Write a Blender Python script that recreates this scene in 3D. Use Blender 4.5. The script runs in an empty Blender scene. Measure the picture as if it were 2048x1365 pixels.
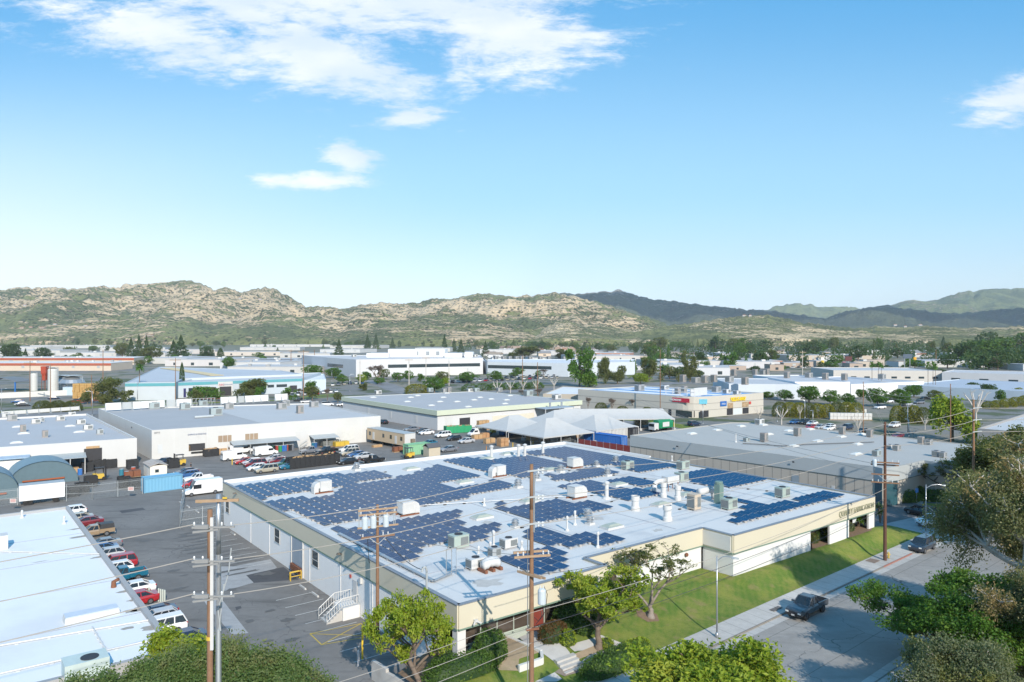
import bpy, math, random
from mathutils import Vector, Matrix, noise
R = random.Random(7)
SC = bpy.context.scene
COL = SC.collection
# ---------------------------------------------------------------- camera model (photo pixels 2048x1365)
F, CX, HY, CH = 1460.0, 1024.0, 672.0, 29.1
FR = dict(a=(0,540,2.9257), b=(650,560,2.9257), c=(1300,560,2.738), d=(0,780,4.876), e=(200,780,3.4133), f=(0,1000,3.74),
          g=(400,880,3.4133), h=(900,860,3.4133), i=(1350,860,2.934), j=(700,1100,3.1508), k=(1250,1080,2.5664), l=(680,780,3.3032),
          m=(400,940,4.55), n=(1400,900,4.55), o=(1700,820,5.25), p=(1640,1080,4.789), r=(1250,830,4.0157), s=(1320,770,9.309),
          t=(1460,780,4.6545), u=(920,800,6.0235), w=(980,1180,6.0235), q1=(440,940,7.314), q2=(640,1020,7.314), q3=(700,900,5.689),
          q4=(960,1040,6.827), q5=(960,880,5.12), q6=(1340,910,4.876), q7=(1100,960,5.689), x=(0,680,8.533), y=(340,740,12.8))
def Q(fr, x, y):
    X, Y, s = FR[fr]; return (X + x/s, Y + y/s)
def P(x, y, z=0.0):
    d = F*(CH - z)/(y - HY); return Vector(((x - CX)/F*d, d, z))
def PF(fr, x, y, z=0.0): return P(*Q(fr, x, y), z)
def PD(x, y, d): return Vector(((x - CX)/F*d, d, CH - (y - HY)/F*d))
def px(v): return (CX + F*v[0]/v[1], HY + F*(CH - v[2])/v[1])
# building frame: origin = near corner of the main building, A away-left, B away-right
N0 = Vector((-4.5, 61.1, 0)); A = Vector((-0.613, 0.790, 0)); B = Vector((0.790, 0.613, 0))
def W(a, b, z=0.0): v = N0 + A*a + B*b; return Vector((v.x, v.y, z))
def AB(v): r = Vector((v[0], v[1], 0)) - N0; return (r.dot(A), r.dot(B))
RB = math.atan2(B.y, B.x); RA = math.atan2(A.y, A.x)
# ---------------------------------------------------------------- mesh builder
class MB:
    def __init__(s): s.v = []; s.f = []; s.m = []
    def face(s, pts, mi=0):
        n = len(s.v); s.v += [tuple(p) for p in pts]; s.f.append(tuple(range(n, n+len(pts)))); s.m.append(mi)
    def add(s, vs, fs, mi=0):
        n = len(s.v); s.v += [tuple(p) for p in vs]
        for f in fs: s.f.append(tuple(n+i for i in f)); s.m.append(mi)
    def box(s, c, sz, rz=0.0, mi=0, top=None, taper=1.0, M=None):
        x, y, z = sz[0]/2, sz[1]/2, sz[2]/2; t = taper
        vs = [(-x,-y,-z),(x,-y,-z),(x,y,-z),(-x,y,-z),(-x*t,-y*t,z),(x*t,-y*t,z),(x*t,y*t,z),(-x*t,y*t,z)]
        m = M if M is not None else Matrix.Rotation(rz, 3, 'Z')
        c = Vector(c); vs = [m @ Vector(p) + c for p in vs]
        n = len(s.v); s.v += [tuple(p) for p in vs]
        for k, f in enumerate([(0,3,2,1),(4,5,6,7),(0,1,5,4),(1,2,6,5),(2,3,7,6),(3,0,4,7)]):
            s.f.append(tuple(n+i for i in f)); s.m.append(top if (top is not None and k == 1) else mi)
    def bar(s, p, q, w, h=None, mi=0, up=(0,0,1)):
        p, q = Vector(p), Vector(q); d = q - p; L = d.length
        if L < 1e-6: return
        x = d/L; u = Vector(up)
        if abs(x.dot(u)) > .99: u = Vector((0,1,0))
        y = u.cross(x).normalized(); z = x.cross(y)
        s.box((p+q)/2, (L, w, h or w), M=Matrix((x, y, z)).transposed(), mi=mi)
    def prism(s, poly, z0, z1, mi=0, top=None, bot=True):
        n = len(poly); area = sum(poly[i][0]*poly[(i+1)%n][1]-poly[(i+1)%n][0]*poly[i][1] for i in range(n))
        if area < 0: poly = poly[::-1]
        k = len(s.v); s.v += [(p[0],p[1],z0) for p in poly] + [(p[0],p[1],z1) for p in poly]
        for i in range(n):
            j = (i+1)%n; s.f.append((k+i,k+j,k+n+j,k+n+i)); s.m.append(mi)
        s.f.append(tuple(k+n+i for i in range(n))); s.m.append(mi if top is None else top)
        if bot: s.f.append(tuple(k+i for i in range(n-1,-1,-1))); s.m.append(mi)
    def tube(s, p, q, r0, r1=None, n=8, mi=0, caps=True):
        p, q = Vector(p), Vector(q); r1 = r0 if r1 is None else r1
        d = q-p
        if d.length < 1e-6: return
        x = d.normalized(); u = Vector((0,0,1)) if abs(x.z) < .9 else Vector((1,0,0))
        a = u.cross(x).normalized(); b = x.cross(a); k = len(s.v)
        for c, r in ((p, r0), (q, r1)):
            for i in range(n):
                t = 2*math.pi*i/n; s.v.append(tuple(c + a*math.cos(t)*r + b*math.sin(t)*r))
        for i in range(n):
            j = (i+1)%n; s.f.append((k+i,k+j,k+n+j,k+n+i)); s.m.append(mi)
        if caps:
            s.f.append(tuple(k+i for i in range(n-1,-1,-1))); s.m.append(mi)
            s.f.append(tuple(k+n+i for i in range(n))); s.m.append(mi)
    def path(s, pts, r, n=6, mi=0):
        for i in range(len(pts)-1): s.tube(pts[i], pts[i+1], r if not callable(r) else r(i), r if not callable(r) else r(i+1), n, mi, caps=(i in (0, len(pts)-2)))
    def lathe(s, c, prof, n=14, mi=0, axis='Z'):
        c = Vector(c); k = len(s.v); m = len(prof)
        for r, z in prof:
            for i in range(n):
                t = 2*math.pi*i/n; o = Vector((r*math.cos(t), r*math.sin(t), z))
                if axis == 'Y': o = Vector((o.x, o.z, o.y))
                if axis == 'X': o = Vector((o.z, o.x, o.y))
                s.v.append(tuple(c+o))
        for a in range(m-1):
            for i in range(n):
                j = (i+1)%n; s.f.append((k+a*n+i,k+a*n+j,k+(a+1)*n+j,k+(a+1)*n+i)); s.m.append(mi)
        s.f.append(tuple(k+i for i in range(n-1,-1,-1))); s.m.append(mi)
        s.f.append(tuple(k+(m-1)*n+i for i in range(n))); s.m.append(mi)
    def loft(s, secs, mi=0, caps=True, mis=None):
        n = len(secs[0]); k = len(s.v)
        for sec in secs: s.v += [tuple(p) for p in sec]
        for a in range(len(secs)-1):
            for i in range(n):
                j = (i+1)%n; s.f.append((k+a*n+i,k+a*n+j,k+(a+1)*n+j,k+(a+1)*n+i)); s.m.append(mis[i] if mis else mi)
        if caps:
            s.f.append(tuple(k+i for i in range(n-1,-1,-1))); s.m.append(mi)
            L = len(secs)-1; s.f.append(tuple(k+L*n+i for i in range(n))); s.m.append(mi)
    def mesh(s, name, mats, off=None, smooth=False):
        me = bpy.data.meshes.new(name)
        v = s.v if off is None else [(p[0]-off[0], p[1]-off[1], p[2]-off[2]) for p in s.v]
        me.from_pydata(v, [], s.f)
        for m in (mats if isinstance(mats, (list, tuple)) else [mats]): me.materials.append(m)
        me.polygons.foreach_set('material_index', s.m)
        if smooth: me.polygons.foreach_set('use_smooth', [True]*len(s.f))
        me.update(); return me
    def build(s, name, mats, parent=None, loc=None, smooth=False, bevel=0):
        off = None
        if parent is not None: off = world_loc(parent)
        elif loc is not None: off = Vector(loc)
        o = bpy.data.objects.new(name, s.mesh(name, mats, off, smooth)); COL.objects.link(o)
        if parent is not None: o.parent = parent
        elif loc is not None: o.location = loc
        if bevel:
            b = o.modifiers.new('bevel', 'BEVEL'); b.width = bevel; b.segments = 2; b.limit_method = 'ANGLE'
        return o
def world_loc(o):
    v = Vector((0,0,0))
    while o is not None: v = v + o.location; o = o.parent
    return v
def tag(o, label=None, cat=None, group=None, kind=None):
    if label: o['label'] = label
    if cat: o['category'] = cat
    if group: o['group'] = group
    if kind: o['kind'] = kind
    return o
def empty(name, loc, label=None, cat=None, group=None, rz=0.0):
    o = bpy.data.objects.new(name, None); o.empty_display_size = .5; COL.objects.link(o)
    o.location = loc; o.rotation_euler.z = rz
    return tag(o, label, cat, group)
def dup(o, loc=None, rz=None, label=None, group=None, color=None, parent=None, scale=None, cat=None):
    c = o.copy(); COL.objects.link(c)
    if parent is not None: c.parent = parent
    if loc is not None: c.location = loc
    if rz is not None: c.rotation_euler = (0, 0, rz)
    if scale is not None: c.scale = scale if isinstance(scale, (tuple, list)) else (scale,)*3
    if color is not None: c.color = (*color, 1)
    tag(c, label, cat, group)
    for ch in o.children: dup(ch, parent=c, color=color)
    return c
def recolor(o, color):
    o.color = (*color, 1)
    for ch in o.children: recolor(ch, color)
def place(proto, loc, rz, label, group, color=None, cat=None, scale=None):
    """first use moves the prototype itself, later ones copy it"""
    if not proto.get('_used'):
        proto['_used'] = 1; o = proto; o.location = loc; o.rotation_euler.z = rz
        if scale is not None: o.scale = scale if isinstance(scale, (tuple, list)) else (scale,)*3
        if color is not None: recolor(o, color)
        tag(o, label, cat, group); return o
    return dup(proto, loc, rz, label, group, color, cat=cat, scale=scale)
# ---------------------------------------------------------------- materials
class NT:
    def __init__(s, nt): s.nt = nt
    def n(s, t, **kw):
        nd = s.nt.nodes.new(t)
        ins = kw.pop('ins', {})
        for k, v in kw.items(): setattr(nd, k, v)
        for k, v in ins.items(): s.put(nd.inputs[k], v)
        return nd
    def put(s, sock, v):
        if isinstance(v, bpy.types.NodeSocket): s.nt.links.new(v, sock)
        elif isinstance(v, bpy.types.Node): s.nt.links.new(v.outputs[0], sock)
        else:
            if isinstance(v, tuple):
                if sock.type == 'RGBA' and len(v) == 3: v = (*v, 1)
                if sock.type == 'VECTOR' and len(v) == 4: v = v[:3]
            sock.default_value = v
    def math(s, op, a, b=0.0, c=0.0, clamp=False):
        nd = s.n('ShaderNodeMath', operation=op, use_clamp=clamp); s.put(nd.inputs[0], a); s.put(nd.inputs[1], b); s.put(nd.inputs[2], c); return nd.outputs[0]
    def mix(s, f, a, b, mode='MIX'):
        nd = s.n('ShaderNodeMix', data_type='RGBA', blend_type=mode); s.put(nd.inputs[0], f)
        s.put(nd.inputs[6], a if not isinstance(a, tuple) else (*a[:3], 1)); s.put(nd.inputs[7], b if not isinstance(b, tuple) else (*b[:3], 1)); return nd.outputs[2]
    def noise(s, vec, scale, detail=4, rough=.55, dist=0.0, d='3D'):
        nd = s.n('ShaderNodeTexNoise', noise_dimensions=d); s.put(nd.inputs['Vector'], vec)
        nd.inputs['Scale'].default_value = scale; nd.inputs['Detail'].default_value = detail; nd.inputs['Roughness'].default_value = rough; nd.inputs['Distortion'].default_value = dist
        return nd.outputs[0]
    def sstep(s, x, lo, hi):
        nd = s.n('ShaderNodeMapRange', interpolation_type='SMOOTHSTEP'); s.put(nd.inputs[0], x); s.put(nd.inputs[1], lo); s.put(nd.inputs[2], hi); return nd.outputs[0]
def newmat(name):
    m = bpy.data.materials.new(name); m.use_nodes = True; nt = m.node_tree; nt.nodes.clear()
    g = NT(nt); out = g.n('ShaderNodeOutputMaterial'); return m, g, out
def obj_co(g): return g.n('ShaderNodeTexCoord').outputs['Object']
def geo_co(g): return g.n('ShaderNodeNewGeometry').outputs['Position']
MATS = {}
def pm(name, col=(.5,.5,.5), rough=.6, metal=0.0, var=.12, scale=1.5, dirt=0.0, dirtcol=(.18,.15,.12), dscale=.35, bump=0.0, objcol=False, spec=.5, coat=0.0, island=0.0, stripes=None, bscale=None):
    if name in MATS: return MATS[name]
    m, g, out = newmat(name); MATS[name] = m
    b = g.n('ShaderNodeBsdfPrincipled'); g.put(out.inputs[0], b.outputs[0])
    co = obj_co(g)
    base = g.n('ShaderNodeObjectInfo').outputs['Color'] if objcol else (*col, 1)
    n1 = g.noise(co, scale, 5)
    fac = g.math('MULTIPLY_ADD', n1, 2*var, 1-var)
    if island:
        ri = g.n('ShaderNodeNewGeometry').outputs['Random Per Island']
        fac = g.math('MULTIPLY', fac, g.math('MULTIPLY_ADD', ri, 2*island, 1-island))
    vm = g.n('ShaderNodeVectorMath', operation='SCALE'); g.put(vm.inputs[0], base); g.put(vm.inputs['Scale'], fac); c = vm.outputs[0]
    if stripes:                    # panel joints: (axis, period, width, darkness)
        ax, per, wd, dk = stripes
        sp = g.n('ShaderNodeSeparateXYZ', ins={0: co}).outputs[ax]
        fr = g.math('FRACT', g.math('DIVIDE', sp, per))
        c = g.mix(g.math('MULTIPLY', g.math('LESS_THAN', fr, wd/per), dk), c, (.05,.05,.05))
    if dirt:
        d1 = g.noise(co, dscale, 6, .65)
        c = g.mix(g.math('MULTIPLY', g.sstep(d1, .5, .75), dirt), c, dirtcol)
    g.put(b.inputs['Base Color'], c); b.inputs['Roughness'].default_value = rough; b.inputs['Metallic'].default_value = metal
    b.inputs['Specular IOR Level'].default_value = spec
    if coat: b.inputs['Coat Weight'].default_value = coat; b.inputs['Coat Roughness'].default_value = .05
    if bump:
        bp = g.n('ShaderNodeBump'); bp.inputs['Strength'].default_value = bump; bp.inputs['Distance'].default_value = .05
        g.put(bp.inputs['Height'], g.noise(co, bscale or scale*8, 4)); g.put(b.inputs['Normal'], bp.outputs[0])
    return m
def leafmat(name, c1, c2, c3=None, trans=.35, rough=.55):
    if name in MATS: return MATS[name]
    m, g, out = newmat(name); MATS[name] = m
    ri = g.n('ShaderNodeNewGeometry').outputs['Random Per Island']
    co = obj_co(g)
    c = g.mix(ri, c1, c2)
    if c3: c = g.mix(g.sstep(g.noise(co, .35, 3), .5, .68), c, c3)
    d = g.n('ShaderNodeBsdfPrincipled', ins={'Base Color': c, 'Roughness': rough}); d.inputs['Specular IOR Level'].default_value = .3
    t = g.n('ShaderNodeBsdfTranslucent', ins={'Color': g.mix(.5, c, (.35,.45,.05))})
    mx = g.n('ShaderNodeMixShader', ins={0: trans}); g.put(mx.inputs[1], d.outputs[0]); g.put(mx.inputs[2], t.outputs[0])
    g.put(out.inputs[0], mx.outputs[0]); return m
def glassmat(name, col=(.02,.03,.035), rough=.08, var=.5):
    if name in MATS: return MATS[name]
    m, g, out = newmat(name); MATS[name] = m
    b = g.n('ShaderNodeBsdfPrincipled'); g.put(out.inputs[0], b.outputs[0])
    n = g.noise(obj_co(g), .9, 3)
    g.put(b.inputs['Base Color'], g.mix(g.math('MULTIPLY', n, var), col, tuple(min(1, c*3+.02) for c in col)))
    b.inputs['Roughness'].default_value = rough; b.inputs['Specular IOR Level'].default_value = .8
    return m
paint = pm('car_paint', objcol=True, rough=.28, var=.04, coat=.8, spec=.5)
wallcol = pm('painted_wall', objcol=True, rough=.8, var=.07, scale=.25, dirt=.10, dscale=.12, dirtcol=(.3,.28,.25))
roofcol = pm('flat_roof', objcol=True, rough=.85, var=.10, scale=.12, dirt=.3, dscale=.06, dirtcol=(.35,.33,.31))
white_paint = pm('white_paint', (.60,.60,.58), .7, var=.06, scale=.4, dirt=.15, dscale=.25, dirtcol=(.5,.47,.42))
cream = pm('cream_fascia', (.57,.525,.41), .75, var=.05, scale=.3, bump=.15, bscale=6)
greentrim = pm('green_trim', (.17,.25,.20), .6)
coping = pm('coping_metal', (.25,.27,.30), .45, .3)
galv = pm('galvanised_metal', (.45,.47,.49), .38, .7, var=.15, scale=3)
galvgrey = pm('grey_painted_metal', (.42,.45,.46), .5, .2, var=.1, scale=2)
unitwhite = pm('white_sheet_metal', (.56,.56,.55), .5, .0, var=.08, scale=2, dirt=.15, dscale=1)
unitgrey = pm('grey_sheet_metal', (.36,.36,.36), .5, .2, var=.15, scale=2)
unitgreen = pm('pale_green_sheet_metal', (.38,.45,.40), .5, .1, var=.12, scale=2, dirt=.3, dscale=1.2)
unittan = pm('tan_sheet_metal', (.50,.42,.33), .6, .0, var=.15, scale=2, dirt=.2, dscale=1)
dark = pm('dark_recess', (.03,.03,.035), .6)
black = pm('black_paint', (.025,.026,.03), .45)
rust = pm('rusty_steel', (.22,.09,.05), .8, .2, var=.3, scale=5)
rubber = pm('tyre_rubber', (.02,.02,.02), .8)
rimm = pm('wheel_rim', (.35,.36,.38), .3, .8)
redlens = pm('red_lens', (.35,.02,.02), .2)
clearlens = pm('clear_lens', (.75,.75,.72), .15)
glass = glassmat('window_glass')
carglass = glassmat('car_glass', (.012,.015,.018), .05, .2)
brownglass = glassmat('bronze_glass', (.045,.035,.028), .06, .6)
wood = pm('pole_wood', (.23,.13,.075), .85, var=.3, scale=4, dirt=.3, dirtcol=(.09,.05,.03), dscale=2)
woodpale = pm('crossarm_wood', (.36,.25,.16), .85, var=.25, scale=5)
timber = pm('raw_timber', (.45,.29,.15), .8, var=.3, scale=3)
cardboard = pm('crate_board', (.42,.24,.12), .8, var=.3, scale=2)
ceram = pm('insulator_grey', (.55,.57,.58), .35)
yellow = pm('yellow_paint', (.58,.39,.05), .5)
concrete = pm('concrete', (.46,.45,.43), .85, var=.14, scale=.8, dirt=.35, dirtcol=(.24,.21,.18), dscale=.5, bump=.15)
bark = pm('bark_brown', (.17,.13,.10), .9, var=.3, scale=6, bump=.4)
barkpale = pm('bark_pale', (.52,.48,.43), .8, var=.25, scale=4, dirt=.4, dirtcol=(.26,.2,.15), dscale=2)
txtgreen = pm('bronze_letters', (.33,.33,.23), .5)
def text(body, size, name, mat, parent, loc, rz, depth=.03, xs=1.0, bold=0.0):
    """lettering as a mesh part standing on a wall: rz = direction the text runs, facing right of it"""
    cu = bpy.data.curves.new(name, 'FONT'); cu.body = body; cu.size = size; cu.extrude = depth; cu.offset = bold; cu.align_x = 'CENTER'
    t = bpy.data.objects.new(name, cu); COL.objects.link(t)
    dg = bpy.context.evaluated_depsgraph_get(); me = bpy.data.meshes.new_from_object(t.evaluated_get(dg)); COL.objects.unlink(t); bpy.data.objects.remove(t)
    me.materials.clear(); me.materials.append(mat)
    o = bpy.data.objects.new(name, me); COL.objects.link(o); o.parent = parent
    o.location = Vector(loc) - world_loc(parent); o.rotation_euler = (math.pi/2, 0, rz); o.scale = (xs, 1, 1)
    return o
# ---------------------------------------------------------------- camera, sun, sky
cam = bpy.data.cameras.new('camera'); co_ = bpy.data.objects.new('camera', cam); COL.objects.link(co_)
co_.location = (0, 0, CH); co_.rotation_euler = (math.pi/2, 0, 0); cam.sensor_width = 36; cam.lens = 36*F/2048
cam.shift_y = -(682.5-HY)/2048; cam.clip_end = 60000; cam.clip_start = .5; SC.camera = co_
SUN_EL = math.radians(30); sd = Vector((.37, -.93, 0)).normalized()      # towards the sun, horizontally
sv = Vector((sd.x*math.cos(SUN_EL), sd.y*math.cos(SUN_EL), math.sin(SUN_EL)))
sl = bpy.data.lights.new('sun', 'SUN'); sl.energy = 3.5; sl.angle = math.radians(.53); sl.color = (1, .91, .79)
so = bpy.data.objects.new('sun', sl); COL.objects.link(so); so.rotation_euler = sv.to_track_quat('Z', 'Y').to_euler(); so.location = (0, 0, 80)
wd = bpy.data.worlds.new('World'); SC.world = wd; wd.use_nodes = True; nt = wd.node_tree; nt.nodes.clear(); g = NT(nt)
out = g.n('ShaderNodeOutputWorld'); bg = g.n('ShaderNodeBackground'); g.put(out.inputs[0], bg.outputs[0])
sky = g.n('ShaderNodeTexSky', sky_type='NISHITA', sun_disc=False, sun_elevation=SUN_EL, sun_rotation=math.atan2(sd.x, sd.y))
sky.air_density = 1.25; sky.dust_density = .6; sky.ozone_density = 2.0
dirn = g.n('ShaderNodeTexCoord').outputs['Generated']
sx = g.n('ShaderNodeSeparateXYZ', ins={0: dirn})
yy = g.math('MAXIMUM', g.math('ABSOLUTE', sx.outputs[1]), .05)
U = g.math('DIVIDE', sx.outputs[0], yy); V = g.math('DIVIDE', sx.outputs[2], yy)
uv = g.n('ShaderNodeCombineXYZ', ins={0: U, 1: V}).outputs[0]
def ell(cx, cy, rx, ry, rot=0):          # falloff 1 at the centre, 0 at the rim
    u0, v0 = (cx-CX)/F, (HY-cy)/F; c, s = math.cos(rot), math.sin(rot)
    du = g.math('SUBTRACT', U, u0); dv = g.math('SUBTRACT', V, v0)
    x = g.math('DIVIDE', g.math('ADD', g.math('MULTIPLY', du, c), g.math('MULTIPLY', dv, s)), rx/F)
    y = g.math('DIVIDE', g.math('SUBTRACT', g.math('MULTIPLY', dv, c), g.math('MULTIPLY', du, s)), ry/F)
    return g.math('SUBTRACT', 1.0, g.math('SQRT', g.math('ADD', g.math('MULTIPLY', x, x), g.math('MULTIPLY', y, y))))
ells = [ell(640,-40,680,225,-.05), ell(330,60,330,110,-.28), ell(640,110,330,120,-.35), ell(1010,60,260,150,0), ell(630,362,165,26,0), ell(700,310,95,42,-.3), ell(2075,185,220,62,.25), ell(830,236,110,28,.1)]
shp = ells[0]
for e_ in ells[1:]: shp = g.math('MAXIMUM', shp, e_)
shp = g.math('MAXIMUM', shp, -1.5)
mp = g.n('ShaderNodeMapping'); g.put(mp.inputs[0], uv); mp.inputs['Rotation'].default_value = (0,0,.5); mp.inputs['Scale'].default_value = (1.0,3.4,1)
n1 = g.noise(mp.outputs[0], 5.0, 10, .66, .4); n2 = g.noise(mp.outputs[0], 26.0, 8, .7, .3)
den = g.math('ADD', g.math('MULTIPLY', shp, .5), g.math('ADD', g.math('MULTIPLY', n1, 1.1), g.math('MULTIPLY', n2, .6)))
cf = g.math('MULTIPLY', g.sstep(den, .88, 1.24), .88)
n3 = g.noise(mp.outputs[0], 3.2, 5, .5)
SKYG = 1.0
skc = g.n('ShaderNodeHueSaturation', ins={'Saturation': 1.12, 'Value': 1.0, 'Color': sky.outputs[0]}).outputs[0]
ccol = g.mix(g.sstep(n3, .35, .65), (4.9,5.6,6.7), (7.0,7.05,7.1))
t1 = g.sstep(V, .0, .2); t2 = g.sstep(V, .16, .50)
grad = g.mix(t1, (5.3,6.5,7.3), (2.45,4.75,6.7)); grad = g.mix(t2, grad, (.62,2.85,5.6))
lw = g.math('MULTIPLY', g.sstep(g.math('ADD', U, g.math('MULTIPLY', V, .9)), .15, -.75), g.math('SUBTRACT', 1.0, g.sstep(V, .05, .42)))
grad = g.mix(g.math('MULTIPLY', lw, .75), grad, (6.6,6.9,7.1))
skc = g.mix(.8, skc, grad)
g.put(bg.inputs['Color'], g.mix(cf, skc, ccol)); bg.inputs['Strength'].default_value = .1
SC.view_settings.view_transform = 'Standard'; SC.view_settings.look = 'None'; SC.view_settings.exposure = .72; SC.view_settings.gamma = 1
cy = SC.cycles; cy.use_denoising = True; cy.max_bounces = 5; cy.diffuse_bounces = 2; cy.glossy_bounces = 2; cy.transmission_bounces = 2; cy.volume_bounces = 0; cy.transparent_max_bounces = 12; cy.caustics_reflective = False; cy.caustics_refractive = False
try: cy.denoiser = 'OPENIMAGEDENOISE'
except Exception: pass
# ================================================================ GROUND
def asphaltmat(name, col, crack=0.0, stain=.35, joint=None):
    m, g, out = newmat(name); b = g.n('ShaderNodeBsdfPrincipled'); g.put(out.inputs[0], b.outputs[0]); b.inputs['Roughness'].default_value = .9
    co = geo_co(g)
    n1 = g.noise(co, .09, 6, .6); n2 = g.noise(co, 1.3, 6, .7); n3 = g.noise(co, 14, 3)
    v = g.math('ADD', g.math('MULTIPLY', g.math('SUBTRACT', n1, .5), .9), g.math('ADD', g.math('MULTIPLY', g.math('SUBTRACT', n2, .5), .45), g.math('MULTIPLY', g.math('SUBTRACT', n3, .5), .35)))
    f = g.math('ADD', 1.0, v)
    vm = g.n('ShaderNodeVectorMath', operation='SCALE'); vm.inputs[0].default_value = col; g.put(vm.inputs['Scale'], f); c = vm.outputs[0]
    mp = g.n('ShaderNodeMapping'); g.put(mp.inputs[0], co); mp.inputs['Rotation'].default_value = (0, 0, -RB); mp.inputs['Scale'].default_value = (.10, .55, 1)
    st = g.sstep(g.noise(mp.outputs[0], 1.0, 5, .6, .4), .52, .72)
    c = g.mix(g.math('MULTIPLY', st, stain), c, (col[0]*.45, col[1]*.45, col[2]*.45))
    if crack:
        w = g.n('ShaderNodeTexVoronoi', feature='DISTANCE_TO_EDGE'); nz = g.n('ShaderNodeTexNoise'); g.put(nz.inputs['Vector'], co); nz.inputs['Scale'].default_value = .5; nz.inputs['Detail'].default_value = 6
        wv = g.n('ShaderNodeVectorMath', operation='MULTIPLY_ADD'); g.put(wv.inputs[0], nz.outputs['Color']); wv.inputs[1].default_value = (3.5, 3.5, 0); g.put(wv.inputs[2], co)
        g.put(w.inputs['Vector'], wv.outputs[0]); w.inputs['Scale'].default_value = .14
        ck = g.math('MULTIPLY', g.math('SUBTRACT', 1.0, g.sstep(w.outputs['Distance'], .0, .010)), g.math('MULTIPLY', g.sstep(n1, .42, .55), crack))
        c = g.mix(ck, c, (.05, .05, .05))
    if joint:
        mp2 = g.n('ShaderNodeMapping'); g.put(mp2.inputs[0], co); mp2.inputs['Rotation'].default_value = (0, 0, -joint[0])
        sx_ = g.n('ShaderNodeSeparateXYZ', ins={0: mp2.outputs[0]})
        for ax, per in ((0, joint[1]), (1, joint[2])):
            if per: c = g.mix(g.math('MULTIPLY', g.math('LESS_THAN', g.math('FRACT', g.math('DIVIDE', sx_.outputs[ax], per)), joint[3]/per), .6), c, (.07, .07, .065))
    g.put(b.inputs['Base Color'], c)
    bp = g.n('ShaderNodeBump'); bp.inputs['Strength'].default_value = .25; bp.inputs['Distance'].default_value = .03; g.put(bp.inputs['Height'], n3); g.put(b.inputs['Normal'], bp.outputs[0])
    return m
m_lot = asphaltmat('lot_asphalt', (.175, .167, .158), stain=.62, crack=.45)
m_road = asphaltmat('far_road_asphalt', (.20, .20, .205))
m_street = asphaltmat('street_surface', (.27, .26, .245), crack=.75, stain=.3, joint=(RB+.04, 0, 6.2, .07))
m_walk = asphaltmat('sidewalk_concrete', (.43, .42, .40), stain=.25, joint=(RB+.04, 1.9, 0, .06))
m_kerb = asphaltmat('kerb_concrete', (.21,.195,.175), stain=.5)
m_slab = asphaltmat('slab_concrete', (.33, .33, .33), stain=.3)
m_patch = asphaltmat('patch_asphalt', (.075, .075, .08))
# urban ground that reaches the horizon
m, g, out = newmat('town_ground'); b = g.n('ShaderNodeBsdfPrincipled'); g.put(out.inputs[0], b.outputs[0]); b.inputs['Roughness'].default_value = .95
co = geo_co(g); n1 = g.noise(co, .012, 6, .65); n2 = g.noise(co, .05, 5); n3 = g.noise(co, .4, 4)
c = g.mix(g.sstep(n1, .45, .55), (.20,.20,.195), (.25,.225,.18)); c = g.mix(g.sstep(n2, .5, .6), c, (.085,.11,.05)); c = g.mix(g.math('MULTIPLY', n3, .3), c, (.1,.1,.1), 'MULTIPLY')
far = g.sstep(g.n('ShaderNodeSeparateXYZ', ins={0: co}).outputs[1], 1200, 2200)
c = g.mix(far, c, g.mix(g.sstep(n2, .4, .6), (.07,.09,.04), (.17,.16,.10)))
g.put(b.inputs['Base Color'], c); m_town = m
def sheet(name, poly, z, mat, label=None, kind='structure'):
    mb = MB(); pts = [(p[0], p[1], p[2] if z is None else z) for p in poly]
    ar = sum(pts[i][0]*pts[(i+1)%len(pts)][1]-pts[(i+1)%len(pts)][0]*pts[i][1] for i in range(len(pts)))
    if ar < 0: pts = pts[::-1]
    mb.face(pts); o = mb.build(name, mat); return tag(o, label, None, None, kind)
sheet('ground', [(-9000,-400),(9000,-400),(9000,14000),(-9000,14000)], 0, m_town)
sheet('parking_lot', [W(-8,-120), W(-8,-1.2), W(2,-1.2), W(2,110), W(60,140), W(275,160), W(275,-170), W(60,-170)], .004, m_lot)
# left lot details
def onlot(fr, pts, z, name, mat): return sheet(name, [PF(fr, x, y, 0) for x, y in pts], z, mat)
onlot('m', [(170,880),(300,880),(640,815),(700,890),(480,1030),(200,1110),(150,1000)], .008, 'concrete_slab', m_slab)
onlot('g', [(0,1060),(150,1090),(330,1320),(220,1330),(60,1150)], .009, 'drainage_strip', m_slab)
onlot('m', [(420,960),(760,885),(900,1000),(490,1030)], .012, 'asphalt_patch', m_patch)
onlot('d', [(1160,1180),(1390,1150),(1420,1170),(1190,1205)], .010, 'asphalt_patch', m_patch)
onlot('m', [(320,1250),(370,1240),(380,1260),(330,1280)], .012, 'asphalt_patch', m_patch)
m_line = pm('faded_line_paint', (.55,.55,.53), .8, var=.3, scale=3)
m_yline = pm('yellow_line_paint', (.50,.36,.06), .8, var=.3, scale=3)
def stripe(p, q, w, z, mb):
    p, q = Vector(p), Vector(q); d = (q-p).normalized(); s = Vector((-d.y, d.x, 0))*w/2
    mb.face([(p-s).to_tuple()[:2]+(z,), (q-s).to_tuple()[:2]+(z,), (q+s).to_tuple()[:2]+(z,), (p+s).to_tuple()[:2]+(z,)])
mb = MB()
for a_ in [3.5+2.75*k for k in range(21)]:
    if 30 < a_ < 40: continue
    stripe(W(a_, -.9), W(a_, -5.2), .10, .016, mb)
tag(mb.build('stall_lines', m_line), kind='structure')
mb = MB(); Lp = [PF('g', 750,1325), PF('g', 1100,1255), PF('g', 1180,1340), PF('g', 830,1400)]
for k in range(4): stripe(Lp[k], Lp[(k+1)%4], .12, .017, mb)
stripe(Lp[0], Lp[2], .12, .018, mb); stripe(Lp[1], Lp[3], .12, .019, mb)
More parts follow.
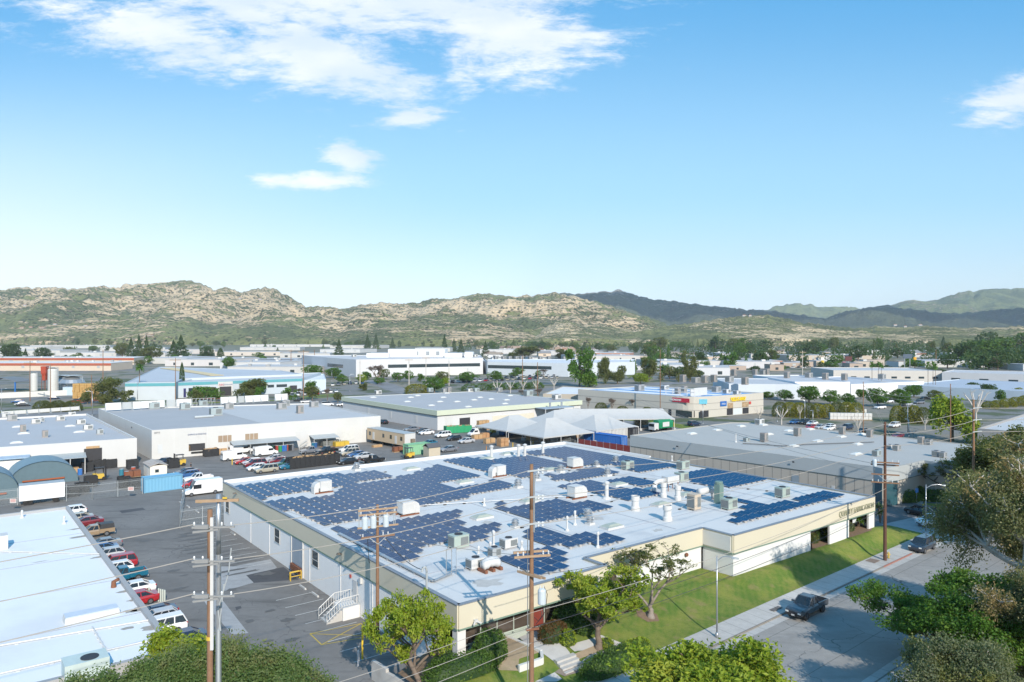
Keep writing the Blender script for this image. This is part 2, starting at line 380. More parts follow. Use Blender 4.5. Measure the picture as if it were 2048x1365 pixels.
tag(mb.build('loading_zone_lines', m_yline), kind='structure')
mb = MB(); ro = random.Random(8)             # oil-stained stalls along the wall and spots in the lot
def blot(c, rx, ry, z):
    mb.face([(c.x+B.x*math.cos(t)*rx*k+A.x*math.sin(t)*ry*k, c.y+B.y*math.cos(t)*rx*k+A.y*math.sin(t)*ry*k, z) for t, k in [(2*math.pi*i/13, ro.uniform(.6,1.25)) for i in range(13)]])
for k in range(16): blot(W(38.5+1.75*k+ro.uniform(-.4,.4), ro.uniform(-6.5,-3), 0), ro.uniform(1.2,2.6), ro.uniform(.22,.5), .0200+.0002*k)
for k in range(17): blot(W(ro.uniform(4,64), ro.uniform(-14,-2), 0), ro.uniform(.3,.9), ro.uniform(.2,.6), .0240+.0002*k)
tag(mb.build('oil_stains', pm('oil_stain', (.115,.11,.104), .7, var=.3, scale=2)), kind='structure')
# ---------------------------------------------------------------- street, sidewalks, lawn
def sw_in(b): return -7.2 + (b-12.5)*.04
def kerbL(b): return -9.76 + (b-11.6)*.041
def kerbR(b): return -22.0 + (b-27)*.04
def strip(f0, f1, b0, b1, z0, z1, mat, name, step=4.0, label=None):
    mb = MB(); n = max(1, int((b1-b0)/step)); zf0 = z0 if callable(z0) else (lambda b: z0); zf1 = z1 if callable(z1) else (lambda b: z1)
    for k in range(n):
        s, e = b0+(b1-b0)*k/n, b0+(b1-b0)*(k+1)/n
        mb.face([W(f1(s), s, zf1(s)), W(f1(e), e, zf1(e)), W(f0(e), e, zf0(e)), W(f0(s), s, zf0(s))])
    return tag(mb.build(name, mat), label, kind='structure')
ZS = .5
strip(lambda b: kerbL(b)-.05, lambda b: kerbR(b)+.05, -90, 240, ZS, ZS, m_street, 'street')
strip(lambda b: kerbL(b)-.16, lambda b: kerbL(b)-1.0, -90, 240, ZS+.012, ZS+.004, m_walk, 'street_gutter')
strip(lambda b: kerbR(b)+1.0, lambda b: kerbR(b)+.16, -90, 240, ZS+.004, ZS+.012, m_walk, 'street_gutter')
def slab(f0, f1, b0, b1, zt, zb, mat, name):
    mb = MB(); n = 24
    for k in range(n):
        s, e = b0+(b1-b0)*k/n, b0+(b1-b0)*(k+1)/n
        mb.prism([W(f1(s),s), W(f1(e),e), W(f0(e),e), W(f0(s),s)], zb, zt)
    return tag(mb.build(name, mat), kind='structure')
slab(lambda b: kerbL(b), lambda b: kerbL(b)-.15, -2, 80, ZS+.15, .2, m_kerb, 'kerb')
slab(lambda b: kerbR(b)+.15, lambda b: kerbR(b), -90, 200, ZS+.15, .2, m_kerb, 'kerb')
strip(sw_in, lambda b: kerbL(b)+.002, -3, 82, ZS+.25, ZS+.145, m_walk, 'sidewalk', 2)
strip(lambda b: kerbR(b)-.002, lambda b: kerbR(b)-2.6, -90, 200, ZS+.145, ZS+.2, m_walk, 'sidewalk', 4)
strip(lambda b: kerbR(b)-2.6, lambda b: kerbR(b)-60, -90, 200, ZS+.19, ZS+.25, pm('garden_soil', (.17,.13,.09), .95, var=.3, scale=.5, dirt=.6, dirtcol=(.07,.10,.03), dscale=.2), 'garden_ground', 8)
# red kerb near the fire hydrant
slab(lambda b: kerbL(b)+.004, lambda b: kerbL(b)-.156, 57.5, 66, ZS+.156, .3, pm('red_kerb_paint', (.30,.14,.11), .8, var=.2), 'red_kerb')
def a_wall(b): return (0.0 if b < 17.4 else 3.0 if b < 36.4 else -1.2 if b < 69.3 else -1.2 + (b-69.3)*.2)
def smooth(t): t = max(0, min(1, t)); return t*t*(3-2*t)
def zt(a, b):
    lo = sw_in(b); hi = a_wall(b); u = (a-lo)/max(.1, hi-lo)
    zhi = 1.9 if b < 60 else 1.9 + min(1, (b-60)/9)*.3
    if b > 69.3: zhi = 2.2 - (b-69.3)/8*1.35
    z = ZS+.25 + (zhi-ZS-.25)*smooth(u*1.15)
    return z + .05*noise.noise((a*.25, b*.25, 1))*min(1, max(0, u*4))
def PT(x, y, dz=0.0):
    z = 1.3
    for _ in range(12):
        v = P(x, y, z); a, b = AB(v); z = zt(a, b)
    return Vector((v.x, v.y, z+dz))
def PTF(fr, x, y, dz=0.0): return PT(*Q(fr, x, y), dz)
m, g, out = newmat('mown_grass'); b_ = g.n('ShaderNodeBsdfPrincipled'); g.put(out.inputs[0], b_.outputs[0]); b_.inputs['Roughness'].default_value = .85; b_.inputs['Specular IOR Level'].default_value = .2
co = geo_co(g); n1 = g.noise(co, .35, 6, .65); n2 = g.noise(co, 3, 5, .7); n3 = g.noise(co, 25, 3)
mp = g.n('ShaderNodeMapping'); g.put(mp.inputs[0], co); mp.inputs['Rotation'].default_value = (0,0,-RB+.9)
wv = g.n('ShaderNodeTexWave', wave_type='BANDS', bands_direction='X'); g.put(wv.inputs[0], mp.outputs[0]); wv.inputs['Scale'].default_value = .45; wv.inputs['Distortion'].default_value = 5; wv.inputs['Detail'].default_value = 3
c = g.mix(g.sstep(n1, .35, .68), (.09,.165,.025), (.215,.23,.05)); c = g.mix(g.math('MULTIPLY', wv.outputs[1], .28), c, (.21,.22,.06)); c = g.mix(g.math('MULTIPLY', g.sstep(n2, .5, .8), .6), c, (.05,.11,.015))
c = g.mix(g.math('MULTIPLY', g.sstep(g.noise(co, .6, 5), .55, .72), .6), c, (.24,.19,.09))
vm = g.n('ShaderNodeVectorMath', operation='SCALE'); g.put(vm.inputs[0], c); g.put(vm.inputs['Scale'], g.math('MULTIPLY_ADD', n3, 1.2, .4)); g.put(b_.inputs['Base Color'], vm.outputs[0])
bp = g.n('ShaderNodeBump'); bp.inputs['Strength'].default_value = .6; bp.inputs['Distance'].default_value = .08; g.put(bp.inputs['Height'], n3); g.put(b_.inputs['Normal'], bp.outputs[0]); m_grass = m
mb = MB(); nb, nu = 160, 14; gi = {}
for k in range(nb+1):
    bb = -3 + 80*k/nb
    for u in range(nu+1):
        t = u/nu; aa = sw_in(bb) + (a_wall(bb)+.1 - sw_in(bb))*t
        gi[k,u] = len(mb.v); mb.v.append(tuple(W(aa, bb, zt(aa, bb))))
for k in range(nb):
    for u in range(nu): mb.f.append((gi[k,u], gi[k+1,u], gi[k+1,u+1], gi[k,u+1])); mb.m.append(0)
tag(mb.build('front_lawn', m_grass, smooth=True), kind='structure')
m_mulch = pm('brown_mulch', (.20,.135,.085), .95, var=.35, scale=4, bump=.4)
m_drygrass = pm('dry_bare_soil', (.33,.255,.17), .95, var=.25, scale=2, dirt=.5, dirtcol=(.16,.17,.06), dscale=.7, bump=.3)
def patch(name, fr, pts, dz, mat, n=6):
    """a polygon on the front lawn, subdivided so that it follows the slope"""
    c = [Q(fr, x, y) for x, y in pts]; cx = sum(p[0] for p in c)/len(c); cy_ = sum(p[1] for p in c)/len(c); mb = MB()
    for i in range(len(c)):
        p, q = c[i], c[(i+1)%len(c)]
        for k in range(n):
            for s in range(n):
                def pt(u, v): ex, ey = p[0]+(q[0]-p[0])*u, p[1]+(q[1]-p[1])*u; return PT(cx+(ex-cx)*v, cy_+(ey-cy_)*v, dz)
                u0, u1, v0, v1 = k/n, (k+1)/n, s/n, (s+1)/n
                pts4 = [pt(u0,v1), pt(u1,v1), pt(u1,v0)] + ([] if s == 0 else [pt(u0,v0)])
                ar = (pts4[1]-pts4[0]).cross(pts4[2]-pts4[0]).z
                mb.face(pts4 if ar > 0 else pts4[::-1])
    return tag(mb.build(name, mat), kind='structure')
patch('mulch_bed', 'j', [(300,780),(520,620),(600,560),(735,560),(760,600),(640,770),(560,835),(380,835)], .03, m_mulch)
patch('bare_soil_bed', 'j', [(900,555),(985,545),(1190,650),(1065,690),(1060,765),(940,760),(860,700)], .035, m_drygrass)
patch('walkway', 'w', [(350,580),(540,505),(640,500),(860,640),(960,760),(990,870),(850,960),(770,870),(600,745),(470,690)], .05, concrete)
patch('walkway_landing', 'w', [(780,1000),(850,950),(1000,880),(1180,900),(1210,960),(900,1050)], .055, pm('wet_concrete', (.22,.18,.15), .8, var=.2))
patch('side_walkway', 'w', [(930,675),(1250,585),(1340,550),(1440,590),(1660,675),(1500,760),(1180,935),(1090,880),(1330,770),(1420,700),(1330,660),(1020,750)], .045, concrete, 4)
patch('tree_pit', 'w', [(990,790),(1260,680),(1440,690),(1330,745),(1000,870)], .06, m_drygrass)
patch('front_path', 'w', [(540,1114),(780,1000),(870,1080),(800,1114)], .05, concrete)
patch('mulch_ring', 'w', [(1760,250),(1900,240),(2010,300),(2040,380),(1900,390),(1780,320)], .03, m_mulch)
patch('mulch_bed', 'n', [(1012,745),(1180,790),(1260,800),(1330,740),(1480,680),(1585,665),(1560,735),(1400,790),(1230,830),(1120,880),(1020,905)], .04, m_mulch)
# cross driveway and the ground in front of the right building
sheet('driveway', [W(-6,77.3), W(kerbL(80)+.1,82), W(kerbL(104)+.1,104), W(12,106), W(40,84), W(40,70.2), W(8,70.2), W(-1,70.6)], ZS+.02, asphaltmat('driveway_asphalt', (.14,.138,.138)))
sheet('driveway_apron', [W(-6.2,77.4), W(kerbL(80)+.1,80), W(kerbL(104)+.1,104), W(-1,103), W(2,78)], ZS+.03, m_slab)
mb = MB()                                   # expansion of the lot grade beside the front corner
for k in range(3): pass
tag(slab(lambda b: 2.0, lambda b: kerbL(b), -20, -3.0, .03, -.3, m_slab, 'lot_entrance'), kind='structure')
# white concrete planter wall at the corner
t = empty('planter_wall', W(-2,-2,0), 'low pale concrete block planter wall at the foot of the corner by the lot', 'wall')
mb = MB(); c1, c2, c3 = PF('j',135,690,1.7), PF('j',225,760,1.5), PF('j',350,840,1.3)
for p, q_, h in ((c1,c2,1.6),(c2,c3,1.3)):
    mb.prism([(p+B*0).to_2d(), q_.to_2d(), (q_+B*.3).to_2d(), (p+B*.3).to_2d()], 0, h)
mb.build('wall', concrete, t)
t = empty('retaining_wall', PF('w',480,950,1.0), 'white low L-shaped garden wall beside the front walkway', 'wall')
mb = MB(); k = [PTF('w',345,985), PTF('w',470,960), PTF('w',630,890), PTF('w',620,770), PTF('w',190,560)]
for p, q_, in ((k[0],k[2]),(k[2],k[3]+Vector((0,0,-.1))),(k[3],k[4])):
    tp = max(p.z, q_.z)
    d = (q_-p).normalized(); s = Vector((-d.y,d.x,0))*.13
    zt_ = 1.95 if (p is k[0] or p is k[2]) else 2.0
    mb.prism([(p-s).to_2d(), (q_-s).to_2d(), (q_+s).to_2d(), (p+s).to_2d()], .4, zt_)
mb.build('wall', white_paint, t)
for k in range(3):                           # steps of the walk
    pass
t = empty('front_steps', PTF('w',880,860), 'concrete steps with a wet patch on the front walk below the entrance', 'steps')
mb = MB(); p, q_ = PTF('w',770,870), PTF('w',1000,790); dn = (PTF('w',850,960)-p); dn.z = 0; dn.normalize()
for k in range(4):
    o_ = dn*(.42*k); zz = p.z + .22 - .17*k
    mb.prism([(p+o_).to_2d(), (q_+o_).to_2d(), (q_+o_+dn*.5).to_2d(), (p+o_+dn*.5).to_2d()], .3, zz)
mb.build('treads', concrete, t)
# ================================================================ HILLS
def hillmat(name, rock, green, grass, rockamt, dots=.5, sc=1.0):
    m, g, out = newmat(name); b = g.n('ShaderNodeBsdfPrincipled'); g.put(out.inputs[0], b.outputs[0]); b.inputs['Roughness'].default_value = .95; b.inputs['Specular IOR Level'].default_value = .1
    co = geo_co(g)
    mp = g.n('ShaderNodeMapping'); g.put(mp.inputs[0], co); mp.inputs['Rotation'].default_value = (0,.28,.15); mp.inputs['Scale'].default_value = (.35,1,2.2)
    strat = g.noise(mp.outputs[0], .026*sc, 8, .7, .8)
    big = g.noise(co, .0022*sc, 4, .5); fine = g.noise(co, .075*sc, 8, .75)
    rk = g.sstep(g.math('ADD', g.math('ADD', g.math('ADD', strat, g.math('MULTIPLY', g.math('SUBTRACT', g.n('ShaderNodeSeparateXYZ', ins={0: co}).outputs[2], 110), .0004)), g.math('MULTIPLY', g.math('SUBTRACT', fine, .5), .55)), g.math('MULTIPLY', g.math('SUBTRACT', big, .5), .8)), .62-rockamt, .68-rockamt)
    vg = g.sstep(g.noise(co, .006*sc, 5, .6), .42, .58)
    c = g.mix(vg, green, grass)
    vo = g.n('ShaderNodeTexVoronoi'); g.put(vo.inputs['Vector'], co); vo.inputs['Scale'].default_value = .075*sc; vo.inputs['Randomness'].default_value = 1
    bush = g.math('MULTIPLY', g.math('SUBTRACT', 1.0, g.sstep(vo.outputs[0], .25, .5)), g.sstep(g.noise(co, .028*sc, 4), .36, .52))
    c = g.mix(rk, c, g.mix(fine, rock, tuple(min(1, x*1.5) for x in rock)))
    c = g.mix(g.math('MULTIPLY', bush, dots), c, (.035,.05,.025))
    g.put(b.inputs['Base Color'], c)
    bp = g.n('ShaderNodeBump'); bp.inputs['Strength'].default_value = 1.0; bp.inputs['Distance'].default_value = 22/sc
    g.put(bp.inputs['Height'], g.math('ADD', g.math('MULTIPLY', rk, .5), g.math('ADD', fine, g.math('MULTIPLY', strat, .8)))); g.put(b.inputs['Normal'], bp.outputs[0]); return m
def interp(prof, x):
    for (x0,y0),(x1,y1) in zip(prof, prof[1:]):
        if x0 <= x <= x1: return y0+(y1-y0)*(x-x0)/(x1-x0)
    return prof[0][1] if x < prof[0][0] else prof[-1][1]
def ridge(name, prof, D0, D1, ybase, mat, x0, x1, step, rows, amp, nsc, seed, edge=60, bulge=.75):
    """a range of hills: crest at distance D1 follows the skyline profile, foot at distance D0, with its own back slope"""
    mb = MB(); cols = int((x1-x0)/step)+1; idx = {}
    for i in range(cols):
        xp = x0+i*step; yb = interp(prof, xp) + noise.noise((xp*.07,seed,0))*4 + noise.noise((xp*.21,seed,5))*2.4
        hz = max(2, CH - (yb-HY)/F*D1); zb = max(0, CH-(ybase-HY)/F*D0)
        fade = min(1, (xp-x0)/edge, (x1-xp)/edge) if edge else 1
        for j in range(rows+1):
            v = j/rows
            if j == 0: v = 0
            if v <= .8: t = v/.8; d = D0+(D1-D0)*t; h = zb+(hz-zb)*(t**bulge)
            else: t = (v-.8)/.2; d = D1+(D1-D0)*.5*t; h = hz*(1-.7*t)
            X = (xp-CX)/F*d
            nz = noise.fractal(Vector((X*nsc+seed, d*nsc*.8, seed)), 1.0, 2.1, 6); rg = noise.ridged_multi_fractal(Vector((X*nsc*.7+seed, d*nsc*.55, 3.3)), 1.0, 2.1, 5, 1.0, 2.0)-1.0
            k = min(1, 4*v)*(1 - .72*math.exp(-((v-.8)/.06)**2))
            z = h + (nz*.6+rg*.5)*amp*k*(.35+.65*min(1, (hz-zb)/150))
            if 0 < j and v <= .8: z = min(z, max(1, CH+(hz-CH)*d/D1*(.86+.14*v/.8)) if hz > CH else z)
            idx[i,j] = len(mb.v); mb.v.append((X, d, -3 if j == 0 else max(-3, z*max(0, fade))))
    for i in range(cols-1):
        for j in range(rows): mb.f.append((idx[i,j], idx[i+1,j], idx[i+1,j+1], idx[i,j+1])); mb.m.append(0)
    return tag(mb.build(name, mat, smooth=True), kind='structure')
m_h1 = hillmat('rocky_hillside', (.74,.54,.35), (.165,.195,.09), (.29,.31,.13), .115, .85)
m_h2 = hillmat('chaparral_range', (.36,.31,.26), (.09,.115,.085), (.13,.155,.095), -.03, .6, .8)
m_h4 = hillmat('grassy_range', (.42,.34,.24), (.15,.185,.09), (.26,.29,.12), -.10, .5, .6)
m_h5 = hillmat('boulder_hill', (.74,.56,.36), (.165,.19,.085), (.30,.31,.13), .12, .8, 1.6)
r1 = [(-260,590),(-60,577),(0,580),(30,576),(60,573),(110,575),(160,578),(200,571),(240,573),(262,565),(300,567),(340,563),(375,561),(400,566),(430,580),(450,572),(470,578),(480,585),(500,580),(530,574),(560,583),(590,600),(612,613),(640,612),(690,618),(720,611),(760,605),(800,607),(840,603),(870,597),(900,599),(955,587),(1000,590),(1040,592),(1080,590),(1110,586),(1150,592),(1200,605),(1260,625),(1330,645),(1400,668)]
ridge('rocky_hills', r1, 2300, 3700, 684, m_h1, -260, 1420, 2.2, 100, 85, .0045, 5)
r2 = [(960,612),(1050,596),(1110,585),(1150,588),(1170,587),(1200,584),(1222,583),(1240,580),(1262,588),(1300,598),(1340,602),(1400,610),(1480,618),(1540,622),(1600,630),(1650,636),(1680,626),(1700,622),(1740,615),(1770,610),(1800,616),(1850,622),(1900,628),(1950,625),(2000,618),(2060,616),(2300,600)]
ridge('dark_mountain_range', r2, 4300, 6200, 676, m_h2, 930, 2320, 4, 50, 110, .0022, 9)
r3 = [(1500,622),(1533,620),(1560,611),(1600,606),(1622,610),(1640,615),(1690,613),(1712,616),(1750,622),(1800,625)]
ridge('distant_peak', r3, 8000, 9500, 668, m_h4, 1490, 1830, 4, 30, 160, .0013, 13, 20)
r4 = [(1700,640),(1775,613),(1800,605),(1820,600),(1850,602),(1880,598),(1900,590),(1920,585),(1950,582),(1980,578),(2048,577),(2300,560)]
ridge('green_mountain', r4, 7000, 8800, 668, m_h4, 1690, 2320, 4, 40, 170, .0014, 17, 30)
r5 = [(1040,668),(1090,650),(1120,640),(1200,650),(1260,660),(1330,652),(1380,647),(1435,638),(1483,632),(1530,630),(1560,635),(1600,644),(1660,652),(1720,657),(1800,660),(1900,662),(2000,668)]
ridge('boulder_hills', r5, 2000, 2700, 683, m_h5, 1030, 2020, 3, 40, 30, .008, 21)
r6 = [(640,660),(700,650),(760,640),(820,635),(860,625),(930,622),(1000,632),(1077,634),(1130,640),(1200,660),(1240,672)]
ridge('rocky_foothill', r6, 2050, 2900, 686, m_h1, 640, 1250, 3, 46, 42, .006, 27)
r7 = [(1640,670),(1700,660),(1760,652),(1800,655),(1860,652),(1930,656),(2000,655),(2060,650),(2200,650)]
ridge('suburban_hill', r7, 1900, 3000, 684, m_h5, 1640, 2220, 4, 30, 18, .008, 33)
# ================================================================ MAIN BUILDING
GM = 'units on the big white solar roof'
mb_root = empty('industrial_building', W(0,0,0), 'long low cream and white factory with a white roof covered in solar panels', 'building')
ZR, ZC, ZF = 6.35, 6.6, 4.4
plan = [(0,0),(0,17.4),(3,17.4),(3,36.4),(-1.2,36.4),(-1.2,69.2),(63.6,69.2),(65.2,0)]
def inset(a, b): return a, b
roofm = pm('white_membrane_roof', (.60,.595,.58), .7, var=.06, scale=.3, dirt=.45, dscale=.16, dirtcol=(.34,.35,.375), bump=.06, bscale=2)
m_wallw = pm('white_block_wall', (.66,.66,.65), .8, var=.05, scale=.3, dirt=.25, dscale=.25, dirtcol=(.52,.50,.47))
mb = MB()                                   # lower walls: left long wall, back, right, front solid stretches
def wall(mb, p, q, z0, z1, th=.25, mi=0, out=0.0):
    p, q = Vector((p[0], p[1])), Vector((q[0], q[1])); d = (q-p).normalized(); n = Vector((d.y, -d.x))
    a, b2 = p+n*out, q+n*out
    mb.prism([a, b2, b2-n*th, a-n*th], z0, z1, mi)
V2 = lambda a, b: W(a, b).to_2d()
wall(mb, V2(65.2,0), V2(3.4,0), -.2, ZF)
mb.build('wall', pm('shade_lifted_wall', (.80,.79,.77), .8, var=.05, scale=.3, dirt=.2, dscale=.25, dirtcol=(.60,.57,.53)), mb_root); mb = MB()  # left wall's white lightened in colour to lift its dim grazing light
wall(mb, V2(3.0,22.0), V2(3.0,36.1), .5, ZF)
wall(mb, V2(3.0,36.4), V2(-1.2,36.4), .5, ZF)
wall(mb, V2(-1.2,36.66), V2(-1.2,52.6), .5, ZF)
wall(mb, V2(-1.2,57.2), V2(-1.2,62.2), .5, ZF)
wall(mb, V2(-1.2,67.6), V2(-1.2,69.2), .5, ZF)
wall(mb, V2(-.9,69.2), V2(63.6,69.2), .1, ZF)
wall(mb, V2(63.6,69.0), V2(65.2,.3), -.2, ZF)
mb.build('wall', m_wallw, mb_root)
mb = MB()                                   # cream fascia, standing 12 cm proud
n = len(plan)
fas = [(65.2,0),(0,0),(0,17.4),(3,17.4),(3,36.4),(-1.2,36.4),(-1.2,69.2),(63.6,69.2)]
for k in range(7): wall(mb, V2(*fas[k]), V2(*fas[k+1]), ZF+.14, ZC-.09, .3, 0, .12)
mb.build('fascia', cream, mb_root)
mb = MB()
for k in range(7): wall(mb, V2(*fas[k]), V2(*fas[k+1]), ZF, ZF+.137, .34, 0, .15)
mb.build('trim_band', greentrim, mb_root)
mb = MB()
for k in range(7): wall(mb, V2(*fas[k]), V2(*fas[k+1]), ZC-.088, ZC, .42, 0, .17)
mb.build('coping', coping, mb_root)
mb = MB(); wall(mb, V2(63.6,69.2), V2(65.2,0), ZF, ZC+.25, .35, 0, 0); wall(mb, V2(40,69.28), V2(63.9,69.28), ZC-.2, ZC+.25, .35, 0, 0)
mb.build('parapet', m_wallw, mb_root)
mb = MB(); mb.prism([V2(a, b) for a, b in [(.25,.25),(.25,17.2),(3.2,17.2),(3.2,36.2),(-.95,36.2),(-.95,69),(63.4,69),(65,.25)]], ZF+.3, ZR)
mb.build('roof', roofm, mb_root)
mb = MB()                                   # soft seams of the roof membrane and low ridge strips
for a_ in (9, 20, 31, 42, 53): mb.box(W(a_, 34, ZR+.015), (68, .12, .02), RB)
for b_ in (11, 22.5, 34, 45.5, 57): mb.box(W(34, b_, ZR+.02), (.12, 58, .02), RB)
mb.build('roof_seam', pm('roof_seam', (.40,.41,.44), .8), mb_root)
# floor-level front: recessed bronze glazing under the corner, columns, red door
mb = MB()
def panel(mb, a, b0, b1, z0, z1, mi=0, th=.06): mb.prism([V2(a,b0), V2(a,b1), V2(a+th,b1), V2(a+th,b0)], z0, z1, mi)
panel(mb, 1.6, 1.6, 9.0, 2.25, ZF-.02); mb.build('shopfront_glazing', brownglass, mb_root); mb = MB(); panel(mb, 1.6, 10.7, 17.2, 2.0, ZF-.02); mb.build('shopfront_glazing', brownglass, mb_root); mb = MB(); mb.prism([V2(1.66,1.6), V2(1.66,1.66), V2(3.4,1.66), V2(3.4,1.6)], 2.25, ZF-.02)
mb.build('shopfront_glazing', brownglass, mb_root); mb = MB(); panel(mb, 3.02, 17.7, 21.9, 2.2, ZF-.02)
mb.build('shopfront_glazing', brownglass, mb_root)
mb = MB()
for b_ in (1.6, 3.4, 5.2, 7.1, 8.95, 10.75, 12.3, 13.9, 15.5, 17.0): mb.box(W(1.57, b_, 3.2), (.07, .07, 2.4), RB)
mb.box(W(1.57, 5.3, 2.2), (7.4, .09, .10), RB); mb.box(W(1.57, 14, 3.4), (6.5, .07, .06), RB); gf_ = pm('pale_green_frame', (.45,.52,.46), .5); mb.build('glazing_frame', gf_, mb_root); mb = MB()
for b_ in (19, 20.4): mb.box(W(2.98, b_, 3.2), (.07, .07, 2.4), RB)
mb.build('glazing_frame', gf_, mb_root)
mb = MB(); panel(mb, 1.55, 9.05, 10.65, 1.95, ZF-.05, 0, .1)
d_ = mb.build('door', pm('brick_red_door', (.20,.045,.035), .5), mb_root); mb = MB(); mb.box(W(1.48, 10.4, 3.0), (.05,.06,.4), RB); mb.build('handle', galv, d_)
for (a_, b_) in ((.12, .15), (.12, 17.0)):
    mb = MB(); mb.box(W(a_+.35, b_+.25, 2.9), (.85, .75, 2.98), RB); mb.build('column', m_wallw, mb_root)
mb = MB(); panel(mb, 1.8, 1.6, 17.2, .6, 2.2, 0, .2); panel(mb, 3.3, 17.4, 22, .6, 2.2, 0, .2); mb.build('base_wall', pm('pale_green_wall', (.42,.48,.43), .7), mb_root)
mb = MB(); mb.prism([V2(.02,.02), V2(.02,17.3), V2(3.6,17.3), V2(3.6,.02)], ZF+.01, ZF+.28); mb.build('soffit', cream, mb_root)
mb = MB(); panel(mb, .9, 52.6, 57.2, 1.9, ZF-.02); mb.build('shopfront_glazing', brownglass, mb_root); mb = MB(); panel(mb, .9, 62.2, 67.6, 2.0, ZF-.02); mb.build('shopfront_glazing', brownglass, mb_root)
mb = MB()
for bs_ in ((52.7,53.9,55.1,56.3),(62.3,63.6,64.9,66.2,67.5)):
    mb = MB()
    for b_ in bs_: mb.box(W(.86, b_, 3.2), (.12, .08, 2.5), RB)
    mb.build('glazing_frame', pm('bronze_frame', (.16,.11,.07), .5), mb_root)
mb = MB(); panel(mb, .4, 66.3, 67.5, 2.9, 4.0); mb.build('window_notice', pm('notice_white', (.6,.65,.7), .5), mb_root)
# left wall: windows, roll-up doorway, door, lamps
def lw_a(x, y, fr, z):                       # distance along the left wall of a photo point
    v = PF(fr, x, y, z); return AB(v)[0]
for a0, a1, z0, z1 in ((41.2, 43.0, 2.35, 4.15), (28.9, 30.7, 2.35, 4.15), (62.3, 64.0, 2.2, 4.0)):
    mb = MB(); mb.prism([V2(a0,-.02), V2(a1,-.02), V2(a1,-.06), V2(a0,-.06)], z0, z1); w_ = mb.build('window', glass, mb_root)
    mb = MB()
    for aa, zz, sa, sz in (((a0+a1)/2, z0, a1-a0+.1, .06), ((a0+a1)/2, z1, a1-a0+.1, .06), (a0-.02, (z0+z1)/2, .06, z1-z0), (a1+.02, (z0+z1)/2, .06, z1-z0), ((a0+a1)/2, z0+.75, a1-a0, .035)):
        mb.box(W(aa, -.07, zz), (.06, sa, sz), RB)
    mb.build('frame', unitwhite, w_)
mb = MB(); mb.prism([V2(33.5,-.03), V2(36.9,-.03), V2(36.9,-.09), V2(33.5,-.09)], 1.2, 4.32); rd = mb.build('rollup_door', pm('blue_grey_shutter', (.36,.42,.48), .5, .2, stripes=(2,.22,.03,.35)), mb_root)
mb = MB(); mb.box(W(37.05,-.1,2.2), (.14,.16,4.3), RB); mb.box(W(33.4,-.1,2.2), (.14,.16,4.3), RB); mb.build('frame', unitwhite, rd)
mb = MB(); mb.box(W(35.2,-.22,.75), (.3,3.3,.75), RB); mb.build('dock_bumper', rust, mb_root)
mb = MB(); mb.prism([V2(18.9,-.03), V2(19.9,-.03), V2(19.9,-.08), V2(18.9,-.08)], 1.35, 3.5); dd = mb.build('door', unitwhite, mb_root); mb = MB(); mb.box(W(19.8,-.1,2.4), (.06,.08,.2), RB); mb.build('handle', galv, dd)
mb = MB(); mb.prism([V2(9.2,-.03), V2(11.8,-.03), V2(11.8,-.09), V2(9.2,-.09)], .25, 3.4); mb.build('louvre_panel', pm('grey_louvre', (.30,.33,.36), .6, stripes=(2,.2,.06,.5)), mb_root)
for b_ in (8,15.5,23,31.5,45,52.5): 
    mb = MB(); mb.box(W(b_,-.04,2.2), (.06,.10,4.3), RB); mb.build('pilaster_joint', pm('wall_joint', (.62,.63,.64), .8), mb_root)
for a_, z_ in ((58.5, 6.0), (22.6, 5.6)):
    mb = MB(); mb.box(W(a_,-.4,z_), (.5,.35,.18), RB, taper=.7); mb.build('flood_light', pm('lamp_bronze', (.12,.10,.08), .5), mb_root)
for a_, b_ in ((-.28,1.6),(-.3,16.0)):
    mb = MB(); mb.box(W(a_, b_, 4.95), (.32,.3,.2), RB); mb.bar(W(a_-.05,b_-.1,4.9), W(a_-.3,b_-.4,4.75), .12); mb.bar(W(a_-.05,b_+.1,4.9), W(a_-.3,b_+.4,4.75), .12); mb.build('security_lamp', unitwhite, mb_root)
mb = MB(); mb.tube(W(2.86,33.2,4.0), W(2.7,33.2,4.0), .22, .22, 12); mb.build('alarm_bell', rust, mb_root)
mb = MB(); mb.box(W(17.9,-.15,3.9), (.25,.4,.6), RB); mb.build('meter_box', unitwhite, mb_root)
mb = MB(); mb.box(W(20.4,-.1,3.7), (.05,.35,.35), RB); mb.build('no_entry_sign', pm('red_sign', (.5,.08,.06), .5), mb_root)
text('QUALITY FABRICATION', 1.02, 'lettering', txtgreen, mb_root, W(-1.40, 64.0, 5.15), RB, .03, .86)
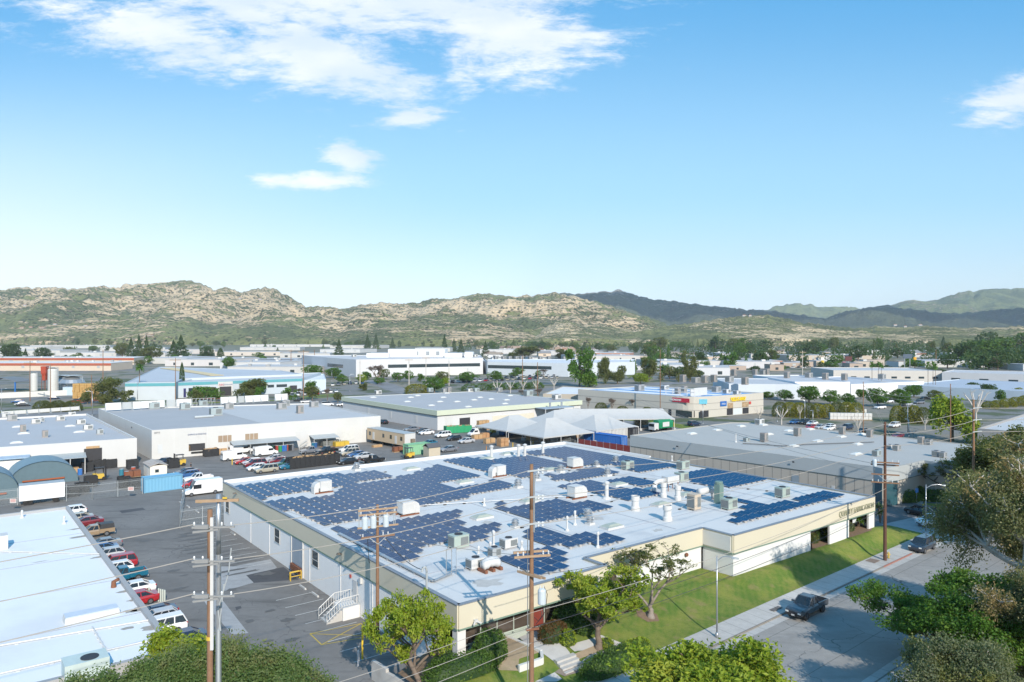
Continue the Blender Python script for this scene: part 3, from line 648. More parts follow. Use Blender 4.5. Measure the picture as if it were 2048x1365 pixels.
# stairs with railings at the side door
st = empty('side_stairs', W(19.4,-1.2,0), 'white railed concrete stairs rising to the side door in the left wall', 'stairs')
mb = MB(); mb.prism([V2(18.3,-.05), V2(20.6,-.05), V2(20.6,-1.9), V2(18.3,-1.9)], 0, 1.3); mb.build('landing', m_wallw, st)
mb = MB()
for k in range(5): mb.prism([V2(18.5,-1.9-.32*k), V2(20.3,-1.9-.32*k), V2(20.3,-2.22-.32*k), V2(18.5,-2.22-.32*k)], 0, 1.05-.22*k)
mb.build('steps', concrete, st)
for a_ in (18.4, 20.4):
    mb = MB(); pts = [W(a_,-.1,2.3), W(a_,-1.9,2.3), W(a_,-3.6,1.1)]; mb.path(pts, .045, 6); low = [W(a_,-.1,1.45), W(a_,-1.9,1.45), W(a_,-3.6,.3)]; mb.path(low, .035, 6)
    for k in range(14):
        t = k/13; b_ = -.1-3.5*t; zt_ = 2.3 if b_ > -1.9 else 2.3-(-1.9-b_)*.706; zb_ = 1.45 if b_ > -1.9 else 1.45-(-1.9-b_)*.676
        mb.tube(W(a_,b_,zb_-(.3 if k in (0,7,13) else 0)), W(a_,b_,zt_), .028, None, 5)
    mb.build('railing', unitwhite, st)
t = empty('yellow_rail', W(33.6,-1.2,0), 'small bright yellow guard rail at the foot of the loading door', 'rail')
mb = MB(); mb.path([W(33.4,-.3,0), W(33.4,-.3,1.0), W(33.4,-1.6,1.0), W(33.4,-1.6,0)], .06, 6); mb.path([W(33.4,-.3,.5), W(33.4,-1.6,.5)], .05, 6); mb.path([W(33.9,-.3,0), W(33.9,-.3,.9), W(33.9,-1.5,.9), W(33.9,-1.5,0)], .06, 6); mb.build('tube_frame', yellow, t)
# wheel stops along the wall
ws = None
for k, (fr, x, y) in enumerate([('g',700,1005),('g',785,1055),('g',985,1200),('m',300,578),('g',225,638),('d',1763,1100),('d',1833,1137),('d',1922,1187),('g',1155,1310)]):
    p = PF(fr, x, y, .08)
    if ws is None:
        mb = MB(); mb.box((0,0,.08), (1.9,.2,.16), 0, taper=.85); ws = mb.build('wheel_stop', concrete)
        o = ws; o.location = (p.x,p.y,.005); o.rotation_euler.z = RA
    else: o = dup(ws, (p.x,p.y,.005), RA)
    tag(o, ['white concrete wheel stop %s' % s for s in ('before the side stairs','half hidden behind the stair railing','just in front of the stairs toward the corner','at the far wall under the first window','below the meter cage','nearest the white step van','second from the white step van','third from the white step van','closest to the yellow loading zone')][k], 'wheel stop', 'wheel stops along the factory wall')
# ================================================================ ROOFTOP
zr = ZR
def skylight_proto():
    e = empty('skylight', (0,0,0)); mb = MB(); mb.box((0,0,.12), (2.7,1.5,.24)); mb.build('curb', unitwhite, e)
    mb = MB(); mb.box((0,0,.36), (2.6,1.4,.24), taper=.5); mb.build('dome', pm('skylight_dome', (.36,.39,.33), .35, var=.08), e); return e
sky_p = skylight_proto()
for k, (fr, x, y, la) in enumerate([('q3',1300,355,'between the two solar arrays in the middle left'),('q3',700,205,'near the white back parapet'),('q3',1500,750,'beside the array behind the transformer pole'),
    ('h',1105,650,'on the open roof near the front notch'),('h',545,478,'right behind the tall front pole'),('h',1150,365,'inside the small right hand array'),('h',1440,500,'between the two tall vent stacks'),('h',1610,435,'behind the right hand vent stack'),
    ('q5',720,295,'amid the far blue arrays'),('q5',280,135,'against the back parapet by the pipes'),('q5',70,185,'at the back left of the blue array')]):
    p = PF(fr, x, y, zr+.3); place(sky_p, (p.x,p.y,zr), RB, 'pale domed skylight '+la, 'skylights on the solar roof', cat='skylight')
# big white evaporative coolers with elbow duct on a rusty stand
def cooler_proto(flip):
    s = -1 if flip else 1
    e = empty('rooftop_cooler', (0,0,0)); mb = MB()
    for y in (-.75,.75): mb.box((0,y,.12), (3.2,.14,.24))
    for x in (-.8,.8): mb.box((x,0,.3), (.14,1.8,.12))
    mb.build('stand', rust, e)
    mb = MB(); mb.box((.25*s,0,1.36), (2.0,1.9,1.95)); mb.box((.25*s,0,2.37), (2.06,1.96,.08)); cb = mb.build('cabinet', unitwhite, e)
    mb = MB()
    for y in (-.96,): mb.box((.25*s,y,1.3), (1.7,.03,1.5))
    mb.box((.25*s+1.01*s,0,1.3), (.03,1.6,1.5)); mb.build('louvre', pm('cooler_louvre', (.62,.62,.60), .6, stripes=(0,.12,.04,.45)), cb)
    mb = MB(); pr = [(-.75*s,1.0),(-.75*s,2.2),(-1.2*s,2.15),(-1.6*s,1.8),(-1.75*s,1.3),(-1.75*s,.05),(-.95*s,.05),(-.95*s,1.0)]
    mb.loft([[(x,-.65,z) for x,z in pr],[(x,.65,z) for x,z in pr]]); mb.build('elbow_duct', unitwhite, e); return e
cl, cr = cooler_proto(False), cooler_proto(True)
for k, (fr, x, y, pr, la) in enumerate([('q1',1500,330,cl,'with its duct on the left, beside the back left array'),('g',1415,510,cr,'behind the transformer pole'),('q3',1680,300,cl,'with its duct on the left, at the middle of the roof'),('q5',970,285,cr,'farthest back among the blue arrays'),('q5',990,595,cr,'in the middle of the roof right of the tall front pole')]):
    p = PF(fr, x, y, zr); place(pr, (p.x,p.y,zr), RB if pr is cl else RB, 'big white rooftop cooler '+la, 'white coolers on the solar roof', cat='cooler', scale=(.86,.86,.74))
def ac_proto(name, sz, mat, fan=True, grille=True):
    e = empty(name, (0,0,0)); mb = MB()
    for y in (-sz[1]*.4, sz[1]*.4): mb.box((0,y,.07), (sz[0]*1.1,.1,.14))
    mb.build('skid', unitgrey, e); mb = MB(); mb.box((0,0,.15+sz[2]/2), sz); mb.box((0,0,.15+sz[2]+.02), (sz[0]*1.03,sz[1]*1.03,.05)); cb = mb.build('cabinet', mat, e, bevel=.02)
    if grille: mb = MB(); mb.box((-sz[0]/2-.012,0,.15+sz[2]*.5), (.02,sz[1]*.85,sz[2]*.75)); gm_ = pm('ac_grille', (.22,.24,.24), .6, stripes=(2,.1,.04,.6)); mb.build('grille', gm_, cb); mb = MB(); mb.box((sz[0]*.18,-sz[1]/2-.012,.15+sz[2]*.5), (sz[0]*.5,.02,sz[2]*.7)); mb.build('grille', gm_, cb)
    if fan: mb = MB(); mb.lathe((0,0,.15+sz[2]+.045), [(sz[1]*.36,0),(sz[1]*.36,.06),(sz[1]*.28,.06),(sz[1]*.26,.02),(.05,.02)], 16); mb.build('fan', dark, cb)
    return e
acg = ac_proto('air_conditioner', (1.9,1.3,1.25), unitgreen); acw = ac_proto('air_conditioner', (1.7,1.1,.9), unitwhite); act = ac_proto('air_conditioner', (1.3,1.3,1.9), unittan, False); acs = ac_proto('air_conditioner', (1.1,.9,.85), galvgrey)
GA = 'air conditioners on the solar roof'
for fr, x, y, pr, la in [('g',1765,735,acg,'pale green air conditioner left of the tall front pole'),('g',2010,800,acs,'small grey condenser beside the front cooler'),('h',1212,270,acg,'pale green air conditioner in front of the far blue array'),('h',1590,268,acg,'pale green air conditioner at the right edge of the roof behind the bigger pair'),('h',1580,352,acg,'pale green air conditioner left of the right hand array'),
    ('h',1665,545,act,'tall tan louvred cooler with a white duct'),('h',1905,540,acg,'pale green air conditioner with a rusty top beside the tan cooler'),('i',630,395,acg,'pale green air conditioner behind the front right array'),('h',400,805,acw,'flat white unit near the front array'),('h',175,945,acw,'white unit with a bulging canvas duct at the front corner')]:
    p = PF(fr, x, y, zr); place(pr, (p.x,p.y,zr), RB, la, GA, cat='air conditioner')
# canvas wrapped duct hanging at the front unit
e = empty('wrapped_duct', PF('h',275,975,zr), 'bulging white canvas wrapped duct beside the front corner unit', 'duct')
mb = MB(); c = PF('h',275,960,zr)
secs = []
for k in range(9):
    t = k/8; r = .50+.05*math.sin(t*30); cc = c + B*(t*1.9-.9) + Vector((0,0,.62+.22*math.sin(t*math.pi))); secs.append([cc + A*(math.cos(q_)*r) + Vector((0,0,math.sin(q_)*r*(1.0))) for q_ in [2*math.pi*i/12 for i in range(12)]])
mb.loft(secs); mb.build('duct', unitwhite, e, smooth=True); mb = MB()
for q_ in (-.9,0,.9): mb.box(c+B*q_+Vector((0,0,.15)), (.3,1.3,.3), RB)
mb.build('stand', rust, e)
def stack_proto(h, r, mat, cap=True):
    e = empty('vent_stack', (0,0,0)); mb = MB(); mb.lathe((0,0,0), [(r*1.25,0),(r*1.25,h*.22),(r*1.05,h*.28),(r,h*.3),(r,h*.66),(r*1.18,h*.7),(r*1.18,h),(r*1.0,h),(r*1.0,h*.8)], 18); mb.build('stack', mat, e, smooth=False)
    mb = MB(); mb.lathe((0,0,h*.9), [(r*1.04,0),(r*1.04,.03)], 16); mb.build('opening', dark, e); return e
s1 = stack_proto(1.9,.48,unitwhite); s2 = stack_proto(2.1,.38,unitwhite)
GS = 'big white vent stacks on the solar roof'
for fr, x, y, pr, la in [('h',1265,550,s1,'wide white vent stack left of its twin on the open front roof'),('h',1485,620,s1,'wide white vent stack nearest the front notch'),('h',1458,460,s2,'white vent stack with pipes at its foot beside the duct box'),('h',1555,480,s2,'slim tall white vent stack right of the duct box')]:
    p = PF(fr, x, y, zr); place(pr, (p.x,p.y,zr), 0, la, GS, cat='vent stack')
def fan_proto():
    e = empty('exhaust_fan', (0,0,0)); mb = MB(); mb.box((0,0,.15), (1.1,1.1,.3)); mb.build('curb', unitwhite, e)
    mb = MB(); mb.lathe((0,0,.3), [(.42,0),(.42,.25),(.6,.3),(.6,.45),(.40,.5),(.40,.62),(.55,.66),(.55,.8),(.38,.85),(.38,1.0),(.3,1.02)], 18); mb.build('fan_housing', galv, e); return e
fp = fan_proto()
for fr, x, y, la in [('h',465,395,'between the left arrays and the tall front pole'),('h',940,610,'near the front arrays right of the pole'),('h',755,290,'at the middle of the roof behind the pole'),('h',590,345,'just right of the tall front pole'),('h',1075,315,'in front of the green air conditioner'),('h',1000,250,'beside the farthest white cooler'),('h',1130,225,'nearest the far blue array'),('q3',75,235,'at the back parapet near the parked pickup'),('h',445,668,'low and white beside the front left array'),('h',955,645,'small white one beside its taller neighbour')]:
    p = PF(fr, x, y, zr); place(fp, (p.x,p.y,zr), RB, 'round metal exhaust fan '+la, 'exhaust fans on the solar roof', cat='exhaust fan', scale=.8 if 'white' in la else 1)
def pipe_proto(h, r=.11, hood=True):
    e = empty('vent_pipe', (0,0,0)); mb = MB(); mb.tube((0,0,0), (0,0,h), r, r, 10); mb.lathe((0,0,0), [(r*2.4,0),(r*2.2,.12),(r,.3)], 10); mb.build('pipe', unitwhite, e)
    if hood: mb = MB(); mb.lathe((0,0,h), [(r*1.3,-.15),(r*1.5,.1),(r*.6,.25)], 10); mb.build('cowl', unitwhite, e)
    return e
v1, v2 = pipe_proto(1.5), pipe_proto(.8); v3 = pipe_proto(2.2,.28)
for fr, x, y, pr, la in [('h',800,690,v1,'thin white vent pipe behind the front middle array'),('h',853,650,v1,'thin white vent pipe with a square foot'),('h',1010,805,v1,'thin white vent pipe standing in the front middle array'),('h',295,795,v1,'thin white vent pipe left of the tall front pole'),('h',490,820,v2,'short white vent pipe beside the flat white unit'),('h',275,830,v2,'bent white pipe by the small condenser'),('g',1940,450,v2,'short white roof vent beside the middle array'),
   ('q3',1610,100,v3,'white pipe with a black cap first from the left at the back parapet'),('q5',395,180,v3,'white pipe with a black cap second along the back array'),('q5',460,175,v3,'white pipe with a black cap third along the back array'),('q5',645,150,v3,'white pipe with a black cap alone amid the back array'),('h',1515,215,v2,'slim pipe at the right edge of the roof'),('h',1070,470,v3,'white standpipe cluster in front of the middle array'),('h',195,860,v2,'small white vent near the front condenser'),('g',2005,730,v1,'thin white pipe beside the green unit')]:
    p = PF(fr, x, y, zr); place(pr, (p.x,p.y,zr), 0, la, 'vent pipes on the solar roof', cat='vent pipe')
# long duct run with elbow, and the duct box
e = empty('roof_duct', PF('h',1760,500,zr), 'round white duct running from the tan cooler to a tall green unit', 'duct')
mb = MB(); p0 = PF('h',1700,495,zr); L = (PF('h',1805,510,zr)-PF('h',1680,545,zr)); ln = L.length
mb.path([p0+Vector((0,0,1.4)), p0+B*2.2+Vector((0,0,1.5)), p0+B*3.2+Vector((0,0,1.2)), p0+B*3.5+Vector((0,0,0))], .48, 12); mb.build('duct', unitwhite, e, smooth=True)
e = empty('duct_box', PF('h',1500,390,zr), 'white duct box on legs with a curved pipe end behind the tall stacks', 'duct')
mb = MB(); p0 = PF('h',1505,410,zr); mb.box(p0+Vector((0,0,1.6)), (2.6,1.2,1.0), RB); mb.build('box', unitwhite, e); mb = MB(); mb.path([p0-B*1.3+Vector((0,0,1.6)), p0-B*3.0+Vector((0,0,1.6)), p0-B*3.5+Vector((0,0,1.2)), p0-B*3.6], .35, 10); mb.build('pipe', unitwhite, e, smooth=True)
mb = MB()
for x in (-1.1,1.1):
    for y in (-.5,.5): mb.tube(p0+B*x+A*y, p0+B*x+A*y+Vector((0,0,1.1)), .06)
mb.build('legs', rust, e)
e = empty('cyclone_unit', PF('h',1835,510,zr), 'tall dark green cylindrical unit beside the round white duct', 'unit')
mb = MB(); p0 = PF('h',1835,500,zr); mb.box(p0+Vector((0,0,1.3)), (.9,.9,2.6), RB); mb.lathe(p0+Vector((0,0,2.6)), [(.5,0),(.55,.3),(.5,.35)], 14); mb.build('cabinet', pm('dark_green_metal', (.16,.24,.21), .5), e)
# metal frame with ladder on the front corner, conduits, electrical box
e = empty('roof_ladder_frame', PF('g',1715,920,zr), 'upright grey metal frame standing on the front corner of the roof', 'frame')
mb = MB(); p0 = PF('g',1715,925,zr)
for s in (-.55,.05,.55): mb.bar(p0+B*s, p0+B*s+Vector((0,0,2.6)), .07)
for z_ in (.4,2.55): mb.bar(p0-B*.55+Vector((0,0,z_)), p0+B*.55+Vector((0,0,z_)), .07)
mb.build('frame', galv, e)
mb = MB(); mb.box(p0+B*.3+Vector((0,0,1.5)), (.55,.05,2.0), RB); mb.build('panel', pm('bluish_grey_panel', (.30,.37,.45), .4), e)
e = empty('cable_tray', PF('g',1600,975,zr), 'galvanised cable tray running along the left roof edge to the mast', 'cable tray')
mb = MB(); mb.bar(W(27,1.6,zr+.2), W(6.5,1.6,zr+.2), .35, .12); mb.bar(W(6.5,1.6,zr+.2), p0+Vector((0,0,.2)), .25, .12)
for k in range(8): mb.box(W(7+2.7*k,1.6,zr+.08), (.5,.2,.16), RB)
mb.build('tray', galv, e)
e = empty('service_mast', W(4.6,.5,zr), 'grey curved service mast at the left roof edge where the cables land', 'mast')
mb = MB(); p0 = W(4.6,-.28,2.2); mb.path([p0, p0+Vector((0,0,6.2)), p0+Vector((0,0,6.5))-B*.15, p0+Vector((0,0,6.45))-B*.4, p0+Vector((0,0,6.1))-B*.5], .10, 8); mb.build('mast', galvgrey, e)
cond = pm('roof_conduit', (.5,.5,.5), .5, .3)
for k, (p_, q_, la) in enumerate([(W(39,2,zr), W(21,46,zr),'thin conduit crossing the roof between the left arrays'),(W(16.5,20,zr), W(24,64,zr),'thin conduit crossing the middle of the roof'),(W(45,47,zr), W(8,62,zr),'conduit with dark blocks behind the right arrays'),(W(11,42,zr), W(20,66,zr),'second conduit with dark blocks in front of the right unit'),(W(55,3,zr), W(58,24,zr),'thin conduit by the back left array')]):
    e = empty('conduit', p_, la, 'conduit', 'conduits on the solar roof'); mb = MB(); mb.tube(p_+Vector((0,0,.16)), q_+Vector((0,0,.16)), .05, None, 6); mb.build('pipe', cond, e); mb = MB(); n_ = int((q_-p_).length/2.6)
    for i in range(n_+1): mb.box(p_.lerp(q_, i/max(1,n_))+Vector((0,0,.06)), (.4,.22,.12), RB)
    mb.build('support_blocks', rubber, e)
rs_ = random.Random(12); stm = pm('roof_dirt', (.46,.445,.42), .9, var=.2, scale=2)
for k in range(22):
    c = W(rs_.uniform(3,60), rs_.uniform(3,66), 0); mb = MB(); rx, ry = rs_.uniform(.5,2.2), rs_.uniform(.3,1.2)
    mb.face([(c.x+B.x*math.cos(t)*rx*q_+A.x*math.sin(t)*ry*q_, c.y+B.y*math.cos(t)*rx*q_+A.y*math.sin(t)*ry*q_, zr+.003+.0004*k) for t, q_ in [(2*math.pi*i/15, rs_.uniform(.55,1.2)) for i in range(15)]]); mb.build('roof_stain', stm, mb_root)
# ================================================================ SOLAR PANELS
m, g, out = newmat('solar_glass'); b_ = g.n('ShaderNodeBsdfPrincipled'); g.put(out.inputs[0], b_.outputs[0])
sx_ = g.n('ShaderNodeSeparateXYZ', ins={0: obj_co(g)}); 
gx = g.math('LESS_THAN', g.math('FRACT', g.math('DIVIDE', sx_.outputs[0], .158)), .06); gy = g.math('LESS_THAN', g.math('FRACT', g.math('DIVIDE', sx_.outputs[1], .158)), .06)
ri = g.n('ShaderNodeObjectInfo').outputs['Random']
c = g.mix(ri, (.002,.036,.10), (.004,.052,.135)); c = g.mix(g.math('MULTIPLY', g.math('MAXIMUM', gx, gy), .35), c, (.04,.10,.22))
g.put(b_.inputs['Base Color'], c); b_.inputs['Roughness'].default_value = .12; b_.inputs['Specular IOR Level'].default_value = .2; m_solar = m
m_alu = pm('panel_frame_aluminium', (.24,.28,.34), .4, .5)
m_block = pm('ballast_block', (.38,.355,.33), .85)
def in_poly(p, poly):
    c = False; n = len(poly)
    for i in range(n):
        (x0,y0),(x1,y1) = poly[i], poly[(i+1)%n]
        if (y0 > p[1]) != (y1 > p[1]) and p[0] < (x1-x0)*(p[1]-y0)/(y1-y0)+x0: c = not c
    return c
PA, PB, TILT = 1.64, 1.0, math.radians(10)
def panel_mesh():
    mb = MB(); c, s = math.cos(TILT), math.sin(TILT)
    def pt(x, y, dz=0): return (x, y*c, .16 + (y+PB/2)*s + dz)      # local x along A', y along B'
    hx, hy = PA/2-.01, PB/2
    mb.face([pt(-hx+.025,-hy+.025,.004), pt(hx-.025,-hy+.025,.004), pt(hx-.025,hy-.025,.004), pt(-hx+.025,hy-.025,.004)], 0)
    k = len(mb.v); top = [pt(-hx,-hy), pt(hx,-hy), pt(hx,hy), pt(-hx,hy)]; bo = [(p[0],p[1],p[2]-.04) for p in top]
    mb.add(top+bo, [(0,1,2,3),(7,6,5,4),(0,4,5,1),(1,5,6,2),(2,6,7,3),(3,7,4,0)], 1)
    return mb.mesh('solar_panel', [m_solar, m_alu])
pmesh = panel_mesh()
mb = MB(); mb.box((PA/2,-.58,.11), (.22,.34,.2)); bmesh_ = mb.mesh('ballast_block', [m_block])
arrays = [
 ('back left corner array', [('q1',205,232),('q1',1770,48),('q3',335,235),('q3',460,275),('q3',455,305),('q1',600,408)]),
 ('large array left of the roof middle', [('q1',715,458),('q1',970,393),('q1',1130,370),('q1',1260,392),('q1',1600,385),('q1',1830,235),('q3',480,318),('q3',670,278),('q3',790,238),('q3',900,188),('q3',1030,168),('q3',1480,285),('q3',990,370),('q3',1150,418),('q3',1560,355),('q3',1700,328),('q3',1880,375),('q3',1850,407),('q3',800,642),('q3',0,803),('q1',1450,812)]),
 ('array behind the transformer pole', [('q2',140,300),('q2',265,245),('q2',530,260),('q2',640,283),('q2',1180,130),('q3',1250,650),('q3',1350,690),('q3',1130,765),('q3',1400,880),('q3',1600,826),('q4',140,30),('q4',370,115),('q4',0,238),('q2',1480,482),('q2',1575,605),('q2',1080,768)]),
 ('front array with thin vent pipes', [('q4',530,205),('q4',640,158),('q4',890,94),('q4',1200,200),('q4',1410,140),('q4',1600,198),('q4',1690,165),('q4',1970,282),('q4',1730,355),('q4',1580,292),('q4',1320,366),('q4',1150,302),('q4',940,345)]),
 ('small array nearest the front corner', [('q4',180,540),('q4',440,444),('q4',590,408),('q4',750,373),('q4',890,334),('q4',1165,460),('q4',1080,492),('q4',1330,632),('q4',805,802)]),
 ('array in front of the middle cooler', [('h',252,525),('h',345,498),('h',440,532),('h',740,470),('h',870,503),('h',970,474),('h',1100,512),('h',625,630)]),
 ('array behind the white standpipe', [('h',768,382),('h',960,346),('h',1140,396),('h',1260,390),('h',1430,425),('h',1215,480)]),
 ('array around the far middle skylight', [('h',1042,342),('h',1250,311),('h',1455,357),('h',1330,383)]),
 ('array in front of the farthest cooler', [('q5',635,345),('q5',800,415),('q5',1425,335),('q5',1155,276),('q5',990,310),('q5',880,343)]),
 ('wide blue array behind the left coolers', [('q3',1060,112),('q3',1340,68),('q5',100,208),('q5',500,158),('q5',925,255),('q5',640,285),('q5',510,372),('q5',410,387)]),
 ('blue array along the back parapet', [('q5',380,118),('q5',870,70),('q5',1900,233),('q5',2035,255),('q5',1650,323),('q5',1400,263),('q5',1380,240),('q5',1120,254),('q5',640,155),('q5',500,145)]),
 ('square array by the right roof edge', [('q6',115,190),('q6',220,150),('q6',345,130),('q6',935,235),('q6',430,320),('q6',235,260)]),
 ('single row strip behind the vent stacks', [('q6',100,298),('q6',390,350),('q6',345,376),('q6',95,328)]),
 ('single row strip beside the green cylinder', [('q6',550,413),('q6',600,396),('q6',930,468),('q6',880,486)]),
 ('array above the front lettering', [('q6',585,612),('q6',740,503),('q6',900,468),('q6',1080,430),('q6',1200,455),('q6',1250,398),('q6',1480,350),('q6',1835,412),('q6',730,712)])]
cells = []; taken = set(); PITB = 1.42
for name, poly in arrays:
    ab = [AB(PF(fr, x, y, zr+.3)) for fr, x, y in poly]
    for ia in range(0, 42):
        for ib in range(-2, 52):
            a_, b_ = .9+ia*(PA+.012), .9+ib*PITB
            if (ia, ib) in taken or not (1.0 < a_ < 64 and .8 < b_ < 68.4): continue
            if in_poly((a_, b_), ab) or (in_poly((a_+.4, b_), ab) and in_poly((a_-.4, b_), ab)): taken.add((ia, ib)); cells.append((a_, b_, name, ia, ib))
cells.sort(key=lambda c: W(c[0], c[1]).y)
MATP = Matrix((A*-1, B, (0,0,1))).transposed().to_4x4()     # local x = -A, y = +B
RP = math.atan2(-A.y, -A.x)
for k, (a_, b_, name, ia, ib) in enumerate(cells[:300]):
    o = bpy.data.objects.new('solar_panel', pmesh); COL.objects.link(o); o.location = W(a_, b_, zr); o.rotation_euler.z = RP
    row = 'beside clear roof' if (ia, ib-1) not in taken else ('ending its row' if (ia+1, ib) not in taken else ('starting its row' if (ia-1, ib) not in taken else 'hemmed in'))
    tag(o, 'solar panel %s in the %s' % (row, name), 'solar panel', 'solar panels in the '+name)
    if (ia, ib-1) in taken or R.random() < .5:
        q_ = bpy.data.objects.new('ballast_block', bmesh_); COL.objects.link(q_); q_.parent = o
mb = MB(); bb = MB()
vs = [v.co.copy() for v in pmesh.vertices]
for a_, b_, name, ia, ib in cells[300:]:
    Mx = Matrix.Translation(W(a_, b_, zr)) @ Matrix.Rotation(RP, 4, 'Z'); n0 = len(mb.v)
    mb.v += [tuple(Mx @ v) for v in vs]
    for p in pmesh.polygons: mb.f.append(tuple(n0+i for i in p.vertices)); mb.m.append(p.material_index)
    bx = Mx @ Vector((PA/2,-.58,.11)); mb.box(bx, (.22,.34,.2), RP, 2)
o = mb.build('far_solar_panels', [m_solar, m_alu, m_block]); tag(o, 'rows of blue solar panels filling the far half of the white roof', 'solar panels', None, 'stuff')
print('PANELS', len(cells))
# ================================================================ OTHER BUILDINGS
ORD = ['first','second','third','fourth','fifth','sixth','seventh','eighth','ninth','tenth','eleventh','twelfth','thirteenth','fourteenth','fifteenth','sixteenth','seventeenth','eighteenth','nineteenth','twentieth']
def ordn(k): return ORD[k] if k < len(ORD) else 'number %d' % (k+1)
def ccw(poly):
    ar = sum(poly[i][0]*poly[(i+1)%len(poly)][1]-poly[(i+1)%len(poly)][0]*poly[i][1] for i in range(len(poly)))
    return [Vector((p[0], p[1])) for p in (poly if ar > 0 else poly[::-1])]
def offs(poly, th):
    n = len(poly); r = []
    for i in range(n):
        a, b, c = poly[i-1], poly[i], poly[(i+1)%n]
        d1 = (b-a).normalized(); d2 = (c-b).normalized(); n1 = Vector((-d1.y, d1.x)); n2 = Vector((-d2.y, d2.x))
        mdir = (n1+n2).normalized(); k = max(.35, mdir.dot(n1)); r.append(b + mdir*th/k)
    return r
def ring(mb, poly, th, z0, z1, mi=0, bottom=False):
    p = ccw(poly); q_ = offs(p, th)
    if th < 0: p, q_ = q_, p
    n = len(p); k = len(mb.v)
    mb.v += [(v.x,v.y,z0) for v in p]+[(v.x,v.y,z1) for v in p]+[(v.x,v.y,z1) for v in q_]+[(v.x,v.y,z0) for v in q_]
    for i in range(n):
        j = (i+1)%n
        mb.f += [(k+i,k+j,k+n+j,k+n+i),(k+n+i,k+n+j,k+2*n+j,k+2*n+i),(k+2*n+i,k+2*n+j,k+3*n+j,k+3*n+i)]; mb.m += [mi]*3
        if bottom: mb.f.append((k+3*n+i,k+3*n+j,k+j,k+i)); mb.m.append(mi)
def building(name, label, poly, z1, wall_c, roof_c, par=.45, z0=-.3, cat='building', th=.3, loc=None):
    c = sum((Vector((p[0], p[1])) for p in poly), Vector((0,0)))/len(poly)
    e = empty(name, (c.x, c.y, 0), label, cat)
    mb = MB(); ring(mb, poly, th, z0, z1); o = mb.build('wall', wallcol, e); o.color = (*wall_c, 1)
    mb = MB(); mb.prism(offs(ccw(poly), th*.6), z1-par-.2, z1-par); o = mb.build('roof', roofcol, e); o.color = (*roof_c, 1)
    return e
def band(e, poly, z0, z1, col, out=.12, name='fascia', closed=True, mat=None):
    mb = MB()
    if closed: ring(mb, poly, -out, z0, z1, bottom=True)
    else:
        for p, q_ in zip(poly, poly[1:]): wall(mb, p, q_, z0, z1, .1, 0, out)
    o = mb.build(name, mat or wallcol, e); o.color = (*col, 1); return o
def on_wall(e, p, q_, t0, t1, z0, z1, mat, name, out=.06, color=None, depth=.05):
    """a flat element set on a wall running p -> q_ (left to right seen from outside)"""
    p, q_ = Vector((p[0],p[1])), Vector((q_[0],q_[1])); d = q_-p; L = d.length; d = d/L; n = Vector((d.y, -d.x))
    a, b = p+d*t0, p+d*t1; mb = MB(); mb.prism([a+n*out, b+n*out, b+n*(out-depth-.02), a+n*(out-depth-.02)], z0, z1); o = mb.build(name, mat, e)
    if color: o.color = (*color, 1)
    return o
def roof_units(where, group, items, z):
    """items: (frame, x, y, proto, scale); labels number them left to right in the photo"""
    ps = sorted(((PF(fr, x, y, z), pr, sc) for fr, x, y, pr, sc in items), key=lambda t: px(t[0])[0])
    for k, (p, pr, sc) in enumerate(ps):
        place(pr, (p.x, p.y, z), RB, 'grey rooftop unit on the %s, %s from the left' % (where, ordn(k)), group, cat='rooftop unit', scale=sc)
acg2 = ac_proto('rooftop_unit', (2.2,1.6,1.5), unitgrey); acw2 = ac_proto('rooftop_unit', (2.0,1.5,1.1), unitwhite); ac_t = ac_proto('rooftop_unit', (1.5,1.4,2.0), pm('brownish_grey_metal', (.30,.27,.25), .5), False); acgr = ac_proto('rooftop_unit', (2.2,1.5,1.4), pm('blue_grey_metal', (.33,.39,.40), .5))
def lowsky_proto():
    e = empty('roof_skylight', (0,0,0)); mb = MB(); mb.box((0,0,.1), (2.4,1.3,.2)); mb.build('curb', unitwhite, e); mb = MB(); mb.box((0,0,.3), (2.2,1.1,.2), taper=.5); mb.build('dome', pm('milky_dome', (.62,.63,.60), .4), e); return e
lsk = lowsky_proto()
def roof_skys(where, group, items, z):
    ps = sorted((PF(fr, x, y, z) for fr, x, y in items), key=lambda p: px(p)[0])
    for k, p in enumerate(ps): place(lsk, (p.x, p.y, z), RB, 'low skylight on the %s, %s from the left' % (where, ordn(k)), group, cat='skylight')
WH, GR = (.56,.56,.55), (.42,.43,.44)
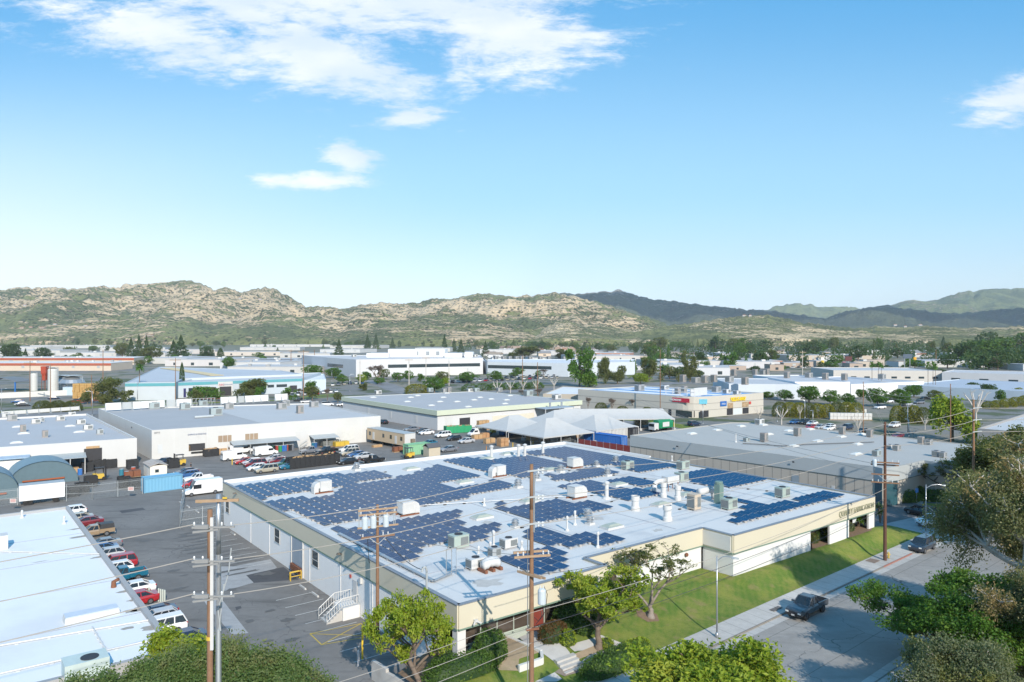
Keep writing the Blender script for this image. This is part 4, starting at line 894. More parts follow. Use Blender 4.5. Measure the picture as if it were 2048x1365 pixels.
# --- L1: white roof at the left edge
e1 = building('white_roofed_warehouse', 'white membrane roof building at the left edge with a row of cars along it', [W(69.2,-20.1), W(9,-19.7), W(9,-75), W(69.2,-75)], 5.0, (.80,.80,.79), (.72,.74,.76), .35, th=.45)
e1.children[1].data.materials[0] = pm('stained_white_roof', (.36,.36,.36), .75, var=.05, scale=.15, dirt=.45, dscale=.1, dirtcol=(.27,.27,.275), bump=.05, bscale=1.5)
mb = MB()
for a_ in (20, 31, 42, 53): mb.box(W(a_, -47, 4.67), (54, .10, .02), RB)
mb.build('roof_seam', MATS['roof_seam'], e1)
rs = random.Random(3); stain = pm('ponding_stain', (.33,.31,.28), .9, var=.3, scale=3); nst = 0
for fr, x, y, w_, h_ in [('f',565,218,1.6,.5),('f',610,275,2.2,.8),('f',745,428,1.3,.6),('f',940,682,1.2,.5),('f',985,752,.7,.4),('f',1035,818,1.2,.8),('f',975,830,1.0,.8),('f',955,960,.8,.5),('f',1150,950,1.7,1.1),('f',1175,995,1.4,.6),('f',300,462,1.3,.2)]:
    p = PF(fr, x, y, 4.66); mb = MB(); pts = []
    for i in range(14):
        t = 2*math.pi*i/14; r = .7+.6*rs.random(); pts.append(p + B*math.cos(t)*w_*r*.6 + A*math.sin(t)*h_*r*.6)
    mb.face([(v.x,v.y,4.658) for v in pts]); mb.build('roof_stain', stain, e1)
t = empty('long_skylight', PF('f',690,865,4.65), 'long flat white skylight box on the left white roof', 'skylight'); mb = MB(); p = PF('f',685,875,4.65); mb.box(p+Vector((0,0,.25)), (4.2,1.5,.5), RB, taper=.97); mb.build('curb', unitwhite, t); mb = MB(); mb.box(p+Vector((0,0,.52)), (4.0,1.3,.06), RB); mb.build('lid', pm('skylight_lid', (.52,.57,.64), .3), t)
t = empty('roof_turbine', PF('f',850,650,4.65), 'small rusty pipe vent on the left white roof near the parked cars', 'vent pipe'); mb = MB(); p = PF('f',850,655,4.65); mb.tube(p, p+Vector((0,0,.6)), .25, .2, 10); mb.tube(p+Vector((0,0,.55)), p+Vector((.5,0,.8)), .15, .15, 8); mb.build('pipe', rust, t)
t = empty('roof_hatch_unit', PF('f',600,1290,4.65), 'pale green box unit with a round fan at the bottom of the left white roof', 'rooftop unit'); mb = MB(); p = PF('f',640,1300,4.65); mb.box(p+Vector((0,0,.6)), (2.8,1.9,1.2), RB); mb.build('cabinet', pm('seafoam_metal', (.48,.57,.55), .5), t); mb = MB(); mb.lathe(p+Vector((.3,0,1.2)), [(.6,0),(.6,.05),(.1,.04)], 16); mb.build('fan', dark, t)
t = empty('rooftop_unit_edge', PF('f',5,360,4.65), 'white rooftop unit cut off by the left edge with a dark shadow', 'rooftop unit'); mb = MB(); p = PF('f',-30,370,4.65); mb.box(p+Vector((0,0,.8)), (2.2,1.6,1.6), RB); mb.build('cabinet', unitwhite, t)
for k, (p_, q_, la) in enumerate([(('f',0,1090),('f',1140,895),'white pipe run crossing the left roof to the corner'),(('f',0,1300),('f',1200,1035),'lowest white pipe run across the left roof'),(('f',690,950),('f',790,1115),'short crosswise white pipe joining the runs'),(('f',0,385),('f',760,405),'upper white pipe run across the left roof')]):
    p, q_ = PF(*p_,4.75), PF(*q_,4.75); t = empty('roof_pipe', p, la, 'pipe', 'pipes on the left roof'); mb = MB(); mb.tube(p, q_, .07, None, 6); n_ = 5
    mb.build('pipe', unitwhite, t); mb = MB()
    for i in range(n_): mb.box(p.lerp(q_, (i+.5)/n_)-Vector((0,0,.08)), (.25,.35,.08), RB)
    mb.build('support_blocks', unitwhite, t)
for fr, x, y, la in [('f',165,135,'small white roof vent near the far edge of the left roof'),('f',480,180,'flat white roof vent near the far corner of the left roof')]:
    p = PF(fr, x, y, 4.65); place(v2, (p.x,p.y,4.65), 0, la, 'vents on the left roof', cat='vent pipe')
# --- L2: grey white building with canopy behind the yard
z2 = 6.2; c1 = P(273.8,876.4,z2); c2 = P(174,827.6,z2); c0 = P(-120,903,z2); c3 = c0 + (c2-c1)
e2 = building('warehouse', 'white warehouse behind the yard with an open loading door and a steel canopy', [c1,c2,c3,c0], z2, (.56,.56,.55), (.42,.43,.45), .5)
fw = lambda x: AB(PF('d', x, 700, 2))
P1, P0 = c1.to_2d(), c0.to_2d(); Lf = (P1-P0).length
def tx(p, q_, xp):                           # metres along p->q_ at which the photo column xp falls
    k = (xp-CX)/F; d = q_-p; L = d.length; return L*(k*p.y-p.x)/(d.x-k*d.y)
def wall_el(e, p, q_, x0, x1, z0, z1, mat, name, out=.06, color=None): return on_wall(e, p, q_, tx(p,q_,x0), tx(p,q_,x1), z0, z1, mat, name, out, color)
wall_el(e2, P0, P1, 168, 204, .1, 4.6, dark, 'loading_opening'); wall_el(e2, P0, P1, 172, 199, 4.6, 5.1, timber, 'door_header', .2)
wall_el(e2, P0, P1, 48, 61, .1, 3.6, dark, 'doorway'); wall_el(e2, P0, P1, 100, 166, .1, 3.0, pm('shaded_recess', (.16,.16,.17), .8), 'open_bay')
wall_el(e2, P0, P1, 253, 262, 1.3, 3.4, unitwhite, 'door')
t = empty('canopy', PF('d',600,700,0), 'flat grey steel canopy on posts in front of the left warehouse', 'canopy')
mb = MB(); n_ = Vector((B.y,-B.x,0)); a0, a1 = tx(P0,P1,62), tx(P0,P1,171); dd_ = (P1-P0).normalized()
q0, q1 = P0+dd_*a0, P0+dd_*a1; nn = Vector((dd_.y,-dd_.x)); mb.face([(*(q0),3.9),(*(q0+nn*5),3.5),(*(q1+nn*5),3.5),(*(q1),3.9)]); mb.face([(*(q0),3.85),(*(q1),3.85),(*(q1+nn*5),3.4),(*(q0+nn*5),3.4)]); mb.face([(*(q0+nn*5),3.5),(*(q0+nn*5),3.4),(*(q1+nn*5),3.4),(*(q1+nn*5),3.5)])
mb.build('roof', pm('corrugated_grey', (.42,.46,.47), .5, .3, stripes=(0,.6,.08,.25)), t)
for f_ in (.02,.35,.7,.97):
    mb = MB(); pp = q0+(q1-q0)*f_+nn*4.8; mb.box((pp.x,pp.y,1.75), (.15,.15,3.5), RB); mb.build('post', unitwhite, t)
mb = MB(); pL = P0+dd_*tx(P0,P1,-100); pR = P0+dd_*tx(P0,P1,60); mb.prism([pL+nn*3, pR+nn*3, pR+nn*.02, pL+nn*.02], -.2, 4.0); o = mb.build('annex', wallcol, e2); o.color = (.72,.72,.71,1)
mb = MB(); mb.prism([pL+nn*3.6, pR+nn*3.6, pR+nn*.03, pL+nn*.03], 4.02, 4.3); mb.build('annex_roof', pm('blue_edge_metal', (.30,.42,.55), .5), e2)
roof_units('left warehouse roof', 'units on the left warehouse roof', [('d',120,300,acg2,1),('d',350,330,acw2,1),('d',410,310,acs,1),('d',590,300,acw2,1),('d',225,410,ac_t,.8),('d',440,465,ac_t,.75),('d',790,335,acw2,1),('d',860,390,acw2,1),('d',975,435,acs,1.2),('d',700,255,acw2,.9),('d',60,270,acw2,1)], z2-.5)
roof_skys('left warehouse roof', 'skylights on the left warehouse roof', [('d',230,430),('d',160,520),('d',680,357),('d',770,415),('d',170,365)], z2-.5)
def screen(name, label, p, q_, z0, h, panels, cols, lean=.0):
    """a rooftop screen of upright panels on braces; a part list per panel"""
    t = empty(name, ((p.x+q_.x)/2,(p.y+q_.y)/2,z0), label, 'screen'); d = (q_-p); L = d.length; d = d/L; n = Vector((d.y,-d.x,0)); mb = MB()
    for f0, f1, c in panels:
        m_ = MB(); a, b = p+d*L*f0, p+d*L*f1; a.z = b.z = 0
        m_.prism([(a.x,a.y),(b.x,b.y),(b.x-n.x*.1,b.y-n.y*.1),(a.x-n.x*.1,a.y-n.y*.1)], z0+.35, z0+h); o = m_.build('panel', wallcol, t); o.color = (*cols[c],1)
        k = max(1, int((f1-f0)*L/2.2))
        for i in range(k+1):
            c_ = a+(b-a)*(i/k); mb.bar(c_+n*.15+Vector((0,0,z0)), c_+n*.15+Vector((0,0,z0+h+.05)), .10); mb.bar(c_+n*1.2+Vector((0,0,z0)), c_+n*.15+Vector((0,0,z0+h*.8)), .07)
    mb.build('brace', galvgrey, t); return t
screen('rooftop_screen', 'white grid screen along the back of the left warehouse roof', PF('d',10,260,z2-.5), PF('d',780,205,z2-.5), z2-.5, 1.4, [(0,.3,0),(.31,.6,0),(.61,.99,0)], [(.62,.62,.60)])
# --- L3: white shipping building
z3 = 6.9; c1 = P(303.5,861,z3); c2 = P(761,832.2,z3); c3 = P(633.6,806.5,z3); c0 = P(197,817.5,z3)
e3 = building('white_warehouse', 'long plain white warehouse with tan windows and a loading door, behind the vans', [c1,c2,c3,c0], z3, (.56,.56,.545), (.37,.375,.385), .35)
P0, P1 = c1.to_2d(), c2.to_2d()
ms = P0+(P1-P0)*(tx(P0,P1,529)/(P1-P0).length); mbk = (c0+(c3-c0)*((ms-P0).length/(P1-P0).length)).to_2d()
mb = MB(); mb.prism(offs(ccw([ms, P1, c3.to_2d(), mbk]), .22), z3-.34, z3-.30); o = mb.build('white_roof_half', roofcol, e3); o.color = (.47,.475,.48,1)
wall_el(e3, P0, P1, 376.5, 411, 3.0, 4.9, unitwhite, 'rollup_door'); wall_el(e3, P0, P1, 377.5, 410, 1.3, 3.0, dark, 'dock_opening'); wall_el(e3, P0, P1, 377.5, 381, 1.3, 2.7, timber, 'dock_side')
wall_el(e3, P0, P1, 382, 406, .7, 1.1, rubber, 'dock_bumper', .25); wall_el(e3, P0, P1, 315, 325, 1.3, 3.4, pm('grey_door', (.55,.57,.58), .5), 'door')
for x0, x1 in ((436.5,445),(446,454.5),(455.5,463),(490.5,499),(500,507),(508,516)): wall_el(e3, P0, P1, x0, x1, 2.9, 4.5, pm('tan_shutter', (.33,.24,.16), .6, stripes=(2,.2,.05,.4)), 'window')
wall_el(e3, P0, P1, 592, 616, 1.2, 4.2, unitwhite, 'rollup_door'); wall_el(e3, P0, P1, 640, 663, 1.0, 4.2, unitwhite, 'rollup_door'); wall_el(e3, P0, P1, 684, 708.5, .9, 4.4, pm('dull_roller', (.60,.60,.57), .6, stripes=(2,.3,.05,.3)), 'rollup_door')
for xx in (348, 415, 470, 529.5, 574, 625, 672, 722): wall_el(e3, P0, P1, xx, xx+.5, .05, z3-.05, pm('wall_joint', (.62,.63,.64), .8), 'wall_joint', .02)
d3 = (P1-P0).normalized(); r3 = math.atan2(d3.y, d3.x); n3_ = Vector((d3.y,-d3.x))
def letters(e, p, q_, xp, z, body, size, mat, out=.12, xs=1.0, bold=0.0):
    d = (q_-p).normalized(); n = Vector((d.y,-d.x)); c = p + d*tx(p,q_,xp)+n*out; return text(body, size, 'lettering', mat, e, (c.x,c.y,z), math.atan2(d.y,d.x), .02, xs, bold)
txtblue = pm('blue_grey_letters', (.12,.17,.30), .5); txtdark = pm('dark_letters', (.09,.09,.10), .5)
letters(e3, P0, P1, 394, 5.1, 'SHIPPING & RECEIVING', .52, txtblue, .12, .78); letters(e3, P0, P1, 314, 6.1, '20710', .48, txtdark); letters(e2, c0.to_2d(), c1.to_2d(), 264, 5.45, '20700', .42, txtdark)
for x0, x1, la, cols in ((459, 591, 'long low lean-to canopy over the coloured drums', 4), (618, 669, 'short lean-to canopy over the scrap pile', 2)):
    t = empty('lean_to', (P0+d3*tx(P0,P1,(x0+x1)/2)+n3_*2).to_3d(), la+' on the white warehouse', 'canopy', None); mb = MB()
    a, b = P0+d3*tx(P0,P1,x0), P0+d3*tx(P0,P1,x1); mb.loft([[(*(a+n3_*.05),3.0),(*(a+n3_*4.2),2.5),(*(a+n3_*4.2),2.4),(*(a+n3_*.05),2.9)],[(*(b+n3_*.05),3.0),(*(b+n3_*4.2),2.5),(*(b+n3_*4.2),2.4),(*(b+n3_*.05),2.9)]]); mb.build('roof', galvgrey, t)
    for k in range(cols+1):
        mb = MB(); c = a+(b-a)*(k/cols)*.98+d3*.1+n3_*4.0; mb.box((c.x,c.y,1.2), (.12,.12,2.4), r3); mb.build('post', unitwhite, t)
t = empty('dock_stairs', (P0+d3*tx(P0,P1,605)+n3_*1.5).to_3d(), 'thin railed dock stairs between the two lean-to canopies', 'stairs'); mb = MB(); a = P0+d3*tx(P0,P1,612)+n3_*1.2; b = P0+d3*tx(P0,P1,597)+n3_*1.2
for s in (0,.9): mb.path([(*(a+n3_*s),2.2),(*(b+n3_*s),1.0),(*(b+n3_*s),0)], .05, 5); mb.path([(*(a+n3_*s),1.2),(*(b+n3_*s),.05)], .07, 5)
mb.build('railing', galvgrey, t)
roof_units('white warehouse roof', 'units on the white warehouse roof', [('e',370,130,acgr,1.25),('e',580,135,acgr,1.25),('e',790,175,acgr,1.4),('e',880,132,acg2,1.1),('e',1240,132,acg2,1.2),('e',1265,110,acg2,1.1),('e',1365,162,ac_t,1.1),('e',1460,118,acg2,1.1),('e',700,110,acgr,1.1)], z3-.35)
t = empty('roof_duct', PF('e',700,185,z3-.3), 'round grey duct lying on the white warehouse roof beside a unit', 'duct'); mb = MB(); p = PF('e',710,183,z3); mb.tube(p-B*2.5, p+B*2.5, .38, None, 10); mb.build('duct', galvgrey, t)
screen('rooftop_screen', 'long white rooftop sound screen with grey panels behind the white warehouse roof', PF('e',35,150,z3-.35), PF('e',1290,75,z3-.35), z3-.35, 2.5, [(0,.075,0),(.08,.125,1),(.13,.29,0),(.30,.345,1),(.35,.43,0),(.59,.68,0),(.69,.725,1),(.73,.87,0),(.91,.99,0)], [(.72,.73,.74),(.42,.45,.46)])
# lattice behind
t = empty('roof_lattice', PF('e',680,95,z3-.35), 'grey metal lattice frame between the rooftop screens', 'frame'); mb = MB(); p, q_ = PF('e',580,115,z3-.35), PF('e',785,105,z3-.35); up = Vector((0,0,2.4))
for k in range(9): c = p+(q_-p)*k/8; mb.bar(c, c+up, .1); (k < 8) and mb.bar(c, c+(q_-p)/8+up, .07)
mb.bar(p+up, q_+up, .1); mb.bar(p+up*.5, q_+up*.5, .07); mb.build('frame', galvgrey, t)
# --- L4: white building with pale green fascia
z4 = 6.1; c1 = P(875,821.5,z4); c2 = P(1161,801,z4); c0 = P(686,794,z4); c3 = P(957,783,z4)
e4 = building('green_fascia_warehouse', 'white warehouse with a pale green fascia band and a flat grey roof', [c1,c2,c3,c0], z4-.02, (.58,.58,.58), (.40,.40,.41), .1)
band(e4, [c1,c2,c3,c0], z4-1.55, z4, (.52,.56,.44), .45); band(e4, [c1,c2,c3,c0], z4-1.72, z4-1.56, (.10,.10,.09), .35, 'dark_band')  # green fascia, with a thin near-black band right below it
P0, P1 = c1.to_2d(), c2.to_2d()
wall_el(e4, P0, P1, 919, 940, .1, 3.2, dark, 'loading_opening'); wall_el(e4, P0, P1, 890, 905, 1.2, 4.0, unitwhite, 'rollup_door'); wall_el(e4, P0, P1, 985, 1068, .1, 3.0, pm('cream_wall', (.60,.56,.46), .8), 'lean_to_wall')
wall_el(e4, P0, P1, 1148, 1159, .1, 3.4, pm('grey_screen', (.40,.42,.44), .6), 'door'); 
Pa, Pb = c0.to_2d(), c1.to_2d()
for x0, x1 in ((733,738),(778,783),(828,834)): wall_el(e4, Pa, Pb, x0, x1, 1.2, 3.6, unitwhite, 'window')
mb = MB(); d4 = (P1-P0).normalized(); n4 = Vector((d4.y,-d4.x)); a, b = P0+d4*tx(P0,P1,1068), P0+d4*tx(P0,P1,1126); mb.prism([a+n4*.5,b+n4*.5,b+n4*6,a+n4*6], 4.6, 4.8)
t = empty('loading_canopy', (a+n4*3).to_3d(), 'blue grey flat canopy with rooftop pipes behind the tents', 'canopy'); mb.build('roof', pm('blue_grey_sheet', (.30,.37,.44), .5), t)
for f_ in (0.02,.5,.98):
    mb = MB(); c = a+(b-a)*f_+n4*5.8; mb.box((c.x,c.y,2.3), (.2,.2,4.6), RB); mb.build('post', unitwhite, t)
for f_ in (.35,.75):
    mb = MB(); c = a+(b-a)*f_+n4*3; mb.tube((c.x,c.y,4.8), (c.x,c.y,6.4), .35, None, 10); mb.build('flue', galv, t)
roof_units('green edged roof', 'units on the green edged roof', [('b',615,655,acgr,1),('b',700,660,acg2,1),('b',725,660,ac_t,1),('b',845,655,acw2,1),('b',885,655,acgr,1),('b',1020,655,acg2,1),('b',1190,680,acgr,1.4),('b',1355,700,acw2,1.4),('b',310,670,acw2,1.2)], z4-.1)
roof_skys('green edged roof', 'skylights on the green edged roof', [('b',500,690),('b',540,680),('b',480,715),('b',690,690),('b',710,665),('b',670,715),('b',835,745),('b',620,737),('b',1060,705),('b',1050,727),('b',1080,680),('b',770,715),('b',905,690),('b',870,705),('b',970,700),('b',280,690)], z4-.1)
# --- R1: long tan and grey building on the right
z5 = 7.0
pts = [P(1261,871,z5), P(1747,933.5,z5), P(1765,937,z5), P(1797,933,z5), P(1848,921,z5)]
far = [P(1946,890,z5), P(1867,882,z5), P(1743,868.5,z5), P(1504,845.5,z5), P(1461.7,845.4,z5)]
cv = [P(1870,924,z5), P(1910,926,z5), P(1945,925,z5), P(1972,919,z5), P(1985,905,z5)]
e5 = building('tan_panel_building', 'long tan panel building with a grey upper band and flat roof on the right', pts+cv+far, z5, (.42,.385,.335), (.41,.405,.385), .12)
band(e5, pts+cv+far, z5-2.35, z5+.02, (.37,.40,.41), .07); band(e5, pts+cv+far, z5-2.45, z5-2.36, (.10,.13,.13), .09, 'reveal_line')
P0, P1 = pts[0].to_2d(), pts[1].to_2d()
for k in range(1,30): wall_el(e5, P0, P1, 1261+486*(k/30)**1.18, 1261+486*(k/30)**1.18+.45+.25*k/30, .2, z5-2.46, pm('dark_joint', (.17,.16,.15), .8), 'panel_joint', .015)  # dark vertical joints between the tan wall panels
wall_el(e5, P0, P1, 1584, 1598, 1.3, 3.6, pm('blue_grey_door', (.25,.30,.34), .5), 'door'); wall_el(e5, P0, P1, 1663, 1670, 2.0, 2.7, unitwhite, 'notice')
for xx in (1357, 1589): wall_el(e5, P0, P1, xx-2, xx+2, 5.9, 6.15, dark, 'wall_lamp', .5)
Pc, Pd, Pe_ = pts[2].to_2d(), pts[3].to_2d(), pts[4].to_2d()
on_wall(e5, P1, Pc, .3, (Pc-P1).length-.1, .4, z5-2.5, glassmat('teal_glass', (.02,.06,.075)), 'entrance_glazing'); on_wall(e5, Pc, Pd, .2, (Pd-Pc).length-.3, .4, z5-2.5, MATS['teal_glass'], 'entrance_glazing')
on_wall(e5, cv[0].to_2d(), cv[1].to_2d(), 2.0, 6.0, .8, 4.0, MATS['teal_glass'], 'entrance_glazing')
for s_ in (1.9,3.3,4.7,6.0): on_wall(e5, cv[0].to_2d(), cv[1].to_2d(), s_, s_+.15, .8, 4.05, unitwhite, 'window_frame', .12)
roof_units('long tan building', 'units on the long tan building', [('r',1117,215,ac_t,.85),('r',1385,170,ac_t,.85),('r',1745,155,ac_t,.8),('r',1965,178,ac_t,.75),('r',975,215,acgr,.55),('r',1080,75,acw2,1.0),('r',2020,330,acgr,.7),('o',745,360,ac_t,.7),('o',830,365,acg2,.6),('o',490,425,acg2,.65),('o',420,405,acw2,.6),('o',905,490,acg2,.65),('o',975,500,acg2,.6),('r',890,220,v1,1.0)], z5-.12)
roof_skys('long tan building', 'skylights on the long tan building', [('r',535,155),('r',740,125),('r',930,95),('r',1310,132),('r',1485,120),('r',1735,180),('r',1545,215),('r',1350,255),('r',1850,322),('r',1110,85),('r',1150,160),('r',1895,160),('r',1865,240),('o',70,470),('o',110,265)], z5-.12)
t = empty('roof_conduit', PF('r',1250,240,z5), 'long dark conduit curving across the tan building roof', 'conduit'); mb = MB(); mb.path([PF('r',945,230,z5+.1), PF('r',1100,238,z5+.1), PF('r',1260,250,z5+.1), PF('r',1450,237,z5+.1), PF('r',2000,218,z5+.1)], .10, 6); mb.build('pipe', pm('dark_conduit', (.12,.12,.12), .6), t)
# --- R2: rounded retail building with signs
z6 = 7.5; nr = P(1388.7,795,z6); lf = P(1156,778.8,z6); rt = P(1526.8,786,z6); bk = lf+(rt-nr)
u1 = (lf-nr).normalized(); u2 = (rt-nr).normalized(); rr = 7.0
arc = [nr + u1*rr + (nr+u2*rr-(nr+u1*rr))*0]; arc = []
for k in range(7):
    t_ = k/6; arc.append(nr + u1*rr*(1-t_)**2 + u2*rr*t_**2)
e6 = building('retail_building', 'pale concrete retail building with a rounded corner, bright shop signs and a blue roof', [lf]+arc+[rt,bk], z6, (.50,.475,.42), (.16,.33,.58), .4)
for z_ in (2.6, 4.9): band(e6, [lf]+arc+[rt], z_, z_+.12, (.20,.19,.18), .03, 'reveal_line', False)
La, Lb = lf.to_2d(), arc[0].to_2d(); Ra, Rb_ = arc[-1].to_2d(), rt.to_2d()
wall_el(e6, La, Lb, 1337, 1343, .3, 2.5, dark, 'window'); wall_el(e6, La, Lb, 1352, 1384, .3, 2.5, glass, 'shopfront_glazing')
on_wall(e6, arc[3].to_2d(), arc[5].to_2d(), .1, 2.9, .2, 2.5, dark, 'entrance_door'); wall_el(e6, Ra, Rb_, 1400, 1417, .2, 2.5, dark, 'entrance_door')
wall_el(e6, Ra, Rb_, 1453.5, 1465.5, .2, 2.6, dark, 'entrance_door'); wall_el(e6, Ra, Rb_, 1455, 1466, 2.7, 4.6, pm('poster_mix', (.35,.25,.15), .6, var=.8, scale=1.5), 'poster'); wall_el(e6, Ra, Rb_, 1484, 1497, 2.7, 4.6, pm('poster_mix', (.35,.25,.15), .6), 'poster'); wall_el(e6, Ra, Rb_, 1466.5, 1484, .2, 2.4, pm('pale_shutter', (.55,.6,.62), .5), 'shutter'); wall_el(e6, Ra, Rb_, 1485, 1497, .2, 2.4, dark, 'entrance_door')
red = pm('red_sign', (.5,.08,.06), .5)
wall_el(e6, La, Lb, 1345, 1379.5, 5.4, 6.9, pm('crimson_sign', (.48,.02,.05), .4), 'sign_board', .2); letters(e6, La, Lb, 1352.5, 5.85, 'HONCHO', .95, pm('sign_white', (.8,.8,.8), .5), .26, 1, .03)
on_wall(e6, arc[3].to_2d(), arc[5].to_2d(), 2.0, 5.0, 4.9, 6.6, pm('cyan_sign', (.12,.42,.55), .5, var=.4, scale=2), 'sign_board', .3)
wall_el(e6, Ra, Rb_, 1440, 1452.5, 3.6, 5.4, pm('blue_sign', (.02,.12,.40), .4), 'sign_board', .2); letters(e6, Ra, Rb_, 1446.3, 4.2, 'POOLS', .8, MATS['sign_white'], .26, .8)
letters(e6, Ra, Rb_, 1475.5, 5.2, 'BUILD-IT-AWAY', 1.9, pm('yellow_letters', (.85,.58,.005), .4), .3, .6, .09); wall_el(e6, Ra, Rb_, 1497.5, 1501.5, 3.6, 4.6, red, 'sign_board', .2)
t = empty('rooftop_screen', PF('s',300,190,z6), 'white louvred plant enclosure above the red sign on the retail building', 'screen'); c = PF('s',370,200,z6)
mb = MB()
for k in range(5): q_ = c+u1*(-6+3*k); mb.bar(q_, q_+Vector((0,0,2.8)), .2)
mb.bar(c-u1*6+Vector((0,0,2.7)), c+u1*6+Vector((0,0,2.7)), .35); mb.bar(c-u1*6+Vector((0,0,1.4)), c+u1*6+Vector((0,0,1.4)), .2); mb.build('frame', unitwhite, t); mb = MB(); c = PF('s',720,205,z6-.3); mb.box(c+Vector((0,0,1.5)), (9.5,.3,2.8), RB); mb.build('panel', unitwhite, t)
roof_units('blue retail roof', 'units on the blue retail roof', [('s',1050,140,acg2,1.4),('s',1240,160,acw2,1.3),('s',1430,180,acw2,1.2),('s',90,90,acw2,1.4),('s',330,170,ac_t,1.2),('s',450,150,ac_t,1.2),('b',1840,650,acg2,1.5)], z6-.4)
for k in range(3):
    mb = MB(); c = lf+u2*(6+11*k)+u1*-4; mb.prism([c.to_2d(), (c+u1*-44).to_2d(), (c+u1*-44+u2*5).to_2d(), (c+u2*5).to_2d()], z6-.39, z6-.3); o = mb.build('white_roof_strip', roofcol, e6); o.color = (.72,.74,.76,1)
# low annex left of it
e = building('low_tan_annex', 'low tan building with a white roof left of the rounded retail building', [P(1086,788,5), P(1158,789,5), P(1190,776,5), P(1125,773,5)], 5.0, (.40,.36,.30), (.68,.68,.68), .3)
# --- far right: grey building with white roof behind the pole
z7 = 6.5; a7 = [P(1955,857,z7), P(2110,870,z7), P(2260,835,z7), P(2100,812,z7)]
e7 = building('grey_wall_building', 'grey building with a bright white roof edge at the right side of the photo', a7, z7, (.30,.295,.29), (.5,.51,.52), .5)
# --- ABC style office in the middle distance on the left
z8 = 7.3; q0, q1 = P(355,765.5,z8), P(604,757,z8)
e8 = building('teal_striped_office', 'low pale office building with a teal stripe and a white entrance portal', [q0, q1, q1+Vector((-6,60,0)), q0+Vector((-8,45,0))], z8, (.47,.53,.58), (.49,.5,.52), .4)
band(e8, [q0,q1], z8-1.5, z8-.1, (.10,.33,.38), .1, 'teal_stripe', False)
P0, P1 = q0.to_2d(), q1.to_2d()
for x0, x1 in ((377,401),(408,432)): wall_el(e8, P0, P1, x0, x1, .5, 4.5, glass, 'window')
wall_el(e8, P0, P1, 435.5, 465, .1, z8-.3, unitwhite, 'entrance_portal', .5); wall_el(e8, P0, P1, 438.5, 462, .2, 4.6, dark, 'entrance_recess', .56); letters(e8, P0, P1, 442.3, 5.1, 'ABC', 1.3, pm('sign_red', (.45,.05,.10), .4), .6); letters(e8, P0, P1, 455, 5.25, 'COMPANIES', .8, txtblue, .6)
wall_el(e8, P0, P1, 367, 372, .2, 4.4, pm('navy_panel', (.03,.03,.12), .4), 'door')
for x0, x1 in ((535,548),(553,574)): wall_el(e8, P0, P1, x0, x1, 3.2, 4.6, glass, 'window')
wall_el(e8, P0, P1, 580, 594, .3, 3.8, dark, 'window')
w0, w1 = P(250,766,8), P(352,765,8)
e9 = building('big_flat_warehouse', 'very wide pale roofed warehouse with a teal stripe behind the office', [w0, w1, P(366,757,8), P(604,748.5,8), P(560,741,8), P(318,734,8)], 8.0, (.50,.55,.59), (.45,.48,.52), .3)
band(e9, [w0,w1], 6.3, 7.7, (.10,.33,.38), .1, 'teal_stripe', False)
mb = MB(); mb.prism([P(320,737,7.9).to_2d(), P(345,736,7.9).to_2d(), P(448,751,7.9).to_2d(), P(420,752,7.9).to_2d(), P(390,747,7.9).to_2d()], 7.85, 8.05); mb.build('tan_roof_area', pm('tan_roof', (.62,.50,.30), .9, var=.2, scale=.1), e9)
e = building('pale_blue_annex', 'pale blue grey building end right of the teal striped office', [P(596,761,6), P(652,759,6), P(648,748,6), P(600,748,6)], 6.0, (.52,.60,.68), (.66,.69,.72), .3)
# --- white office blocks in the middle
z10 = 12.4
def vwall(x0, x1, ytop, z): return P(x0, ytop, z), P(x1, ytop, z)
f0, f1 = P(655,715.5,z10), P(966,716,z10)
e10 = building('white_office_block', 'big white office block with a dark ribbon window and a penthouse', [f0, P(712,719.5,z10), P(815,718,z10), f1, f1+Vector((-5,75,0)), f0+Vector((-40,70,0))], z10, (.56,.57,.59), (.5,.5,.51), .5)
P0, P1 = P(712,719.5,z10).to_2d(), P(815,718,z10).to_2d()
wall_el(e10, f0.to_2d(), P0, 655, 686, 5.5, 8.0, glass, 'ribbon_window'); wall_el(e10, P1, f1.to_2d(), 818, 960, 6.0, 8.4, glass, 'ribbon_window'); wall_el(e10, P0, P1, 776, 814, 6.0, 8.4, glass, 'ribbon_window')
h0, h1 = P(776,699.5,18), P(889,699.5,18)
mb = MB(); mb.prism([h0.to_2d(), h1.to_2d(), (h1+Vector((0,30,0))).to_2d(), (h0+Vector((-4,30,0))).to_2d()], z10-.6, 18); o = mb.build('penthouse', wallcol, e10); o.color = (.70,.72,.72,1)
for x0, x1 in ((733,777),(889,924),(929,945)):
    mb = MB(); a, b = P(x0,707,15.2), P(x1,707,15.2); mb.prism([a.to_2d(), b.to_2d(), (b+Vector((0,22,0))).to_2d(), (a+Vector((0,22,0))).to_2d()], z10-.55, 15.2 if x0 < 900 else 16); o = mb.build('penthouse', wallcol, e10); o.color = (.72,.73,.74,1)
for x0, x1 in ((834,837),(852,859),(872,879)): wall_el(e10, h0.to_2d(), h1.to_2d(), x0, x1, 13.2, 16.5, pm('grey_louvre', (.30,.33,.36), .6), 'louvre')
mb = MB(); a, b = P(788,738,5), P(935,737,5); mb.prism([a.to_2d(), b.to_2d(), (b+Vector((0,30,0))).to_2d(), (a+Vector((0,30,0))).to_2d()], 0, 5); o = mb.build('low_wing', wallcol, e10); o.color = (.60,.60,.58,1)
z11 = 9.6; f0, f1, f2 = P(975,724,z11), P(1137,727,z11), P(1270,724,z11)
